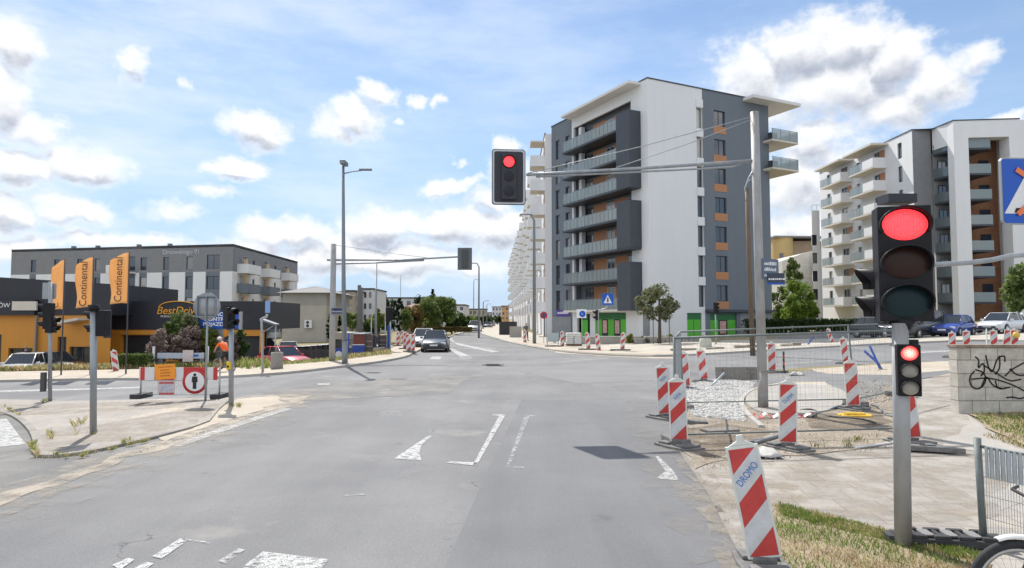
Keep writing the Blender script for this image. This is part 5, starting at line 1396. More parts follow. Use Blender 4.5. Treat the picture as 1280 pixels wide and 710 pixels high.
# ------------------------------------------------------------------ mesh fence panels of the site
WIRE = mat('fence_wire', (.36,.38,.39), .5, .5, .1, 10); FTUBE = mat('fence_tube', (.17,.195,.19), .6, .3, .15, 8)
def fence(p0, p1, h0, h1, label, group='mesh fence panels round the dig', feet=(1,1), lean=(0,0), posts=(1,1)):
    p0, p1 = Vector(p0), Vector(p1); d = p1-p0; L = d.length; rz = math.atan2(d.y, d.x)
    z0, z1 = gz(p0.x)+.03, gz(p1.x)+.03
    t = thing('mesh_fence', label, 'fence', (p0.x, p0.y, z0), rz, group); dz = z1-z0
    def Pt(s, z): 
        f = s/L; return (s + (lean[0]*(1-f)+lean[1]*f)*z, 0, dz*f + z)
    fr = MB()
    for s, h, ok in ((0,h0,posts[0]),(L,h1,posts[1])):
        if ok: fr.tube([Pt(s,.02),Pt(s,h)], .024, 10)
    fr.tube([Pt(0,h0-.02),Pt(L,h1-.02)], .021, 8).tube([Pt(0,.16),Pt(L,.16)], .017, 8)
    fr.build('frame', FTUBE, t)
    w = MB(); n = int(L/.11)
    for i in range(1, n):
        s = L*i/n; h = h0+(h1-h0)*i/n; w.tube([Pt(s,.16),Pt(s,h-.02)], .0015, 4, False)
    for k in range(1, 8):
        z = .16+(h0-.18)*k/8; zb = .16+(h1-.18)*k/8; w.tube([Pt(0,z),Pt(L,zb)], .0013, 4, False)
    w.build('wire_mesh', WIRE, t)
    for s, ok in ((0,feet[0]),(L,feet[1])):
        if ok: MB().prism([(-.14,-.36),(.14,-.36),(.17,-.2),(.17,.2),(.14,.36),(-.14,.36),(-.17,.2),(-.17,-.2)], 0, .13).build('foot', RUB_G, t, Pt(s,.0), bevel=.015)
A0 = (X(842,12.25), 12.25); A1 = (X(1118,12.95), 12.95); B0 = (X(853,16.9), 16.9); B1 = (X(1066,17.3), 17.3); B2 = (X(1122,18.6), 18.6)
fence(A0, A1, 1.93, 2.06, 'mesh fence panel nearest the road, across the dug up ground', feet=(1,0), posts=(1,1))
fence(B0, B1, 1.95, 2.08, 'mesh fence panel behind the gantry pole and white stones', lean=(-.04,-.07), feet=(1,1))
fence(B1, B2, 2.08, 2.02, 'mesh fence panel running on right of the broad board', lean=(-.07,0), feet=(0,1), posts=(0,1))
fence((A0[0]+.04, A0[1]+.1), (B0[0]-.06, B0[1]-.05), 1.93, 1.97, 'mesh fence panel seen edge on, closing the left end of the dig', feet=(0,0), posts=(0,0), lean=(0,-.04))
# low panel with a solid top band at lower right
def near_fence():
    p0 = G(1228, 684); p0 = Vector((X(1228,6.75), 6.75, .03)); p1 = Vector((X(1336,6.05), 6.05, .03)); d = p1-p0; L = d.length
    t = thing('mesh_fence', 'low galvanised fence panel with a solid top band beside the bicycle', 'fence', p0, math.atan2(d.y, d.x))
    h = 1.04
    fr = MB(); fr.cyl((-.07,0,0),(-.10,0,h+.02),.034,.034,14).cyl((L,0,0),(L-.03,0,h),.034,.034,14); fr.tube([(-.08,0,h-.06),(L,0,h-.06)],.014,8).tube([(-.08,0,.1),(L,0,.1)],.014,8); fr.build('frame', FTUBE, t)
    c = MB(); n = 14; vs = []
    b = MB()
    for i in range(28):
        x0, x1 = -.02+(L-.02)*i/28, -.02+(L-.02)*(i+1)/28; o = .012 if i % 2 else -.012
        b.box(x0, x1, o-.006, o+.006, h-.36, h-.05)
    b.build('band', mat('zinc_sheet', (.46,.50,.52), .5, .2, .15, 6), t)
    w = MB()
    for i in range(30): w.cyl((-.05+L*i/30,0,.1),(-.05+L*i/30,0,h-.36),.0028,.0028,5,False)
    for z in (.28,.5,.68): w.cyl((-.09,0,z),(L,0,z),.003,.003,5,False)
    w.build('wire_mesh', mat('bright_wire', (.5,.52,.53), .4, .6), t)
near_fence()
def near_foot():
    g = G(1182, 682); t = thing('fence_ballast', 'long slotted rubber fence foot lying in the grass behind the nearest post', 'fence foot', (g.x, g.y, .03), R(-9))
    b = MB(); L, W = .56, .16
    b.prism([(-L,-W*.5),(-L*.7,-W),(L,-W),(L,W),(-L*.7,W),(-L,W*.5)], 0, .07)
    for x in (-.30,-.08,.14,.36): b.box(x-.075,x+.075,-W*.95,-W*.55,.07,.105); b.box(x-.075,x+.075,W*.55,W*.95,.07,.105); b.box(x-.02,x+.02,-W*.55,W*.55,.07,.10)
    b.box(-.5,.5,-W*.3,W*.3,.0705,.085)
    b.build('body', RUB, t, bevel=.012)
    for x in (-.19,.03,.25): MB().box(x-.05,x+.05,-.10,.10,.086,.1).build('slot', mat('slot_grey', (.22,.215,.21), .8), t)
    g = G(1158, 566); t = thing('fence_ballast', 'dark triangular fence foot in the dirt right of the nearest signal post', 'fence foot', (g.x, g.y, .04), R(-20))
    MB().prism([(-.5,-.12),(.55,-.14),(.10,.22),(-.4,.2)], 0, .09).build('body', RUB_G, t, bevel=.01); MB().box(-.1,.14,-.05,.02,.09,.10).box(-.25,.0,.08,.14,.09,.10).build('slot', RUB, t)
near_foot()

# ------------------------------------------------------------------ concrete block wall with graffiti
def graffiti_wall():
    m = bpy.data.materials.new('concrete_blocks'); m.use_nodes = True; t_ = m.node_tree; b_ = t_.nodes['Principled BSDF']; L_ = t_.links.new
    tc = t_.nodes.new('ShaderNodeTexCoord'); sp = t_.nodes.new('ShaderNodeSeparateXYZ'); cb = t_.nodes.new('ShaderNodeCombineXYZ')
    L_(tc.outputs['Object'], sp.inputs[0]); ad = t_.nodes.new('ShaderNodeMath'); L_(sp.outputs[0], ad.inputs[0]); L_(sp.outputs[1], ad.inputs[1]); L_(ad.outputs[0], cb.inputs[0]); L_(sp.outputs[2], cb.inputs[1])
    bt = t_.nodes.new('ShaderNodeTexBrick'); L_(cb.outputs[0], bt.inputs['Vector']); bt.inputs['Scale'].default_value = 1; bt.inputs['Brick Width'].default_value = .62; bt.inputs['Row Height'].default_value = .31; bt.inputs['Mortar Size'].default_value = .012; bt.inputs['Mortar Smooth'].default_value = .4
    bt.inputs['Color1'].default_value = (.56,.525,.465,1); bt.inputs['Color2'].default_value = (.47,.435,.375,1); bt.inputs['Mortar'].default_value = (.25,.225,.195,1)
    n = t_.nodes.new('ShaderNodeTexNoise'); n.inputs['Scale'].default_value = 5; n.inputs['Detail'].default_value = 8; n.inputs['Roughness'].default_value = .7; L_(tc.outputs['Object'], n.inputs['Vector'])
    rr = t_.nodes.new('ShaderNodeMapRange'); L_(n.outputs['Fac'], rr.inputs[0]); rr.inputs[1].default_value = .3; rr.inputs[2].default_value = .7; rr.inputs[3].default_value = .72; rr.inputs[4].default_value = 1.18
    mx = t_.nodes.new('ShaderNodeMix'); mx.data_type = 'RGBA'; mx.blend_type = 'MULTIPLY'; mx.inputs[0].default_value = 1; L_(bt.outputs['Color'], mx.inputs[6]); L_(rr.outputs[0], mx.inputs[7]); L_(mx.outputs[2], b_.inputs['Base Color']); b_.inputs['Roughness'].default_value = .9
    bp = t_.nodes.new('ShaderNodeBump'); bp.inputs['Strength'].default_value = .4; bp.inputs['Distance'].default_value = .02; L_(bt.outputs['Fac'], bp.inputs['Height']); bp.invert = True; L_(bp.outputs[0], b_.inputs['Normal'])
    g = G(1199, 518); Y = g.y
    t = thing('block_wall', 'weathered concrete block wall with black scribbled graffiti', 'wall', (g.x, Y, g.z))
    h = AT(1197, Y, 431).z - g.z; L = 7.0
    MB().box(0,L,0,.30,-.15,h-.07).build('wall', m, t, bevel=.01)
    MB().box(-.02,L+.02,-.03,.33,h-.068,h).build('coping', mat('rusty_coping', (.24,.19,.15), .85, 0, .35, 6, .3), t, bevel=.008)
    gr = MB(); 
    def P(px, py): 
        q = AT(px, Y, py); return (q.x-g.x, -.006, q.z-g.z)
    strokes = [[(1219,446),(1224,450),(1222,462),(1229,452),(1231,464),(1226,470)],[(1232,444),(1236,462),(1241,466),(1246,447),(1256,444),(1256,452)],[(1249,445),(1250,460),(1244,468)],
      [(1218,464),(1212,470),(1212,480),(1219,487),(1228,484),(1233,474),(1229,465),(1219,462)],[(1214,474),(1234,472),(1252,476),(1268,482),(1281,489)],[(1226,485),(1233,468),(1240,482),(1252,486)],[(1244,476),(1247,487),(1262,484)],[(1256,470),(1264,462),(1275,456),(1284,451)],[(1262,461),(1272,470),(1284,468)],[(1258,497),(1266,496),(1276,499),(1284,494)],[(1230,457),(1248,468),(1262,477),(1276,474)]]
    for s in strokes:
        pts = smooth_path(s, 2)
        for i in range(len(pts)-1):
            a, b2 = Vector(P(*pts[i])), Vector(P(*pts[i+1])); d = (b2-a); 
            if d.length < 1e-4: continue
            d.normalize(); nrm = Vector((-d.z,0,d.x))*.017; e = d*.006
            gr.quad(a-e+nrm, b2+e+nrm, b2+e-nrm, a-e-nrm)
    o = gr.build('graffiti', mat('spray_black', (.035,.033,.03), .8), t, weld=False); md = o.modifiers.new('thick','SOLIDIFY'); md.thickness = .002; md.offset = 0
graffiti_wall()

# ------------------------------------------------------------------ stones, planks, tape and rubbish of the dig
def stones():
    poly = [Vector(p) for p in gp((862,482),(905,474),(945,480),(928,500),(932,528),(868,522),(852,508))]
    r = random.Random(11); b = MB()
    xs = [p.x for p in poly]; ys = [p.y for p in poly]
    def inside(x, y):
        c = False; n = len(poly)
        for i in range(n):
            p, q = poly[i], poly[(i-1) % n]
            if (p.y > y) != (q.y > y) and x < (q.x-p.x)*(y-p.y)/(q.y-p.y)+p.x: c = not c
        return c
    n = 0; cell = .085
    x = min(xs)
    while x < max(xs):
        y = min(ys)
        while y < max(ys):
            px, py = x+r.uniform(-.03,.03), y+r.uniform(-.03,.03)
            if inside(px, py) and r.random() < .96:
                s = r.uniform(.036,.054); b.mi = r.choice((0,0,0,0,1,2)); hh = r.uniform(.02,.06)
                m_ = 6; a0 = r.uniform(0,6)
                ring = [(px+s*r.uniform(.8,1.1)*math.cos(a0+2*PI*k/m_), py+s*r.uniform(.8,1.1)*math.sin(a0+2*PI*k/m_)) for k in range(m_)]
                vs = [(u,v,.02) for u,v in ring]+[(px+(u-px)*.72,py+(v-py)*.72,.03+hh) for u,v in ring]
                b.add(vs, [(k,(k+1)%m_,m_+(k+1)%m_,m_+k) for k in range(m_)]+[tuple(range(m_,2*m_))])
            y += cell
        x += cell
    sheet('gravel', [tuple(p) for p in poly], .030, mat('gravel_pale', (.50,.48,.45), .9, 0, .15, 30, .5))
    o = b.build('cobblestones', [mat('stone_white',(.63,.62,.60),.85,0,.1,8), mat('stone_grey',(.50,.49,.47),.85,0,.1,8), mat('stone_warm',(.56,.52,.46),.85,0,.1,8)], weld=False)
    tag(o, kind='stuff')
stones()
def debris_small():
    # crumbs of soil and broken stone: uncountable
    r = random.Random(5); b = MB()
    areas = [((845,545),(1110,505),(1120,560),(880,590),520,.008,.028),((1000,500),(1110,488),(1118,552),(1000,552),220,.008,.025),((60,600),(215,556),(360,508),(240,545),160,.005,.014),((1060,480),(1118,470),(1120,505),(1072,505),500,.02,.05),((870,600),(930,690),(960,690),(900,600),50,.005,.012)]
    for a_, c_, d_, e_, n, s0, s1 in areas:
        q = [Vector(v) for v in gp(a_, c_, d_, e_)]
        for _ in range(n):
            u, v = r.random(), r.random(); p = (q[0]*(1-u)+q[1]*u)*(1-v)+(q[3]*(1-u)+q[2]*u)*v
            s = r.uniform(s0,s1); b.mi = r.choice((0,0,1,2)); z = gz(p.x)+.02
            vs = [(p.x+s*r.uniform(.6,1.2)*math.cos(2*PI*k/5), p.y+s*r.uniform(.6,1.2)*math.sin(2*PI*k/5), z) for k in range(5)]+[(p.x+r.uniform(-.3,.3)*s, p.y+r.uniform(-.3,.3)*s, z+s*r.uniform(.6,1.2))]
            b.add(vs, [(k,(k+1)%5,5) for k in range(5)])
    tag(b.build('rubble', [mat('soil_crumb',(.33,.27,.20),.95,0,.2,8), mat('pale_crumb',(.46,.42,.36),.9,0,.15,8), mat('dark_crumb',(.24,.20,.16),.95,0,.2,8)], weld=False), kind='stuff')
debris_small()
def bits():
    PLANK = mat('grey_plank', (.20,.185,.165), .9, 0, .25, 6, .4, stretch=(.5,6,6)); PALEP = mat('pale_plank', (.42,.36,.28), .85, 0, .2, 6, .3)
    g = G(922, 476); Y = g.y; t = thing('board_sheet', 'weathered formwork panel propped up at the back of the white stones', 'board', g, R(4))
    pn = MB().cbox((0,0,.25), (1.65,.035,.50), Matrix.Rotation(R(-12),3,'X')); pn.build('panel', PLANK, t)
    MB().cbox((-.5,-.05,.26),(.05,.06,.5)).cbox((.5,-.05,.26),(.05,.06,.5)).build('batten', PLANK, t)
    def rod(a, b_, r_, m, name, label, cat, lift=.05):
        p, q = G(*a), G(*b_); p.z += lift; q.z += lift
        o = MB().tube([(0,0,0), q-p], r_, 8).build(name, m, None, p); tag(o, label, cat)
    p = G(888,485); 
    o = MB().tube([(0,0,.03),(.75,.9,.42)], .035, 8).build('metal_pipe', STEEL, None, p); tag(o, 'grey pipe leaning over the white stones against the formwork panel', 'pipe')
    # blue pipes leaning together at the far side
    BLUEP = mat('blue_plastic', (.03,.10,.42), .45)
    g = G(1098, 462); t = thing('blue_pipes', 'two crossed blue plastic pipes standing beyond the broad board', 'pipe', g)
    MB().tube([(-.55,.0,.75),(0,0,.25),(.12,0,0)], .05, 8).tube([(-.30,.05,.95),(-.1,.05,.5),(.1,.05,.0)], .045, 8).build('pipes', BLUEP, t)
    rod((1010,432.5),(1017,422.5), .06, BLUEP, 'blue_pipe', 'single blue pipe leaning on the far kerb', 'pipe', .1)
    rod((787,441.5),(793,434), .05, BLUEP, 'blue_stick', 'short blue and white stick leaning at the far right kerb', 'pipe', .1) if False else None
    # yellow plate under the broad board and cables around it
    g = G(1068, 522); o = MB().prism([(-.36,-.2),(.30,-.22),(.42,.05),(.16,.22),(-.32,.18)], 0, .06).prism([(-.24,-.11),(.2,-.12),(.24,.1),(-.2,.11)], .06, .10).build('yellow_ballast', mat('yellow_plastic', (.66,.42,.035), .55, 0, .2, 6), None, (g.x,g.y,g.z+.02), 0, bevel=.012)
    tag(o, 'yellow plastic foot plate under the broad board', 'foot plate')
    r = random.Random(8)
    for i, (a, b_, m, lab) in enumerate((((1000,515),(1090,530),BLACK,'black cable snaking through the dirt below the yellow foot'),((1090,510),(1135,532),STEEL_D,'grey hose curling right of the yellow foot'),((1005,522),(1062,510),mat('teal_hose',(.10,.16,.19),.5),'teal hose coiled left of the yellow foot'))):
        p, q = G(*a), G(*b_); pts = []
        for k in range(14):
            f = k/13; s = p.lerp(q, f)-p; pts.append((s.x+.12*math.sin(f*9+i), s.y+.25*math.sin(f*6+i*2), .05+.03*math.sin(f*11)))
        o = MB().tube(pts, .022, 6).build('hose', m, None, p); tag(o, lab, 'hose')
    # flattened warning tape on the ground
    g = G(975, 525); t = thing('warning_tape', 'crumpled red and white tape lying below the gantry pole', 'tape', (g.x, g.y, g.z+.03))
    b = MB(); pts = [(-.62,-.10),(-.4,.0),(-.15,.08),(.1,.06),(.35,.16),(.6,.18),(.85,.05)]; pts = smooth_path(pts,2); n = len(pts)
    for i in range(n-1):
        b.mi = (i//2) % 2; z = lambda k: .05+.05*math.sin(k*1.1); b.quad((pts[i][0],pts[i][1],z(i)),(pts[i+1][0],pts[i+1][1],z(i+1)),(pts[i+1][0]+.02,pts[i+1][1]+.13,z(i+1)+.03),(pts[i][0]+.02,pts[i][1]+.13,z(i)+.03))
    b.build('tape', [RED_S, WHT_S], t)
    # white ribbon dropped in front of the near post, pale slabs and planks
    p = G(1118,556); o = MB().tube([(-.95,-.45,.03),(-.6,-.3,.04),(-.3,-.12,.03),(0,.05,.03),(.12,.2,.05)], .022, 6).build('white_ribbon', WHT_S, None, p); tag(o, 'white ribbon trailing over the dirt to the nearest post', 'ribbon')
    for (px, py, w, d, rz, m, lab) in ((900,541,.7,.35,.3,PLANK,'split grey plank under the near fence panel'),(935,556,.9,.10,.6,PLANK,'narrow plank slanting towards the lone torn board'),(960,552,1.1,.07,.8,STEEL_D,'rusty bar slanting behind the lone torn board'),(868,530,.55,.22,-.2,RUB_G,'dark rubber slab beside the lettered board'),(905,489,.8,.14,.2,PLANK,'grey batten lying on the white stones')):
        g = G(px, py); o = MB().box(-w/2,w/2,-d/2,d/2,0,.05).build('plank', m, None, (g.x,g.y,g.z+.03), rz, bevel=.008); tag(o, lab, 'plank')
    # paper and sack scraps
    for (px, py, lab) in ((955,572,'crumpled white sack at the foot of the lone torn board'),(995,470,'white plastic sheet folded behind the gantry pole')):
        g = G(px, py); r = random.Random(px); b = MB(); n = 6; vs = []
        for j in range(n):
            for i in range(n): vs.append(((i/(n-1)-.5)*.55+r.uniform(-.03,.03), (j/(n-1)-.5)*.4+r.uniform(-.03,.03), r.uniform(.02,.14)*(1 if 0<i<n-1 and 0<j<n-1 else .3)))
        b.s = True; b.add(vs, [(j*n+i,j*n+i+1,(j+1)*n+i+1,(j+1)*n+i) for j in range(n-1) for i in range(n-1)]); b.s = False
        o = b.build('plastic_sack', mat('sack_white',(.44,.43,.41),.7), None, (g.x,g.y,g.z+.03)); tag(o, lab, 'sack'); o.modifiers.new('thick','SOLIDIFY').thickness = .01
bits()

# ------------------------------------------------------------------ road closed barrier on the left corner
def barricade():
    Y = 19.3; p0 = at(179,Y); p1 = at(273,Y-.2); z = max(p0.z,p1.z)+.055
    t = thing('road_barrier', 'red and white road closed barrier with an orange notice and a no pedestrians sign', 'barrier', (p0.x, Y, z), 0)
    L = p1.x-p0.x
    def P(px, py): q = AT(px, Y, py); return (q.x-p0.x, 0, q.z-z)
    fr = MB(); zt = P(0,459)[2]
    fr.cyl((0,0,0),(0,0,zt),.025,.025,10).cyl((L,0,0),(L,0,zt),.025,.025,10).tube([(.02,0,.10),(L,0,.08)],.012,6)
    fr.build('frame', STEEL, t)
    w = MB()
    for i in range(1,46): w.cyl((L*i/46,0,.09),(L*i/46,0,P(0,474)[2]),.0022,.0022,4,False)
    for k in range(6): w.cyl((0,0,.2+k*.09),(L,0,.2+k*.09),.0022,.0022,4,False)
    w.build('wire_mesh', WIRE, t)
    b = MB(); za, zb = P(0,475)[2], P(0,459)[2]
    segs = [(177,178.5,1),(178.5,184,0),(184,196,1),(196,221,0),(221,232,1),(232,259,0),(259,269,1),(269,274,0)]
    for a, c, k in segs: b.mi = k; b.box(P(a,0)[0],P(c,0)[0],-.045,-.026,za,zb)
    b.build('beam', [RED_S, WHT_S], t)
    c = P(245,476.5); s = MB().lathe([(0,-.075),(.355,-.075),(.355,-.055),(0,-.055)], (c[0],0,c[2]), 40, 'y').build('sign_plate', RED_S, t)
    MB().disc((c[0],-.079,c[2]),.275,40).build('sign_face', SIGN_W, s)
    f = MB(); f.disc((c[0],-.083,c[2]+.19),.045,14); f.prism([(c[0]-.075,c[2]+.14),(c[0]+.075,c[2]+.14),(c[0]+.085,c[2]-.02),(c[0]+.05,c[2]-.02),(c[0]+.05,c[2]-.21),(c[0]-.05,c[2]-.21),(c[0]-.05,c[2]-.02),(c[0]-.085,c[2]-.02)], -.086, -.0815, 'y'); f.build('walking_figure', BLACK, s)
    o = P(208,464.5); n = MB().cbox((0,0,0),(.58,.01,.43)).build('orange_notice', ORG, t, (o[0],-.075,o[2])); n.rotation_euler = (0,R(-4),0)
    tx = MB(); r = random.Random(4)
    for k, zz in enumerate((.14,.05,-.03,-.11)):
        x = -.13 if k else -.18
        while x < (.12 if k else .16): ww = r.uniform(.02,.06); tx.box(x,x+ww,-.008,-.006,zz-.015,zz+.015); x += ww+.015
    tx.build('notice_print', mat('faded_print', (.38,.13,.02), .7), n)
    o = P(208.5,485); n = MB().cbox((0,0,0),(.50,.008,.40)).build('notice_sheet', mat('sheet_pinkish', (.55,.42,.42), .6, 0, 0, 9, 0, (.62,.60,.60)), t, (o[0],-.03,o[2]))
    tx = MB()
    for zz in (.15,-.16):
        x = -.2
        while x < .2: ww = r.uniform(.02,.05); tx.box(x,x+ww,-.008,-.006,zz-.03,zz+.03); x += ww+.012
    tx.build('notice_print', RED_S, n); MB().box(-.17,.16,-.009,-.006,-.08,.09).build('notice_picture', mat('print_grey',(.30,.32,.42),.6,0,0,14,0,(.66,.66,.66)), n)
    for x in (0.0, L): MB().prism([(x-.13,-.34),(x+.18,-.34),(x+.18,.34),(x-.13,.34)], -.005, .13).build('foot', RUB, t, bevel=.015)
    # blue-white gate beam on white posts across the street
    Y = 38.5; p0 = at(193,Y); t = thing('gate_barrier', 'blue and white beam on white posts before the purple bushes', 'barrier', p0)
    def P(px, py): q = AT(px, Y, py)-p0; return q
    for px in (193.5,260.5): MB().cyl((P(px,0).x,0,-.3),(P(px,0).x,0,P(px,433).z),.07,.07,12).build('post', WHT_S, t)
    MB().box(P(199,0).x,P(257,0).x,-.10,-.04,P(0,448).z,P(0,441).z).build('beam', mat('pale_blue', (.42,.47,.56), .5), t)
    MB().box(P(200,0).x,P(205,0).x,-.02,.06,-.1,P(0,441).z).build('post', STEEL_D, t); MB().box(P(251,0).x,P(256,0).x,-.02,.06,-.1,P(0,441).z).build('post', STEEL_D, t)
    MB().box(P(231,0).x,P(244,0).x,-.14,-.105,P(0,452).z,P(0,437.5).z).build('notice_sheet', MATS['sheet_pinkish'], t); MB().box(P(240,0).x,P(250,0).x,-.12,-.101,P(0,445.5).z,P(0,443).z).build('blue_label', SIGN_B, t)
barricade()

# ------------------------------------------------------------------ kiosks, bins and walls at the far left kerb
def kiosks():
    BLU = mat('kiosk_blue', (.02,.06,.32), .5, 0, .08, 3); RBR = mat('kiosk_red_brown', (.17,.045,.03), .7, 0, .1, 3); BRN = mat('brown_panel', (.085,.06,.055), .6, 0, .12, 3)
    Y = 44.0; g = at(428, Y); t = thing('site_kiosk', 'small blue kiosk with a dark window under a sand coloured roof', 'kiosk', g)
    def P(px, py): return AT(px, Y, py)-g
    a, c = P(418,446), P(437,418); z0 = -.1
    MB().box(a.x,c.x,0,2.2,z0,P(0,435).z).build('wall', BLU, t); MB().box(a.x+.02,c.x-.02,.03,2.15,P(0,435).z,P(0,424).z).build('window_band', SHOPG, t)
    MB().prism([(a.x-.1,P(0,424).z),(c.x+.15,P(0,424).z),(c.x+.1,P(0,416).z),(a.x+.05,P(0,415).z)], -.15, 2.3, 'y').build('roof', mat('sandy_roof', (.34,.31,.25), .8), t)
    MB().disc((P(424,0).x,-.004,P(0,443).z),.22,16).build('white_mark', SIGN_W, t)
    Y = 42.0; g2 = at(449, Y); t = thing('site_kiosk', 'blue kiosk with a red brown upper half beside the brown panels', 'kiosk', g2)
    def P(px, py): return AT(px, Y, py)-g2
    MB().box(P(441,0).x,P(456.5,0).x,0,2.0,-.1,P(0,431).z).build('lower_wall', BLU, t); MB().box(P(442,0).x,P(456,0).x,.02,1.95,P(0,431).z,P(0,418).z).build('upper_wall', RBR, t); MB().box(P(441,0).x,P(457,0).x,-.06,2.05,P(0,418).z,P(0,416.8).z).build('roof', STEEL_D, t)
    MB().box(P(441,0).x,P(456.5,0).x,-.02,-.003,P(0,431.4).z,P(0,430.4).z).build('ledge', FRAME_W, t)
    MB().cyl((P(436.5,0).x,-.2,-.1),(P(437,0).x,-.2,P(0,416).z),.06,.06,8).build('post', BLU, t)
    for i, (pa, pb, Ya, pyt, pyb, lab) in enumerate(((457.5,466.5,42.0,418.5,441,'left brown slatted panel on the low wall beside the kiosk'),(467.5,472,44.5,420,437,'narrow middle gate between the two brown panels'),(474,483.5,45.5,419,437,'right brown slatted panel on the low wall'))):
        g3 = at(pa, Ya); t = thing('mesh_fence', lab, 'fence', g3, 0, 'brown panels beside the kiosk')
        def P(px, py): return AT(px, Ya, py)-g3
        w = P(pb,0).x; z0, z1 = P(0,pyb).z, P(0,pyt).z
        if i != 1: MB().box(0,w,0,.06,z0,z1).build('panel', BRN, t); MB().box(.05,w-.05,-.02,-.003,z0+(z1-z0)*.33,z0+(z1-z0)*.38).box(.05,w-.05,-.02,-.003,z0+(z1-z0)*.62,z0+(z1-z0)*.67).build('slat_light', BEI_L, t)
        else:
            b = MB()
            for k in range(5): b.box(w*k/4-.02,w*k/4+.02,0,.04,z0-.3,z1)
            b.build('bars', FRAME_D, t)
        MB().box(-.05,.05,-.05,.1,-.1,z1+.1).build('post', FRAME_D, t)
    g4 = at(457, 42); o = MB().prism([(0,0),(X(485,45.5)-X(457,42),3.5),(X(485,45.5)-X(457,42),3.75),(0,.25)], -.2, AT(457,42,441).z-g4.z+.25).build('low_wall', CONC, None, g4); tag(o, 'low concrete wall under the brown panels', 'wall')
    for i, px in enumerate((377,384,391,398,405,411)):
        Yb = 49+i*.25; g5 = at(px, Yb)
        if i == 0:
            b0 = thing('waste_bin', '', 'waste bin', g5, 0, 'black bins before the beige house'); h = AT(px,Yb,426).z-g5.z
            MB().prism([(-.36,-.3),(.36,-.3),(.40,.35),(-.40,.35)], .05, 1.25).build('body', mat('bin_black',(.02,.021,.023),.5), b0, bevel=.03)
            MB().box(-.42,.42,-.36,.42,1.26,1.34).build('lid', mat('bin_lid',(.035,.037,.04),.45), b0, bevel=.02)
            MB().cyl((-.42,.3,.1),(.42,.3,.1),.1,.1,10).build('wheel', RUB, b0)
            b0['label'] = 'black wheeled waste bin in the row before the beige house'
        else: dup(b0, g5)
    # concrete litter drum, grass and a sign pole at the kerb
    g6 = G(346, 463.5); g6.z += .1
    t = thing('litter_drum', 'grey concrete litter drum at the far left kerb', 'litter bin', g6); MB().lathe([(0,0),(.27,0),(.29,.06),(.29,.72),(.27,.80),(.21,.80),(.20,.62),(0,.60)], (0,0,0), 20).build('drum', mat('exposed_concrete',(.27,.25,.225),.9,0,.2,18,.3), t)
    g7 = G(328.5, 467.5); g7.z += .1; Y7 = g7.y; B7 = Vector(g7)
    t = thing('parking_sign', 'pale post with a small blue and white sign, before the red car', 'sign', g7)
    def P(px, py): return AT(px, Y7, py)-B7
    MB().tube([(0,0,-.1),P(327,399),P(328,398),P(333,396),P(334,393)], .055, 10).build('pole', STEEL, t)
    MB().box(P(331.5,0).x,P(337.5,0).x,-.03,.0,P(0,391).z,P(0,376).z).build('sign_plate', mat('pale_sign_blue',(.22,.36,.62),.5), t)
BEI_L = mat('dusty_line', (.26,.22,.20), .7)
kiosks()
def garden_fence():
    t0 = at(366, 44.5); t = thing('garden_fence', 'dark thin bar fence in front of the bins and the red car', 'fence', t0)
    def xx(px): return X(px,44.5)-t0.x
    b = MB(); z = AT(366,44.5,424).z-t0.z
    r = MB()
    for i in range(46):
        x = xx(366)+ (xx(413)-xx(366))*i/45
        r.box(x-.012,x+.012,-.012,.012,.1,1.25)
    r.build('bars', FRAME_D, t)
    b.box(xx(366),xx(413),-.014,.014,.2,.24).box(xx(366),xx(413),-.014,.014,1.15,1.19)
    for px in (366,389.5,396,413): b.box(xx(px)-.04,xx(px)+.04,-.04,.04,-.2,1.4)
    b.build('frame', FRAME_D, t)
garden_fence()
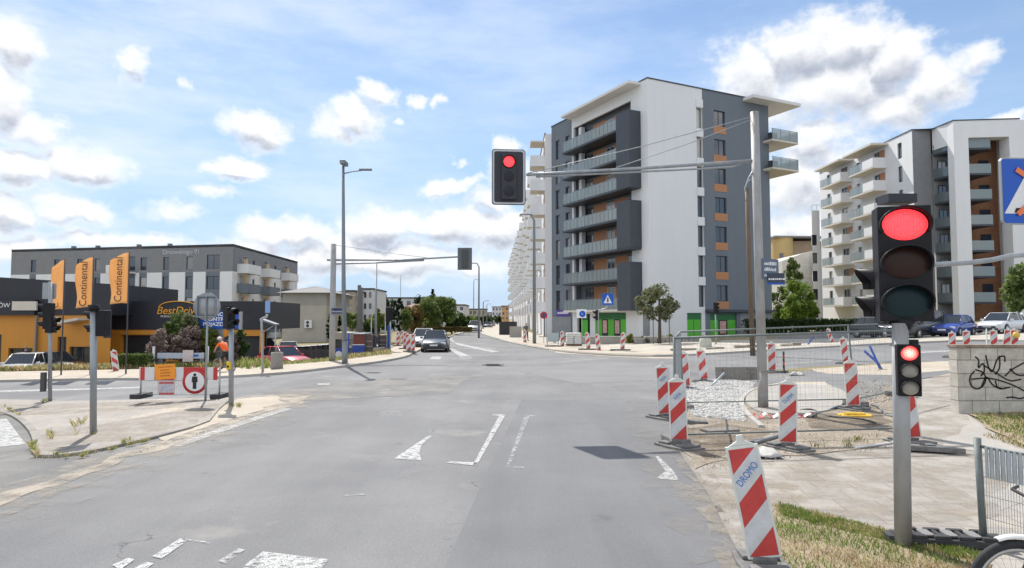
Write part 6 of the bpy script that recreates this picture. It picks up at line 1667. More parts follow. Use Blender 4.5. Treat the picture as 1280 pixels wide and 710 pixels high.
# ------------------------------------------------------------------ right far pavement: planters, bags, bench walls
def far_right_bits():
    Y = 57.0; g = at(700, Y); g.z += .1
    t = thing('planter_wall', 'long low grey planter wall before the green shop', 'planter', g)
    x0, x1 = X(724,Y)-g.x, X(812,Y)-g.x
    MB().box(x0,x1,0,.35,-.2,.62).build('wall', CONC, t, bevel=.02); MB().box(x0-.05,x1+.05,-.05,.4,.621,.68).build('coping', mat('coping_pale',(.5,.49,.46),.8), t)
    Y = 55.0; g = at(808, Y); g.z += .1; t = thing('planter_wall', 'rough stone edged bed under the staked street tree', 'planter', g)
    r = random.Random(2); b = MB(); x = -1.0
    while x < 4.4: w = r.uniform(.4,.8); b.box(x,x+w-.04,r.uniform(-.08,.0),.4,-.2,r.uniform(.45,.62)); x += w
    b.build('stone_edge', mat('rough_stone',(.30,.29,.27),.9,0,.2,6,.4), t, bevel=.03)
    Y = 54.0; g = at(716.5, Y); g.z += .1; t = thing('bag_pallet', 'pallet of white cement bags beside the purple shop sign', 'pallet', g)
    r = random.Random(6); W = X(727,Y)-X(708,Y); 
    MB().box(-W/2,W/2,-.5,.5,0,.14).build('pallet', mat('pallet_wood',(.16,.10,.065),.85,0,.2,6), t)
    for k in range(6):
        for j in range(2):
            x = -W/2+W*j/2; MB().box(x+.01+r.uniform(0,.03),x+W/2-.01,-.5+r.uniform(0,.04),.48,.145+k*.15,.29+k*.15).build('bag', mat('bag_white',(.62,.61,.58),.75,0,.08,5), t, bevel=.04)
    Y = 53; g = at(691, Y); g.z += .1; t = thing('mesh_barrier', 'small pale barrier plate at the kerb left of the white bags', 'barrier', g)
    MB().box(-.45,.45,-.02,.02,.35,1.05).build('plate', mat('pale_plate',(.38,.44,.45),.5), t); MB().cyl((-.42,0,-.1),(-.42,0,1.1),.025,.025,8).cyl((.42,0,-.1),(.42,0,1.1),.025,.025,8).build('frame', STEEL, t); MB().box(-.5,.5,-.2,.2,0,.06).build('foot', RUB, t)
    for px, py, lab in ((692,435,'dark rubber foot left of the warning board by the white bags'),(735,439.3,'flat dark rubber foot spread in front of the paired warning boards'),(775,440.2,'long dark rubber foot spread right of the far crossing sign')):
        g = G(px,py); o = MB().prism([(-.7,-.2),(.6,-.24),(.75,.1),(.2,.26),(-.6,.2)], 0, .09).build('rubber_ballast', RUB, None, (g.x,g.y,g.z+.11), 0, bevel=.01); tag(o, lab, 'rubber foot')
    g = G(801,430); g.z += .1; o = MB().prism([(-.9,-.2),(.8,-.2),(.9,.2),(-.7,.25)], 0, .3).build('rubber_pile', RUB, None, g, 0, bevel=.05); tag(o, 'dark heap of rubber mats left of the staked tree', 'rubber mats')
    Y = 46; g = at(881, Y); g.z += .1; o = MB().lathe([(.42,0),(.42,.35),(.40,.5),(.28,.68),(.12,.76),(0,.78)], (0,0,0), 20).build('stone_bollard', mat('bollard_stone',(.46,.47,.40),.85,0,.1,6), None, g); tag(o, 'round topped pale bollard across the street from the dig', 'bollard')
    Y = 58; g = at(648, Y+12); g.z += .1
    t = thing('garden_wall', 'dark screen and pale low wall in front of the white wing', 'wall', (X(624,90), 90, .1)); B = Vector((X(624,90),90,.1))
    MB().box(X(624,90)-B.x,X(646,90)-B.x,0,.3,-.1,Z(402,90)-.1).build('dark_screen', mat('screen_black',(.03,.03,.033),.7), t); MB().box(X(637,78)-B.x,X(652,78)-B.x,-12,-11.7,-.1,Z(408,78)-.1).build('pale_wall', CONC, t)
    # low curb-rail along the near edge of the far pavement on the right
    Y = 43
    for i, (pa, pb, lab) in enumerate(((838,1000,'pale kerb stones stacked along the far side of the right street'),)):
        g = at(pa,Y+.0); b = MB(); x = 0; r = random.Random(3)
        while x < X(pb,Y)-X(pa,Y): w = r.uniform(.5,1.1); b.box(x,x+w-.05,0,.3,gz(g.x+x)-g.z+.05,gz(g.x+x)-g.z+.22+r.uniform(0,.08)); x += w+r.choice((0,0,.6))
        o = b.build('kerb_blocks', PALE, None, g); tag(o, lab, 'kerb stones', None, 'stuff')
far_right_bits()

# ------------------------------------------------------------------ bicycle parked at the lower right corner
def bicycle(t, wr=.335, wb=1.06, frame_m=None, detail=True, guard=None, tyre_w=.024):
    frame_m = frame_m or mat('bike_frame', (.03,.03,.035), .35); TYRE = mat('tyre', (.022,.022,.024), .8, 0, .3, 30); RIM = mat('rim', (.45,.44,.42), .35, .7)
    for x in (0, wb):
        ty = MB().lathe([(wr+tyre_w*1.0*math.cos(a)-tyre_w, tyre_w*math.sin(a)) for a in [2*PI*k/10 for k in range(11)]], (0,0,0), 48 if detail else 24, 'y').build('wheel', TYRE, t, (x,0,wr))
        MB().lathe([(wr-tyre_w*2.0,-.012),(wr-tyre_w*2.9,-.010),(wr-tyre_w*2.9,.010),(wr-tyre_w*2.0,.012),(wr-tyre_w*2.0,-.012)], (0,0,0), 48 if detail else 20, 'y').build('rim', RIM, ty)
        sp = MB(); n = 28 if detail else 12
        for k in range(n):
            a = 2*PI*k/n; s = .02*(1 if k % 2 else -1); sp.cyl((.02*math.cos(a+.9),s,.02*math.sin(a+.9)),((wr-tyre_w*2.8)*math.cos(a),0,(wr-tyre_w*2.8)*math.sin(a)),.0012 if detail else .003,None,4,False)
        sp.cyl((0,-.05,0),(0,.05,0),.02,.02,12); sp.build('spokes', STEEL, ty)
    f = MB(); hub0, hub1 = Vector((0,0,wr)), Vector((wb,0,wr)); bb = Vector((wb*.58,0,wr-.05)); st = Vector((wb*.70,0,wr+.48)); hd = Vector((wb*.17,0,wr+.36)); ht = Vector((wb*.14,0,wr+.52))
    f.tube([bb,hd],.017,8).tube([st,ht-Vector((0,0,.05))],.015,8).tube([bb,st+Vector((.02,0,.1))],.015,8).tube([hd,ht+Vector((-.01,0,.08))],.019,8)
    for s in (-.045,.045): f.tube([hd+Vector((0,s*.6,0)),hub0+Vector((0,s,0))],.011,8).tube([bb+Vector((0,s*.5,0)),hub1+Vector((0,s,0))],.009,6).tube([st+Vector((0,s*.4,0)),hub1+Vector((0,s,0))],.008,6)
    f.build('frame', frame_m, t)
    MB().tube([ht+Vector((-.01,0,.08)),ht+Vector((-.06,0,.12))],.012,8).tube([ht+Vector((.06,-.29,.13)),ht+Vector((-.04,-.2,.13)),ht+Vector((-.06,0,.12)),ht+Vector((-.04,.2,.13)),ht+Vector((.06,.29,.13))],.012,8).build('handlebar', BLACK, t)
    MB().ball(st+Vector((.03,0,.13)), 1, 12, (.13,.07,.03)).build('saddle', BLACK, t)
    MB().cyl(bb-Vector((0,.03,0)),bb+Vector((0,.03,0)),.09,.09,20).build('chainring', STEEL_D, t)
    if guard:
        for x, a0, a1 in ((0,R(20),R(112)),(wb,R(10),R(140))):
            g_ = MB(); ro = wr+.028; vs = []; n = 26; sec = [(-.032,-.012),(-.022,.004),(0,.010),(.022,.004),(.032,-.012)]
            for k in range(n+1):
                a = a0+(a1-a0)*k/n
                for (yy, dr) in sec: vs.append(((ro+dr)*math.cos(a), yy, (ro+dr)*math.sin(a)))
            m_ = len(sec); g_.s = True; g_.add(vs, [(k*m_+j,k*m_+j+1,(k+1)*m_+j+1,(k+1)*m_+j) for k in range(n) for j in range(m_-1)]); g_.s = False
            o = g_.build('mudguard', guard, t, (x,0,wr)); o.modifiers.new('thick','SOLIDIFY').thickness = .004
def parked_bike():
    Y = 4.85; x = X(1259,Y)
    t = thing('bicycle', 'bicycle with a white mudguard, its front wheel cut by the lower right corner', 'bicycle', (x, Y, .035), R(-4))
    bicycle(t, .345, 1.08, None, True, mat('mudguard_white', (.80,.80,.78), .35), .030)
parked_bike()
# ------------------------------------------------------------------ vegetation
BARK = mat('bark', (.10,.08,.06), .9, 0, .25, 6, .5, stretch=(3,3,.6))
def crown_mesh(seed, rx, ry, rz, n, leaf, clumps=26, shape='ball', m=None, hollow=.45, up=0.0):
    r = random.Random(seed); cs = []
    while len(cs) < clumps:
        p = Vector((r.uniform(-1,1), r.uniform(-1,1), r.uniform(-1,1)))
        if shape == 'cone':
            f = (1-p.z)/2*.95+.08
            p.x *= f; p.y *= f
            cs.append((Vector((p.x*rx,p.y*ry,p.z*rz)), r.uniform(.22,.4)*f**.5)); continue
        if shape == 'column':
            f = (1-abs(p.z)**3)**.5 if abs(p.z) < 1 else 0
            p.x *= f; p.y *= f; cs.append((Vector((p.x*rx,p.y*ry,p.z*rz)), r.uniform(.25,.45))); continue
        if p.length > 1 or p.length < hollow: continue
        cs.append((Vector((p.x*rx,p.y*ry,p.z*rz)), r.uniform(.20,.42)))
    b = MB(); mean = (rx+ry+rz)/3 if shape == 'ball' else (rx+ry)/2*1.2
    for i in range(n):
        c, s = r.choice(cs)
        d = Vector((r.gauss(0,1), r.gauss(0,1), r.gauss(0,1))); d.normalize()
        p = c + d*(s*mean*r.uniform(.35,1.0)**.6)
        l = leaf*r.uniform(.6,1.3); nrm = (d + Vector((r.uniform(-.8,.8),r.uniform(-.8,.8),r.uniform(-.4,.9+up)))).normalized()
        a = nrm.orthogonal().normalized(); a = (Matrix.Rotation(r.uniform(0,6.28),3,nrm) @ a); q = nrm.cross(a)
        k = r.uniform(.35,.6)
        b.add([p-a*l, p+q*l*k+nrm*l*.15, p+a*l, p-q*l*k+nrm*l*.15], [(0,1,2),(0,2,3)])
    return b.mesh('crown', m, weld=False)
def trunk_mesh(h, r0, seed, spread=.8, limbs=5, crown_z=None):
    r = random.Random(seed); b = MB(); b.tube([(0,0,-.15),(r.uniform(-.05,.05)*h*.3,r.uniform(-.05,.05)*h*.3,h*.5),(r.uniform(-.06,.06)*h*.4,0,h)], [r0*1.15,r0*.85,r0*.5], 10)
    for i in range(limbs):
        a = 2*PI*i/limbs+r.uniform(-.4,.4); z = h*r.uniform(.45,.9); L = spread*r.uniform(.6,1)
        b.tube([(0,0,z),(L*.5*math.cos(a),L*.5*math.sin(a),z+L*.45),(L*math.cos(a),L*math.sin(a),z+L*1.0)], [r0*.4,r0*.28,r0*.12], 6)
    return b.mesh('trunk', BARK)
LG = leaf_mat('leaf_green', (.10,.15,.04), (.20,.255,.08)); LD = leaf_mat('leaf_dark', (.030,.058,.018), (.065,.105,.03)); LY = leaf_mat('leaf_yellow_green', (.13,.17,.03), (.23,.25,.05)); LO = leaf_mat('leaf_olive', (.115,.13,.06), (.21,.22,.12), 2.0)
LP = leaf_mat('leaf_purple', (.21,.155,.14), (.35,.28,.25), 2.0); LC = leaf_mat('leaf_conifer', (.010,.026,.010), (.026,.052,.017)); LBR = leaf_mat('leaf_bright', (.12,.21,.03), (.23,.32,.06)); LRU = leaf_mat('leaf_rusty', (.15,.12,.04), (.25,.18,.07))
def tree(px, Y, pyt, pyb, wpx, label, m, n=2600, leaf=.16,  name='tree', cat='tree', group='trees along the street', shape='ball', trunk=True, clumps=28, zbase=None, seed=None, limbs=5, hollow=.45):
    g = at(px, Y)
    if zbase is not None: g.z += zbase
    t = thing(name, label, cat, g, 0, group)
    zt, zb = Z(pyt,Y)-g.z, Z(pyb,Y)-g.z; rz_ = (zt-zb)/2; rx = wpx/F*Y/2
    sd = seed or int(px*7+Y)
    o = link('crown', crown_mesh(sd, rx*.88, rx*.88, rz_*.92, n, leaf, clumps, shape, m, hollow), t, (0,0,(zt+zb)/2))
    if trunk: link('trunk', trunk_mesh(max(.3,(zt+zb)/2+rz_*.2), max(.05,rx*.075), sd, rx*.65, limbs), t)
    return t
tree(824, 54, 355, 404, 56, 'small staked street tree with olive leaves in front of the white facade', LO, 2400, .15, 'street_tree', group=None or 'trees along the street', zbase=.1)
def stakes():
    g = at(824,54)
    for dx, lab in ((-.55,'left stake of the small street tree'),(.75,'right stake of the small street tree')):
        t = MB().cyl((0,0,-.05),(0,0,2.0),.045,.04,8).lathe([(0,2.03),(.035,2.01),(.04,2.0)],(0,0,0),8).build('tree_stake', mat('stake_wood',(.24,.18,.12),.85,0,.2,6), None, (g.x+dx,g.y-.2,g.z+.1)); tag(t, lab, 'tree stake')
stakes()
# left side: trees between the kiosks and the far road
tree(548, 95, 368, 412, 46, 'big green tree left of the far road', LG, 3600, .26, clumps=40)
tree(534, 100, 375, 411, 30, 'yellow green tree against the big green one', LY, 2000, .24)
tree(565, 102, 385, 411, 28, 'darker tree on the right flank of the big green one', LD, 1800, .24)
tree(517, 92, 381, 412, 26, 'tree with rusty tinged leaves left of the big green one', LRU, 1700, .24)
tree(507, 86, 385, 413, 18, 'slim green tree right of the cypress', LG, 1300, .2)
tree(541, 112, 361, 385, 9, 'spire of a conifer rising over the big green tree', LC, 500, .25, 'conifer', shape='cone')
tree(577, 130, 396, 409, 22, 'low dark bush by the rounded white house', LD, 900, .3, 'bush', 'bush', trunk=False)
tree(588, 150, 396, 409, 30, 'low green bush far along the left side', LG, 900, .35, 'bush', 'bush', trunk=False)
tree(608, 190, 396, 405, 24, 'distant dark trees at the end of the street', LD, 700, .4)
tree(622, 240, 394, 404, 12, 'farthest dark tree under the orange far block', LD, 400, .45)
tree(499.5, 78, 372, 414, 9, 'narrow dark cypress right of the far left signal', LC, 1100, .15, 'cypress', shape='column')
tree(413, 62, 391, 424, 8, 'left one of the two dark cone trees behind the lamp post', LC, 900, .12, 'conifer', shape='column')
tree(425, 62, 393, 424, 9, 'right one of the two dark cone trees behind the lamp post', LC, 900, .12, 'conifer', shape='cone')
tree(441, 72, 389, 412, 26, 'green bush tree behind the concrete posts', LG, 1300, .18)
tree(472, 68, 387, 410, 22, 'yellow leaved bush tree behind the flag mast', LY, 1300, .18)
tree(464, 75, 399, 416, 30, 'dark hedge bush below the yellow leaved one', LD, 1100, .2, 'bush', 'bush', trunk=False)
tree(485, 78, 398, 414, 18, 'dark bush behind the far left signal', LD, 900, .2, 'bush', 'bush', trunk=False)
for i, (px, Y, m, lab) in enumerate(((480,150,LC,'dark treetop left of the middle on the far roofline'),(493,155,LC,'dark treetop right of the middle on the far roofline'),(522,160,LC,'dark treetop above the brown house'),(455,150,LC,'dark treetop above the stepped white block'))):
    tree(px, Y, 367+i%2*3, 400, 14, lab, m, 600, .3)
# brown hedge strip along the far left kerb
def hedge(px0, px1, Y, pyt, pyb, label, m, n=1500, leaf=.14, depth=.6, name='hedge', z0=None):
    g = at((px0+px1)/2, Y); t = thing(name, label, 'hedge', g)
    zt = Z(pyt,Y)-g.z; zb = (Z(pyb,Y)-g.z) if z0 is None else z0; w = (px1-px0)/F*Y; r = random.Random(int(px0+px1)); b = MB()
    for i in range(n):
        p = Vector((r.uniform(-w/2,w/2), r.uniform(-depth,depth), zb+(zt-zb)*(r.random()**.6)*(.86+.2*mnoise.noise(Vector((r.random()*.01+i%17,Y,0))))))
        if r.random() < .5: p.y = -depth*r.uniform(.75,1.05)
        d = Vector((r.uniform(-1,1), r.uniform(-1,.3), r.uniform(-.2,1))).normalized(); a = d.orthogonal().normalized(); q = d.cross(a); l = leaf*r.uniform(.6,1.3)
        b.add([p-a*l,p+q*l*.5,p+a*l,p-q*l*.5], [(0,1,2),(0,2,3)])
    link('foliage', b.mesh('foliage', m, weld=False), t); s = MB()
    for k in range(max(2,int(w/.8))): x = -w/2+w*(k+.5)/max(2,int(w/.8)); s.cyl((x,0,-.1),(x+.05,0,zt*.7),.025,.012,6)
    link('stems', s.mesh('stems', BARK), t); return t
hedge(530, 590, 92, 408, 415, 'low brown hedge strip along the far left roadside', LRU, 1500, .2)
hedge(152, 190, 38.0, 440, 458, 'clipped green hedge before the dark garage door', LG, 1900, .09, .45)
hedge(930, 1068, 66, 396, 419, 'long dark hedge at the foot of the right hand blocks', LD, 4200, .2, .9)
hedge(1195, 1280, 60, 401, 409, 'low hedge behind the white parked car', LD, 900, .16, .5) if False else None
for (px, Y, t_, b_, w, m, lab, n) in ((224,40.7,389,432,30,LG,'round green bush in front of the lettered fascia',2200),(212,40.3,402,436,22,LG,'smaller green bush left of the purple ones',1300),(240,40.1,386,432,18,LO,'tall grey green bush beside the blue service sign',1300),
    (207,39.5,410,440,34,LP,'left purple leaved bush by the garage',1500),(237,39.5,407,438,36,LP,'right purple leaved bush before the blue service sign',1900),(259,39.9,407,438,24,LY,'yellow green bush under the blue service sign',1500),(298,40.8,410,442,22,LD,'dark green bush right of the cyclist',1500),(291,40.2,413,440,14,LP,'small purple bush behind the cyclist',700)):
    tree(px, Y, t_, b_+14, w*1.15, lab, m, int(n*1.7), .10, 'bush', 'bush', 'bushes before the garage', trunk=False, clumps=44, hollow=.0)
for (px, Y, t_, b_, w, m, lab) in ((790,55.5,417,430,16,LY,'yellow green plant in the stone edged bed'),(808,55.6,420,430,22,LO,'low olive plant in the stone edged bed'),(838,55.6,420,430,26,LY,'low plants right of the staked tree'),(714,55.3,418,428,20,LRU,'reddish plant below the white bags'),(752,57.6,420,429,12,LD,'dark plant behind the planter wall'),(694,60,420,427,14,LG,'small green plant beside the pale barrier plate')):
    tree(px, Y, t_, b_, w, lab, m, 500, .11, 'bush', 'plant', 'plants of the far right beds', trunk=False, clumps=10)
# right: trees between the blocks
tree(991, 100, 322, 404, 26, 'tall dark columnar tree between the two tall blocks', LG, 3000, .24, shape='column', clumps=44, group='trees between the tall blocks')
tree(1000, 92, 350, 412, 42, 'bright green broad tree between the two tall blocks', LBR, 3600, .24, group='trees between the tall blocks', clumps=40)
tree(972, 96, 362, 412, 24, 'dark lower tree right beside the slate block', LG, 1800, .24, group='trees between the tall blocks')
tree(1296, 34, 325, 402, 66, 'leafy tree cut by the right edge below the crossing sign', LG, 3200, .16, group='trees between the tall blocks')
# grass
def blades(name, pts_px, n, h0, h1, mats, seed, lean=.5, w=.006, z=.028, clump=0, label=None, patch=0):
    q = [Vector(v) for v in gp(*pts_px)]; r = random.Random(seed); b = MB()
    cl = [(r.random(), r.random()) for _ in range(clump)]
    for _ in range(n):
        if cl and r.random() < .8:
            u, v = r.choice(cl); u += r.gauss(0,.035); v += r.gauss(0,.06); u, v = min(1,max(0,u)), min(1,max(0,v))
        else: u, v = r.random(), r.random()
        p = (q[0]*(1-u)+q[1]*u)*(1-v)+(q[3]*(1-u)+q[2]*u)*v
        h = r.uniform(h0,h1); a = r.uniform(0,6.28); d = Vector((math.cos(a),math.sin(a)))*h*lean*r.random(); s = Vector((-math.sin(a),math.cos(a)))*w*r.uniform(.6,1.4); z0 = gz(p.x)+z
        b.mi = r.randrange(len(mats))
        if patch:
            nv = mnoise.noise(Vector((p.x*patch, p.y*patch, 3.3))) + .5*mnoise.noise(Vector((p.x*patch*3, p.y*patch*3, 8.1))) + r.gauss(0,.16)
            if abs(nv) < .10 and r.random() < .55: continue
            k_ = len(mats)//2; b.mi = r.randrange(k_) if nv > .02 else k_ + r.randrange(len(mats)-k_)
        b.add([(p.x-s.x,p.y-s.y,z0),(p.x+s.x,p.y+s.y,z0),(p.x+d.x*.4+s.x*.6,p.y+d.y*.4+s.y*.6,z0+h*.65),(p.x+d.x,p.y+d.y,z0+h)], [(0,1,2),(0,2,3)])
    return tag(b.build(name, mats, weld=False), label, None, None, 'stuff')
GR = leaf_mat('grass_green', (.10,.16,.03), (.15,.20,.05), 3); GY = leaf_mat('grass_straw', (.42,.34,.18), (.55,.45,.26), 3); GB = leaf_mat('grass_brown', (.28,.20,.11), (.36,.27,.15), 3); GL = leaf_mat('grass_lime', (.16,.22,.045), (.24,.29,.08), 3)
blades('grass', ((966,634),(1236,703),(1246,765),(952,765)), 9500, .012, .060, [GR,GL,GL,GY,GY,GB], 1, .85, .004, patch=1.1)
blades('grass', ((972,632),(1236,699),(1232,709),(976,648)), 5200, .015, .060, [GR,GL,GL,GY,GL,GY], 3, .8, .004, patch=2.0)
blades('grass', ((1214,520),(1400,524),(1420,545),(1250,545)), 2600, .04, .13, [GR,GL,GY], 5, .8, .007)
blades('grass', ((1225,546),(1400,546),(1420,572),(1275,562)), 1400, .03, .09, [GY,GB,GR], 6, .8, .007)
blades('weeds', ((-60,467.5),(205,462.5),(210,459.5),(-60,464)), 8000, .08, .32, [GY,GY,GB,GR], 7, .7, .026, .1)
blades('weeds', ((-300,474),(-40,470),(-40,458),(-300,462)), 2200, .08, .32, [GY,GB,GR], 17, .7, .014, .1)
blades('weeds', ((205,462.5),(330,459),(320,455.5),(205,459)), 3200, .08, .34, [GY,GR,GL,GB], 8, .7, .024, .1)
blades('weeds', ((300,464),(345,463),(345,456),(300,457)), 700, .2, .55, [GY,GR,GL], 9, .5, .016, .1, 10)
blades('weeds', ((350,459),(430,452.5),(430,449.5),(350,455)), 1800, .05, .18, [GR,GL,GY], 10, .7, .014, .1)
blades('weeds', ((430,452),(490,445),(486,441),(430,448)), 1500, .08, .30, [GY,GR,GB], 11, .7, .014, .1)
for i, (a, n, h) in enumerate(((((8,513),(26,523),(22,519),(4,508)),260,.22),(((52,506),(68,505),(68,501),(52,502)),260,.22),(((42,560),(50,574),(44,576),(36,560)),320,.24),(((56,553),(66,553),(66,545),(56,545)),160,.26),(((52,573),(112,568),(112,573),(52,578)),420,.14),(((112,567),(200,547),(200,550),(112,572)),520,.13),(((92,552),(104,552),(104,530),(94,530)),110,.34),(((106,547),(124,547),(124,541),(106,541)),180,.14),(((282,511),(306,510),(308,505),(284,505)),320,.13),(((150,560),(170,557),(168,551),(150,555)),220,.16))):
    blades('weeds', a, int(n*.8), .02, h*.62, [GR,GL,GY,GY], 30+i, .9, .0035, .03, 5)
blades('weeds', ((1010,560),(1100,548),(1105,556),(1020,566)), 160, .03, .12, [GY,GR], 50, .8, .006, .04, 5)
blades('weeds', ((640,409),(690,421),(720,424),(690,414)), 700, .05, .2, [GY,GR,GB], 51, .8, .02, .11)
# ------------------------------------------------------------------ cars
LAMPW = mat('headlamp', (.62,.64,.66), .12, 0, spec=.9); LAMPR = mat('tail_lamp', (.35,.015,.015), .2); PLATE = mat('number_plate', (.66,.66,.64), .5); TRIM = mat('car_trim', (.02,.02,.022), .5); CHROME = mat('wheel_alloy', (.42,.43,.44), .35, .8)
def paint(name, c): 
    m = mat(name, c, .28, 0, spec=.6); b = m.node_tree.nodes['Principled BSDF']; b.inputs['Coat Weight'].default_value = .6; b.inputs['Coat Roughness'].default_value = .06; return m
CARKIND = {
 # name: L, W, H, belt, hoodz(front), prof stations: windscreen base, roof front, roof rear, rear base (fractions from front), bonnet nose z, tail z
 'hatch': dict(L=4.05, W=1.74, H=1.50, belt=.92, ws=.30, rf=.47, rr=.84, rb=.965, nose=.66, hood=.90, tail=.90),
 'sedan': dict(L=4.6, W=1.80, H=1.45, belt=.92, ws=.29, rf=.45, rr=.70, rb=.86, nose=.62, hood=.86, tail=.92),
 'estate': dict(L=4.6, W=1.80, H=1.47, belt=.92, ws=.29, rf=.45, rr=.86, rb=.97, nose=.62, hood=.86, tail=.95),
 'van': dict(L=4.9, W=1.92, H=1.92, belt=1.12, ws=.19, rf=.34, rr=.93, rb=.985, nose=.80, hood=1.10, tail=1.12),
}
def car(kind, label, col, loc, rz, plate=True, group='cars'):
    c = CARKIND[kind]; L, W, H = c['L'], c['W'], c['H']; t = thing('parked_car' if group != 'cars on the road' else 'car', label, 'car', loc, rz, group)
    P = paint('car_paint_%d_%d_%d' % tuple(int(v*100) for v in col), col)
    # front is -y ; stations along y from front (0) to rear (L)
    st = [(0.0,.30,c['nose']-.10,.80),(.012,.24,c['nose']-.02,.88),(.05,.20,c['nose']+.04,.95),(.14,.19,c['hood']-.07,.985),(c['ws']-.03,.19,c['hood'],1.0),(.40,.19,c['belt'],1.0),(.62,.19,c['belt']+.02,1.0),(.80,.19,c['belt']+.03,.99),(c['rb'],.20,c['tail'],.965),(.985,.26,c['tail']-.03,.92),(1.0,.34,c['tail']-.12,.86)]
    secs = []
    for f, zb, zt, wf in st:
        y = (f-.5)*L; w = W/2*wf; zs = zb+(zt-zb)*.62
        secs.append([(-w*.90,y,zb),(-w*.99,y,zb+.12),(-w,y,zs),(-w*.95,y,zt-.03),(-w*.80,y,zt+.01),(0,y,zt+.03),(w*.80,y,zt+.01),(w*.95,y,zt-.03),(w,y,zs),(w*.99,y,zb+.12),(w*.90,y,zb)])
    b = MB(); b.s = True; n = len(secs[0]); vs = [p for s in secs for p in s]
    b.add(vs, [(i*n+j,i*n+j+1,(i+1)*n+j+1,(i+1)*n+j) for i in range(len(secs)-1) for j in range(n-1)]); b.s = False
    b.add(secs[0],[tuple(range(n))]); b.add(secs[-1],[tuple(range(n))[::-1]]); b.add([p for s in secs for p in (s[0],s[-1])], [(2*i,2*i+1,2*i+3,2*i+2) for i in range(len(secs)-1)])
    body = b.build('body', P, t)
    # greenhouse: glass volume, roof skin and pillars
    def yy(f): return (f-.5)*L
    wb, wt = W*.455, W*.36; zb_ = c['belt']-.04; zr = H-.035
    low = [(-wb*.93,yy(c['ws']-.02),zb_-.01),(wb*.93,yy(c['ws']-.02),zb_-.01),(wb,yy(c['rf']),zb_),(wb,yy(c['rr']),zb_+.02),(wb*.90,yy(c['rb']),c['tail']-.04),(-wb*.90,yy(c['rb']),c['tail']-.04),(-wb,yy(c['rr']),zb_+.02),(-wb,yy(c['rf']),zb_)]
    top = [(-wt*.95,yy(c['rf']),zr),(wt*.95,yy(c['rf']),zr),(wt,yy(c['rf']+.08),zr+.01),(wt,yy(c['rr']-.06),zr),(wt*.92,yy(c['rr']),zr-.04),(-wt*.92,yy(c['rr']),zr-.04),(-wt,yy(c['rr']-.06),zr),(-wt,yy(c['rf']+.08),zr+.01)]
    MB().add(low+top, [(i,(i+1)%8,8+(i+1)%8,8+i) for i in range(8)]).build('windows', CARG, t)
    rf = MB(); rf.add([(x*1.02,y,z+.002) for x,y,z in top]+[(x*.86,y*1.0+(0.0),z+.045) for x,y,z in top], [(i,(i+1)%8,8+(i+1)%8,8+i) for i in range(8)]+[tuple(range(8,16))]); rf.s=False
    rf.build('roof', P, t, bevel=.01)
    mid = (c['rf']+c['rr'])/2+.01
    def pillar(p, q, r_): MB().tube([p, q], r_, 6).build('pillar', P, t)
    for s in (-1,1):
        pillar((s*wb*.935,yy(c['ws']-.02),zb_),(s*wt*.97,yy(c['rf']),zr+.01),.032); pillar((s*wb*.92,yy(c['rb']),c['tail']-.03),(s*wt*.95,yy(c['rr']),zr-.03),.055); pillar((s*wb,yy(mid),zb_),(s*wt*1.0,yy(mid),zr),.03)
        if kind in ('estate','van'): pillar((s*wb,yy(c['rr']-.08),zb_),(s*wt,yy(c['rr']-.08),zr),.03)
    for s in (-1,1):
        MB().cbox((s*(W/2+.05),yy(c['ws']+.05),c['belt']+.03),(.20,.10,.14)).build('mirror', P, t, bevel=.03)
        MB().cbox((s*W*.36,yy(.022),c['nose']-.03),(W*.20,.12,.14), Matrix.Rotation(R(-14*s),3,'Z')).build('headlight', LAMPW, t, bevel=.03)
        MB().cbox((s*W*.40,yy(.992),c['tail']-.13),(W*.13,.08,.20)).build('tail_light', LAMPR, t, bevel=.02)
        for f in (.19,.80):
            w_ = MB().lathe([(.0,-.09),(.20,-.09),(.285,-.10),(.315,-.06),(.318,.06),(.285,.10),(.20,.10),(0,.10)], (0,0,0), 20, 'x').build('wheel', TYRE_M, t, (s*(W/2-.085),yy(f),.318)); 
            MB().lathe([(0,.115),(.06,.118),(.07,.105),(.19,.108),(.205,.104)], (0,0,0), 16, 'x').build('rim', CHROME, w_).rotation_euler = (0,0,0 if s > 0 else PI)
            ar = MB(); 
            for k in range(13): pass
            ar.lathe([(.335,-.01),(.375,-.01),(.375,.012),(.335,.012)], (s*(W/2-.004),yy(f),.318), 18, 'x'); ar.build('wheel_arch', TRIM, t)
    MB().box(-W*.30,W*.30,yy(0)-.012,yy(.03),c['nose']-.24,c['nose']-.12).box(-W*.38,W*.38,yy(0.0)-.008,yy(.03),.26,.36).build('grille', TRIM, t)
    if plate: MB().box(-.26,.26,yy(0)-.028,yy(0)-.014,.42,.53).build('number_plate', PLATE, t); MB().box(-.26,.26,yy(1)+.004,yy(1)+.018,.62,.73).build('number_plate', PLATE, t)
    MB().box(-W/2*.985,W/2*.985,yy(.28),yy(.71),.185,.26).build('sill', TRIM, t)
    return t
TYRE_M = mat('car_tyre', (.02,.02,.022), .8)
def ground_at(px, Y, dz=.012): p = at(px, Y); p.z += dz; return p
car('sedan', 'dark grey car coming towards the junction on the left lane', (.045,.052,.058), ground_at(545, 47.5), R(3), group='cars on the road')
car('estate', 'white estate car close behind the dark grey car', (.62,.62,.62), ground_at(530, 53.5), R(5), group='cars on the road')
car('van', 'grey van parked at the right kerb before the street climbs away', (.36,.37,.38), ground_at(593.8, 112), R(-4), group='cars down the street')
car('hatch', 'dark car parked farther down the street at the right kerb', (.06,.06,.07), ground_at(610.5, 165), R(-6), group='cars down the street')
car('hatch', 'farthest red brown car parked at the right kerb', (.12,.05,.05), ground_at(614.5, 195), R(-6), group='cars down the street')
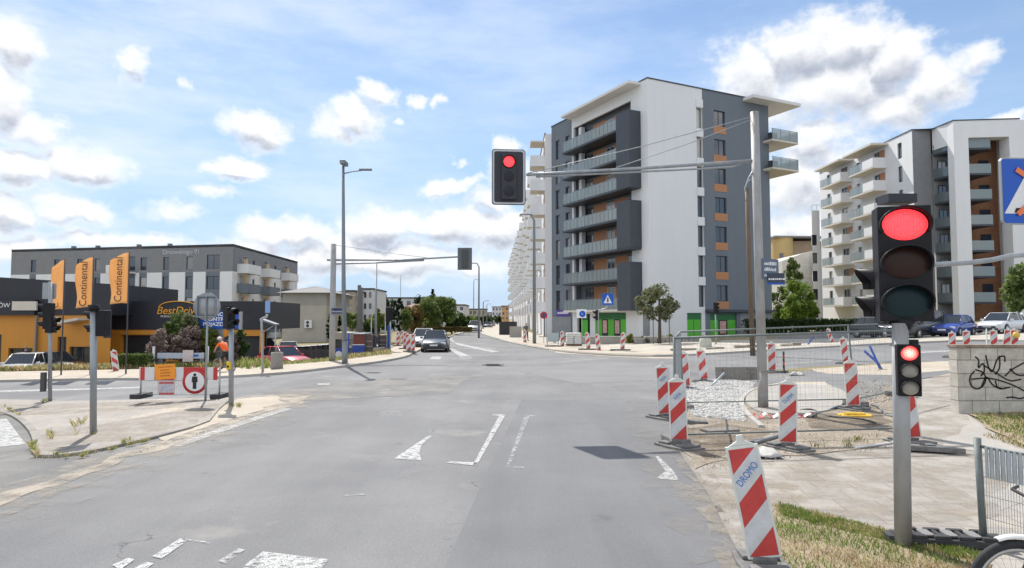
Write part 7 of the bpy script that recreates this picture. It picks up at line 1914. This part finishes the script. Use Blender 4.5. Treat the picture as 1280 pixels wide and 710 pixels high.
car('hatch', 'red hatchback parked behind the litter drum', (.50,.025,.045), ground_at(357.5, 43.5), R(52), group='cars parked on the left')
car('hatch', 'white hatchback nose on behind the tall weeds', (.62,.64,.66), ground_at(34, 39.8), R(14), group='cars parked on the left')
car('hatch', 'black car parked behind the far left signal post', (.012,.013,.015), ground_at(72, 41.5), R(75), group='cars parked on the left')
car('sedan', 'dark blue car with a pale windscreen before the beige house', (.02,.03,.05), ground_at(361, 56.0), R(20), group='cars parked on the left')
car('van', 'white van behind the red hatchback', (.60,.60,.60), ground_at(322, 52), R(60), group='cars parked on the left')
car('hatch', 'light blue car behind the flag mast', (.30,.36,.42), ground_at(467, 60, .0), R(50), group='cars parked on the left')
car('hatch', 'black car parked below the upper hoods of the nearest signal', (.014,.015,.018), ground_at(1098, 49.0), R(20), group='cars parked on the right')
car('van', 'black van mostly hidden behind the nearest signal', (.012,.013,.015), ground_at(1146, 47.0), R(-60), group='cars parked on the right')
car('hatch', 'blue hatchback parked right of the nearest signal', (.015,.045,.30), ground_at(1190, 47.0), R(-52), group='cars parked on the right')
car('estate', 'white estate car parked before the orange brick bay', (.66,.67,.68), ground_at(1251, 48.5), R(-58), group='cars parked on the right')

# ------------------------------------------------------------------ people
SKIN = mat('skin', (.42,.25,.18), .6); HAIR = mat('hair_grey', (.30,.28,.26), .7)
def skin_mesh(name, pts, edges, radii, m, parent, sub=2, root=0):
    me = bpy.data.meshes.new(name); me.from_pydata(pts, edges, []); o = bpy.data.objects.new(name, me); COL.objects.link(o)
    o.modifiers.new('s','SKIN'); 
    for v, r in zip(me.skin_vertices[0].data, radii): v.radius = (r, r) if not isinstance(r, tuple) else r
    me.skin_vertices[0].data[root].use_root = True
    md = o.modifiers.new('u','SUBSURF'); md.levels = sub; md.render_levels = sub
    dg = bpy.context.evaluated_depsgraph_get(); nm = bpy.data.meshes.new_from_object(o.evaluated_get(dg)); bpy.data.objects.remove(o)
    nm.name = name; nm.materials.clear(); nm.materials.append(m); nm.polygons.foreach_set('use_smooth', [True]*len(nm.polygons))
    return link(name, nm, parent)
def person(label, loc, rz, J, shirt, trousers, shoes, hat=None, hair=HAIR, sleeves=.45, shorts=False, s=1.0):
    """J: joints (dict of 3-d points): pelvis chest neck head, and l/r shoulder elbow wrist hand hip knee ankle toe"""
    t = thing('person', label, 'person', loc, rz); t.scale = (s,s,s)
    names = ['pelvis','chest','neck','head']; 
    for q in 'lr': names += [q+k for k in ('shoulder','elbow','wrist','hand','hip','knee','ankle','toe')]
    P = [J[k] for k in names]; ix = {k: i for i, k in enumerate(names)}
    E = [('pelvis','chest'),('chest','neck'),('neck','head')]
    for q in 'lr': E += [('chest',q+'shoulder'),(q+'shoulder',q+'elbow'),(q+'elbow',q+'wrist'),(q+'wrist',q+'hand'),('pelvis',q+'hip'),(q+'hip',q+'knee'),(q+'knee',q+'ankle'),(q+'ankle',q+'toe')]
    rad = {'pelvis':.125,'chest':.135,'neck':.058,'head':.088,'shoulder':.062,'elbow':.042,'wrist':.030,'hand':.036,'hip':.088,'knee':.058,'ankle':.040,'toe':.036}
    rr = [rad.get(k, rad.get(k[1:])) for k in names]
    body = skin_mesh('body', P, [(ix[a],ix[b]) for a,b in E], rr, SKIN, t)
    def part(nm, ks, es, grow, m, extra=None):
        pts = []; rs = []; im = {}
        for k in ks:
            if isinstance(k, tuple): a, b_, f = k; p = Vector(J[a]).lerp(Vector(J[b_]), f); r_ = rad.get(a, rad.get(a[1:]))*(1-f)+rad.get(b_, rad.get(b_[1:]))*f
            else: p = Vector(J[k]); r_ = rad.get(k, rad.get(k[1:]))
            im[k] = len(pts); pts.append(p); rs.append(r_+grow)
        return skin_mesh(nm, pts, [(im[a],im[b_]) for a,b_ in es], rs, m, body)
    ks = ['pelvis','chest',('chest','neck',.6),'lshoulder','rshoulder',('lshoulder','lelbow',sleeves*1.6),('rshoulder','relbow',sleeves*1.6)]
    part('shirt', ks, [('pelvis','chest'),('chest',ks[2]),('chest','lshoulder'),('chest','rshoulder'),('lshoulder',ks[5]),('rshoulder',ks[6])], .018, shirt)
    e = .85 if not shorts else .0
    ks = [('pelvis','chest',.15),'lhip','rhip',('lhip','lknee',.9),('rhip','rknee',.9)] + ([('lknee','lankle',e),('rknee','rankle',e)] if not shorts else [])
    es = [(ks[0],'lhip'),(ks[0],'rhip'),('lhip',ks[3]),('rhip',ks[4])] + ([(ks[3],ks[5]),(ks[4],ks[6])] if not shorts else [])
    part('trousers', ks, es, .016, trousers)
    for q in 'lr':
        a, b_ = Vector(J[q+'ankle']), Vector(J[q+'toe']); d = (b_-a); sh = MB().tube([a-d*.35-Vector((0,0,.03)),a.lerp(b_,.5)-Vector((0,0,.02)),b_+d*.25], [.045,.05,.036], 10); sh.build('shoe', shoes, body)
    h = Vector(J['head']); nk = (h-Vector(J['neck'])).normalized()
    c = h+nk*.05
    if hat: MB().ball(c+nk*.045, 1, 16, (.115,.135,.085)).build('helmet', hat, body)
    else: MB().ball(c+nk*.03+Vector((0,.02,0)), 1, 14, (.098,.108,.098)).build('hair', hair, body)
    f = Vector(J['face']) if 'face' in J else Vector((0,-1,0))
    side = f.cross(Vector((0,0,1))).normalized()
    fm = MB(); fm.ball(c+f*.098-Vector((0,0,.02)), .017, 8); fm.build('nose', SKIN, body)
    em = MB(); em.ball(c+f*.084+side*.032+Vector((0,0,.012)), .012, 8).ball(c+f*.084-side*.032+Vector((0,0,.012)), .012, 8); em.build('eyes', BLACK, body)
    mo = MB(); mo.cbox(c+f*.086-Vector((0,0,.062)), (.04,.02,.01)); mo.build('mouth', mat('lip', (.30,.11,.10), .6), body)
    return t
# cyclist riding to the left across the far corner
def cyclist():
    Y = 33.8; g = at(273, Y); g.z += .11; rz_ = R(-28)
    t = thing('bicycle', 'dark bicycle ridden by the cyclist in the orange shirt', 'bicycle', g, rz_)
    bicycle(t, .34, 1.05, None, False, None, .022)
    J = dict(pelvis=(.72,0,.98), chest=(.42,0,1.36), neck=(.30,0,1.50), head=(.22,0,1.60),
      lshoulder=(.36,.18,1.42), lelbow=(.20,.24,1.20), lwrist=(.12,.26,1.02), lhand=(.09,.26,.98), rshoulder=(.36,-.18,1.42), relbow=(.20,-.24,1.20), rwrist=(.12,-.26,1.02), rhand=(.09,-.26,.98),
      lhip=(.70,.10,.94), lknee=(.42,.11,.72), lankle=(.62,.11,.42), ltoe=(.50,.11,.37), rhip=(.70,-.10,.94), rknee=(.38,-.11,.62), rankle=(.52,-.11,.24), rtoe=(.40,-.11,.18), face=(-1,0,0))
    person('cyclist in an orange shirt with a pale helmet riding to the left', g, rz_, J, mat('orange_shirt', (.85,.13,.02), .8), mat('dark_shorts', (.02,.02,.025), .8), BLACK, mat('helmet_pale', (.62,.55,.45), .5), shorts=True)
cyclist()
def walker(px, Y, label, shirt, trousers, rz, s=1.0):
    g = at(px, Y); g.z += .11
    J = dict(pelvis=(0,0,.96), chest=(0,-.02,1.30), neck=(0,-.02,1.47), head=(0,-.04,1.58), lshoulder=(.19,-.01,1.40), lelbow=(.24,.06,1.13), lwrist=(.24,-.06,.90), lhand=(.24,-.10,.83), rshoulder=(-.19,-.01,1.40), relbow=(-.24,.08,1.14), rwrist=(-.24,.10,.90), rhand=(-.24,.09,.82),
      lhip=(.09,0,.92), lknee=(.10,-.16,.50), lankle=(.10,-.20,.09), ltoe=(.10,-.34,.05), rhip=(-.09,0,.92), rknee=(-.10,.06,.50), rankle=(-.10,.24,.11), rtoe=(-.10,.13,.05))
    return person(label, g, rz, J, shirt, trousers, BLACK, s=s)
walker(657.5, 66, 'person in dark grey walking on the pavement by the round red sign', mat('grey_shirt', (.10,.105,.12), .85), mat('navy_trousers', (.05,.055,.07), .85), R(25))
walker(35, 42.6, 'person standing behind the white hatchback at the garage', mat('black_shirt', (.03,.03,.035), .85), mat('grey_trousers', (.09,.09,.10), .85), R(10))
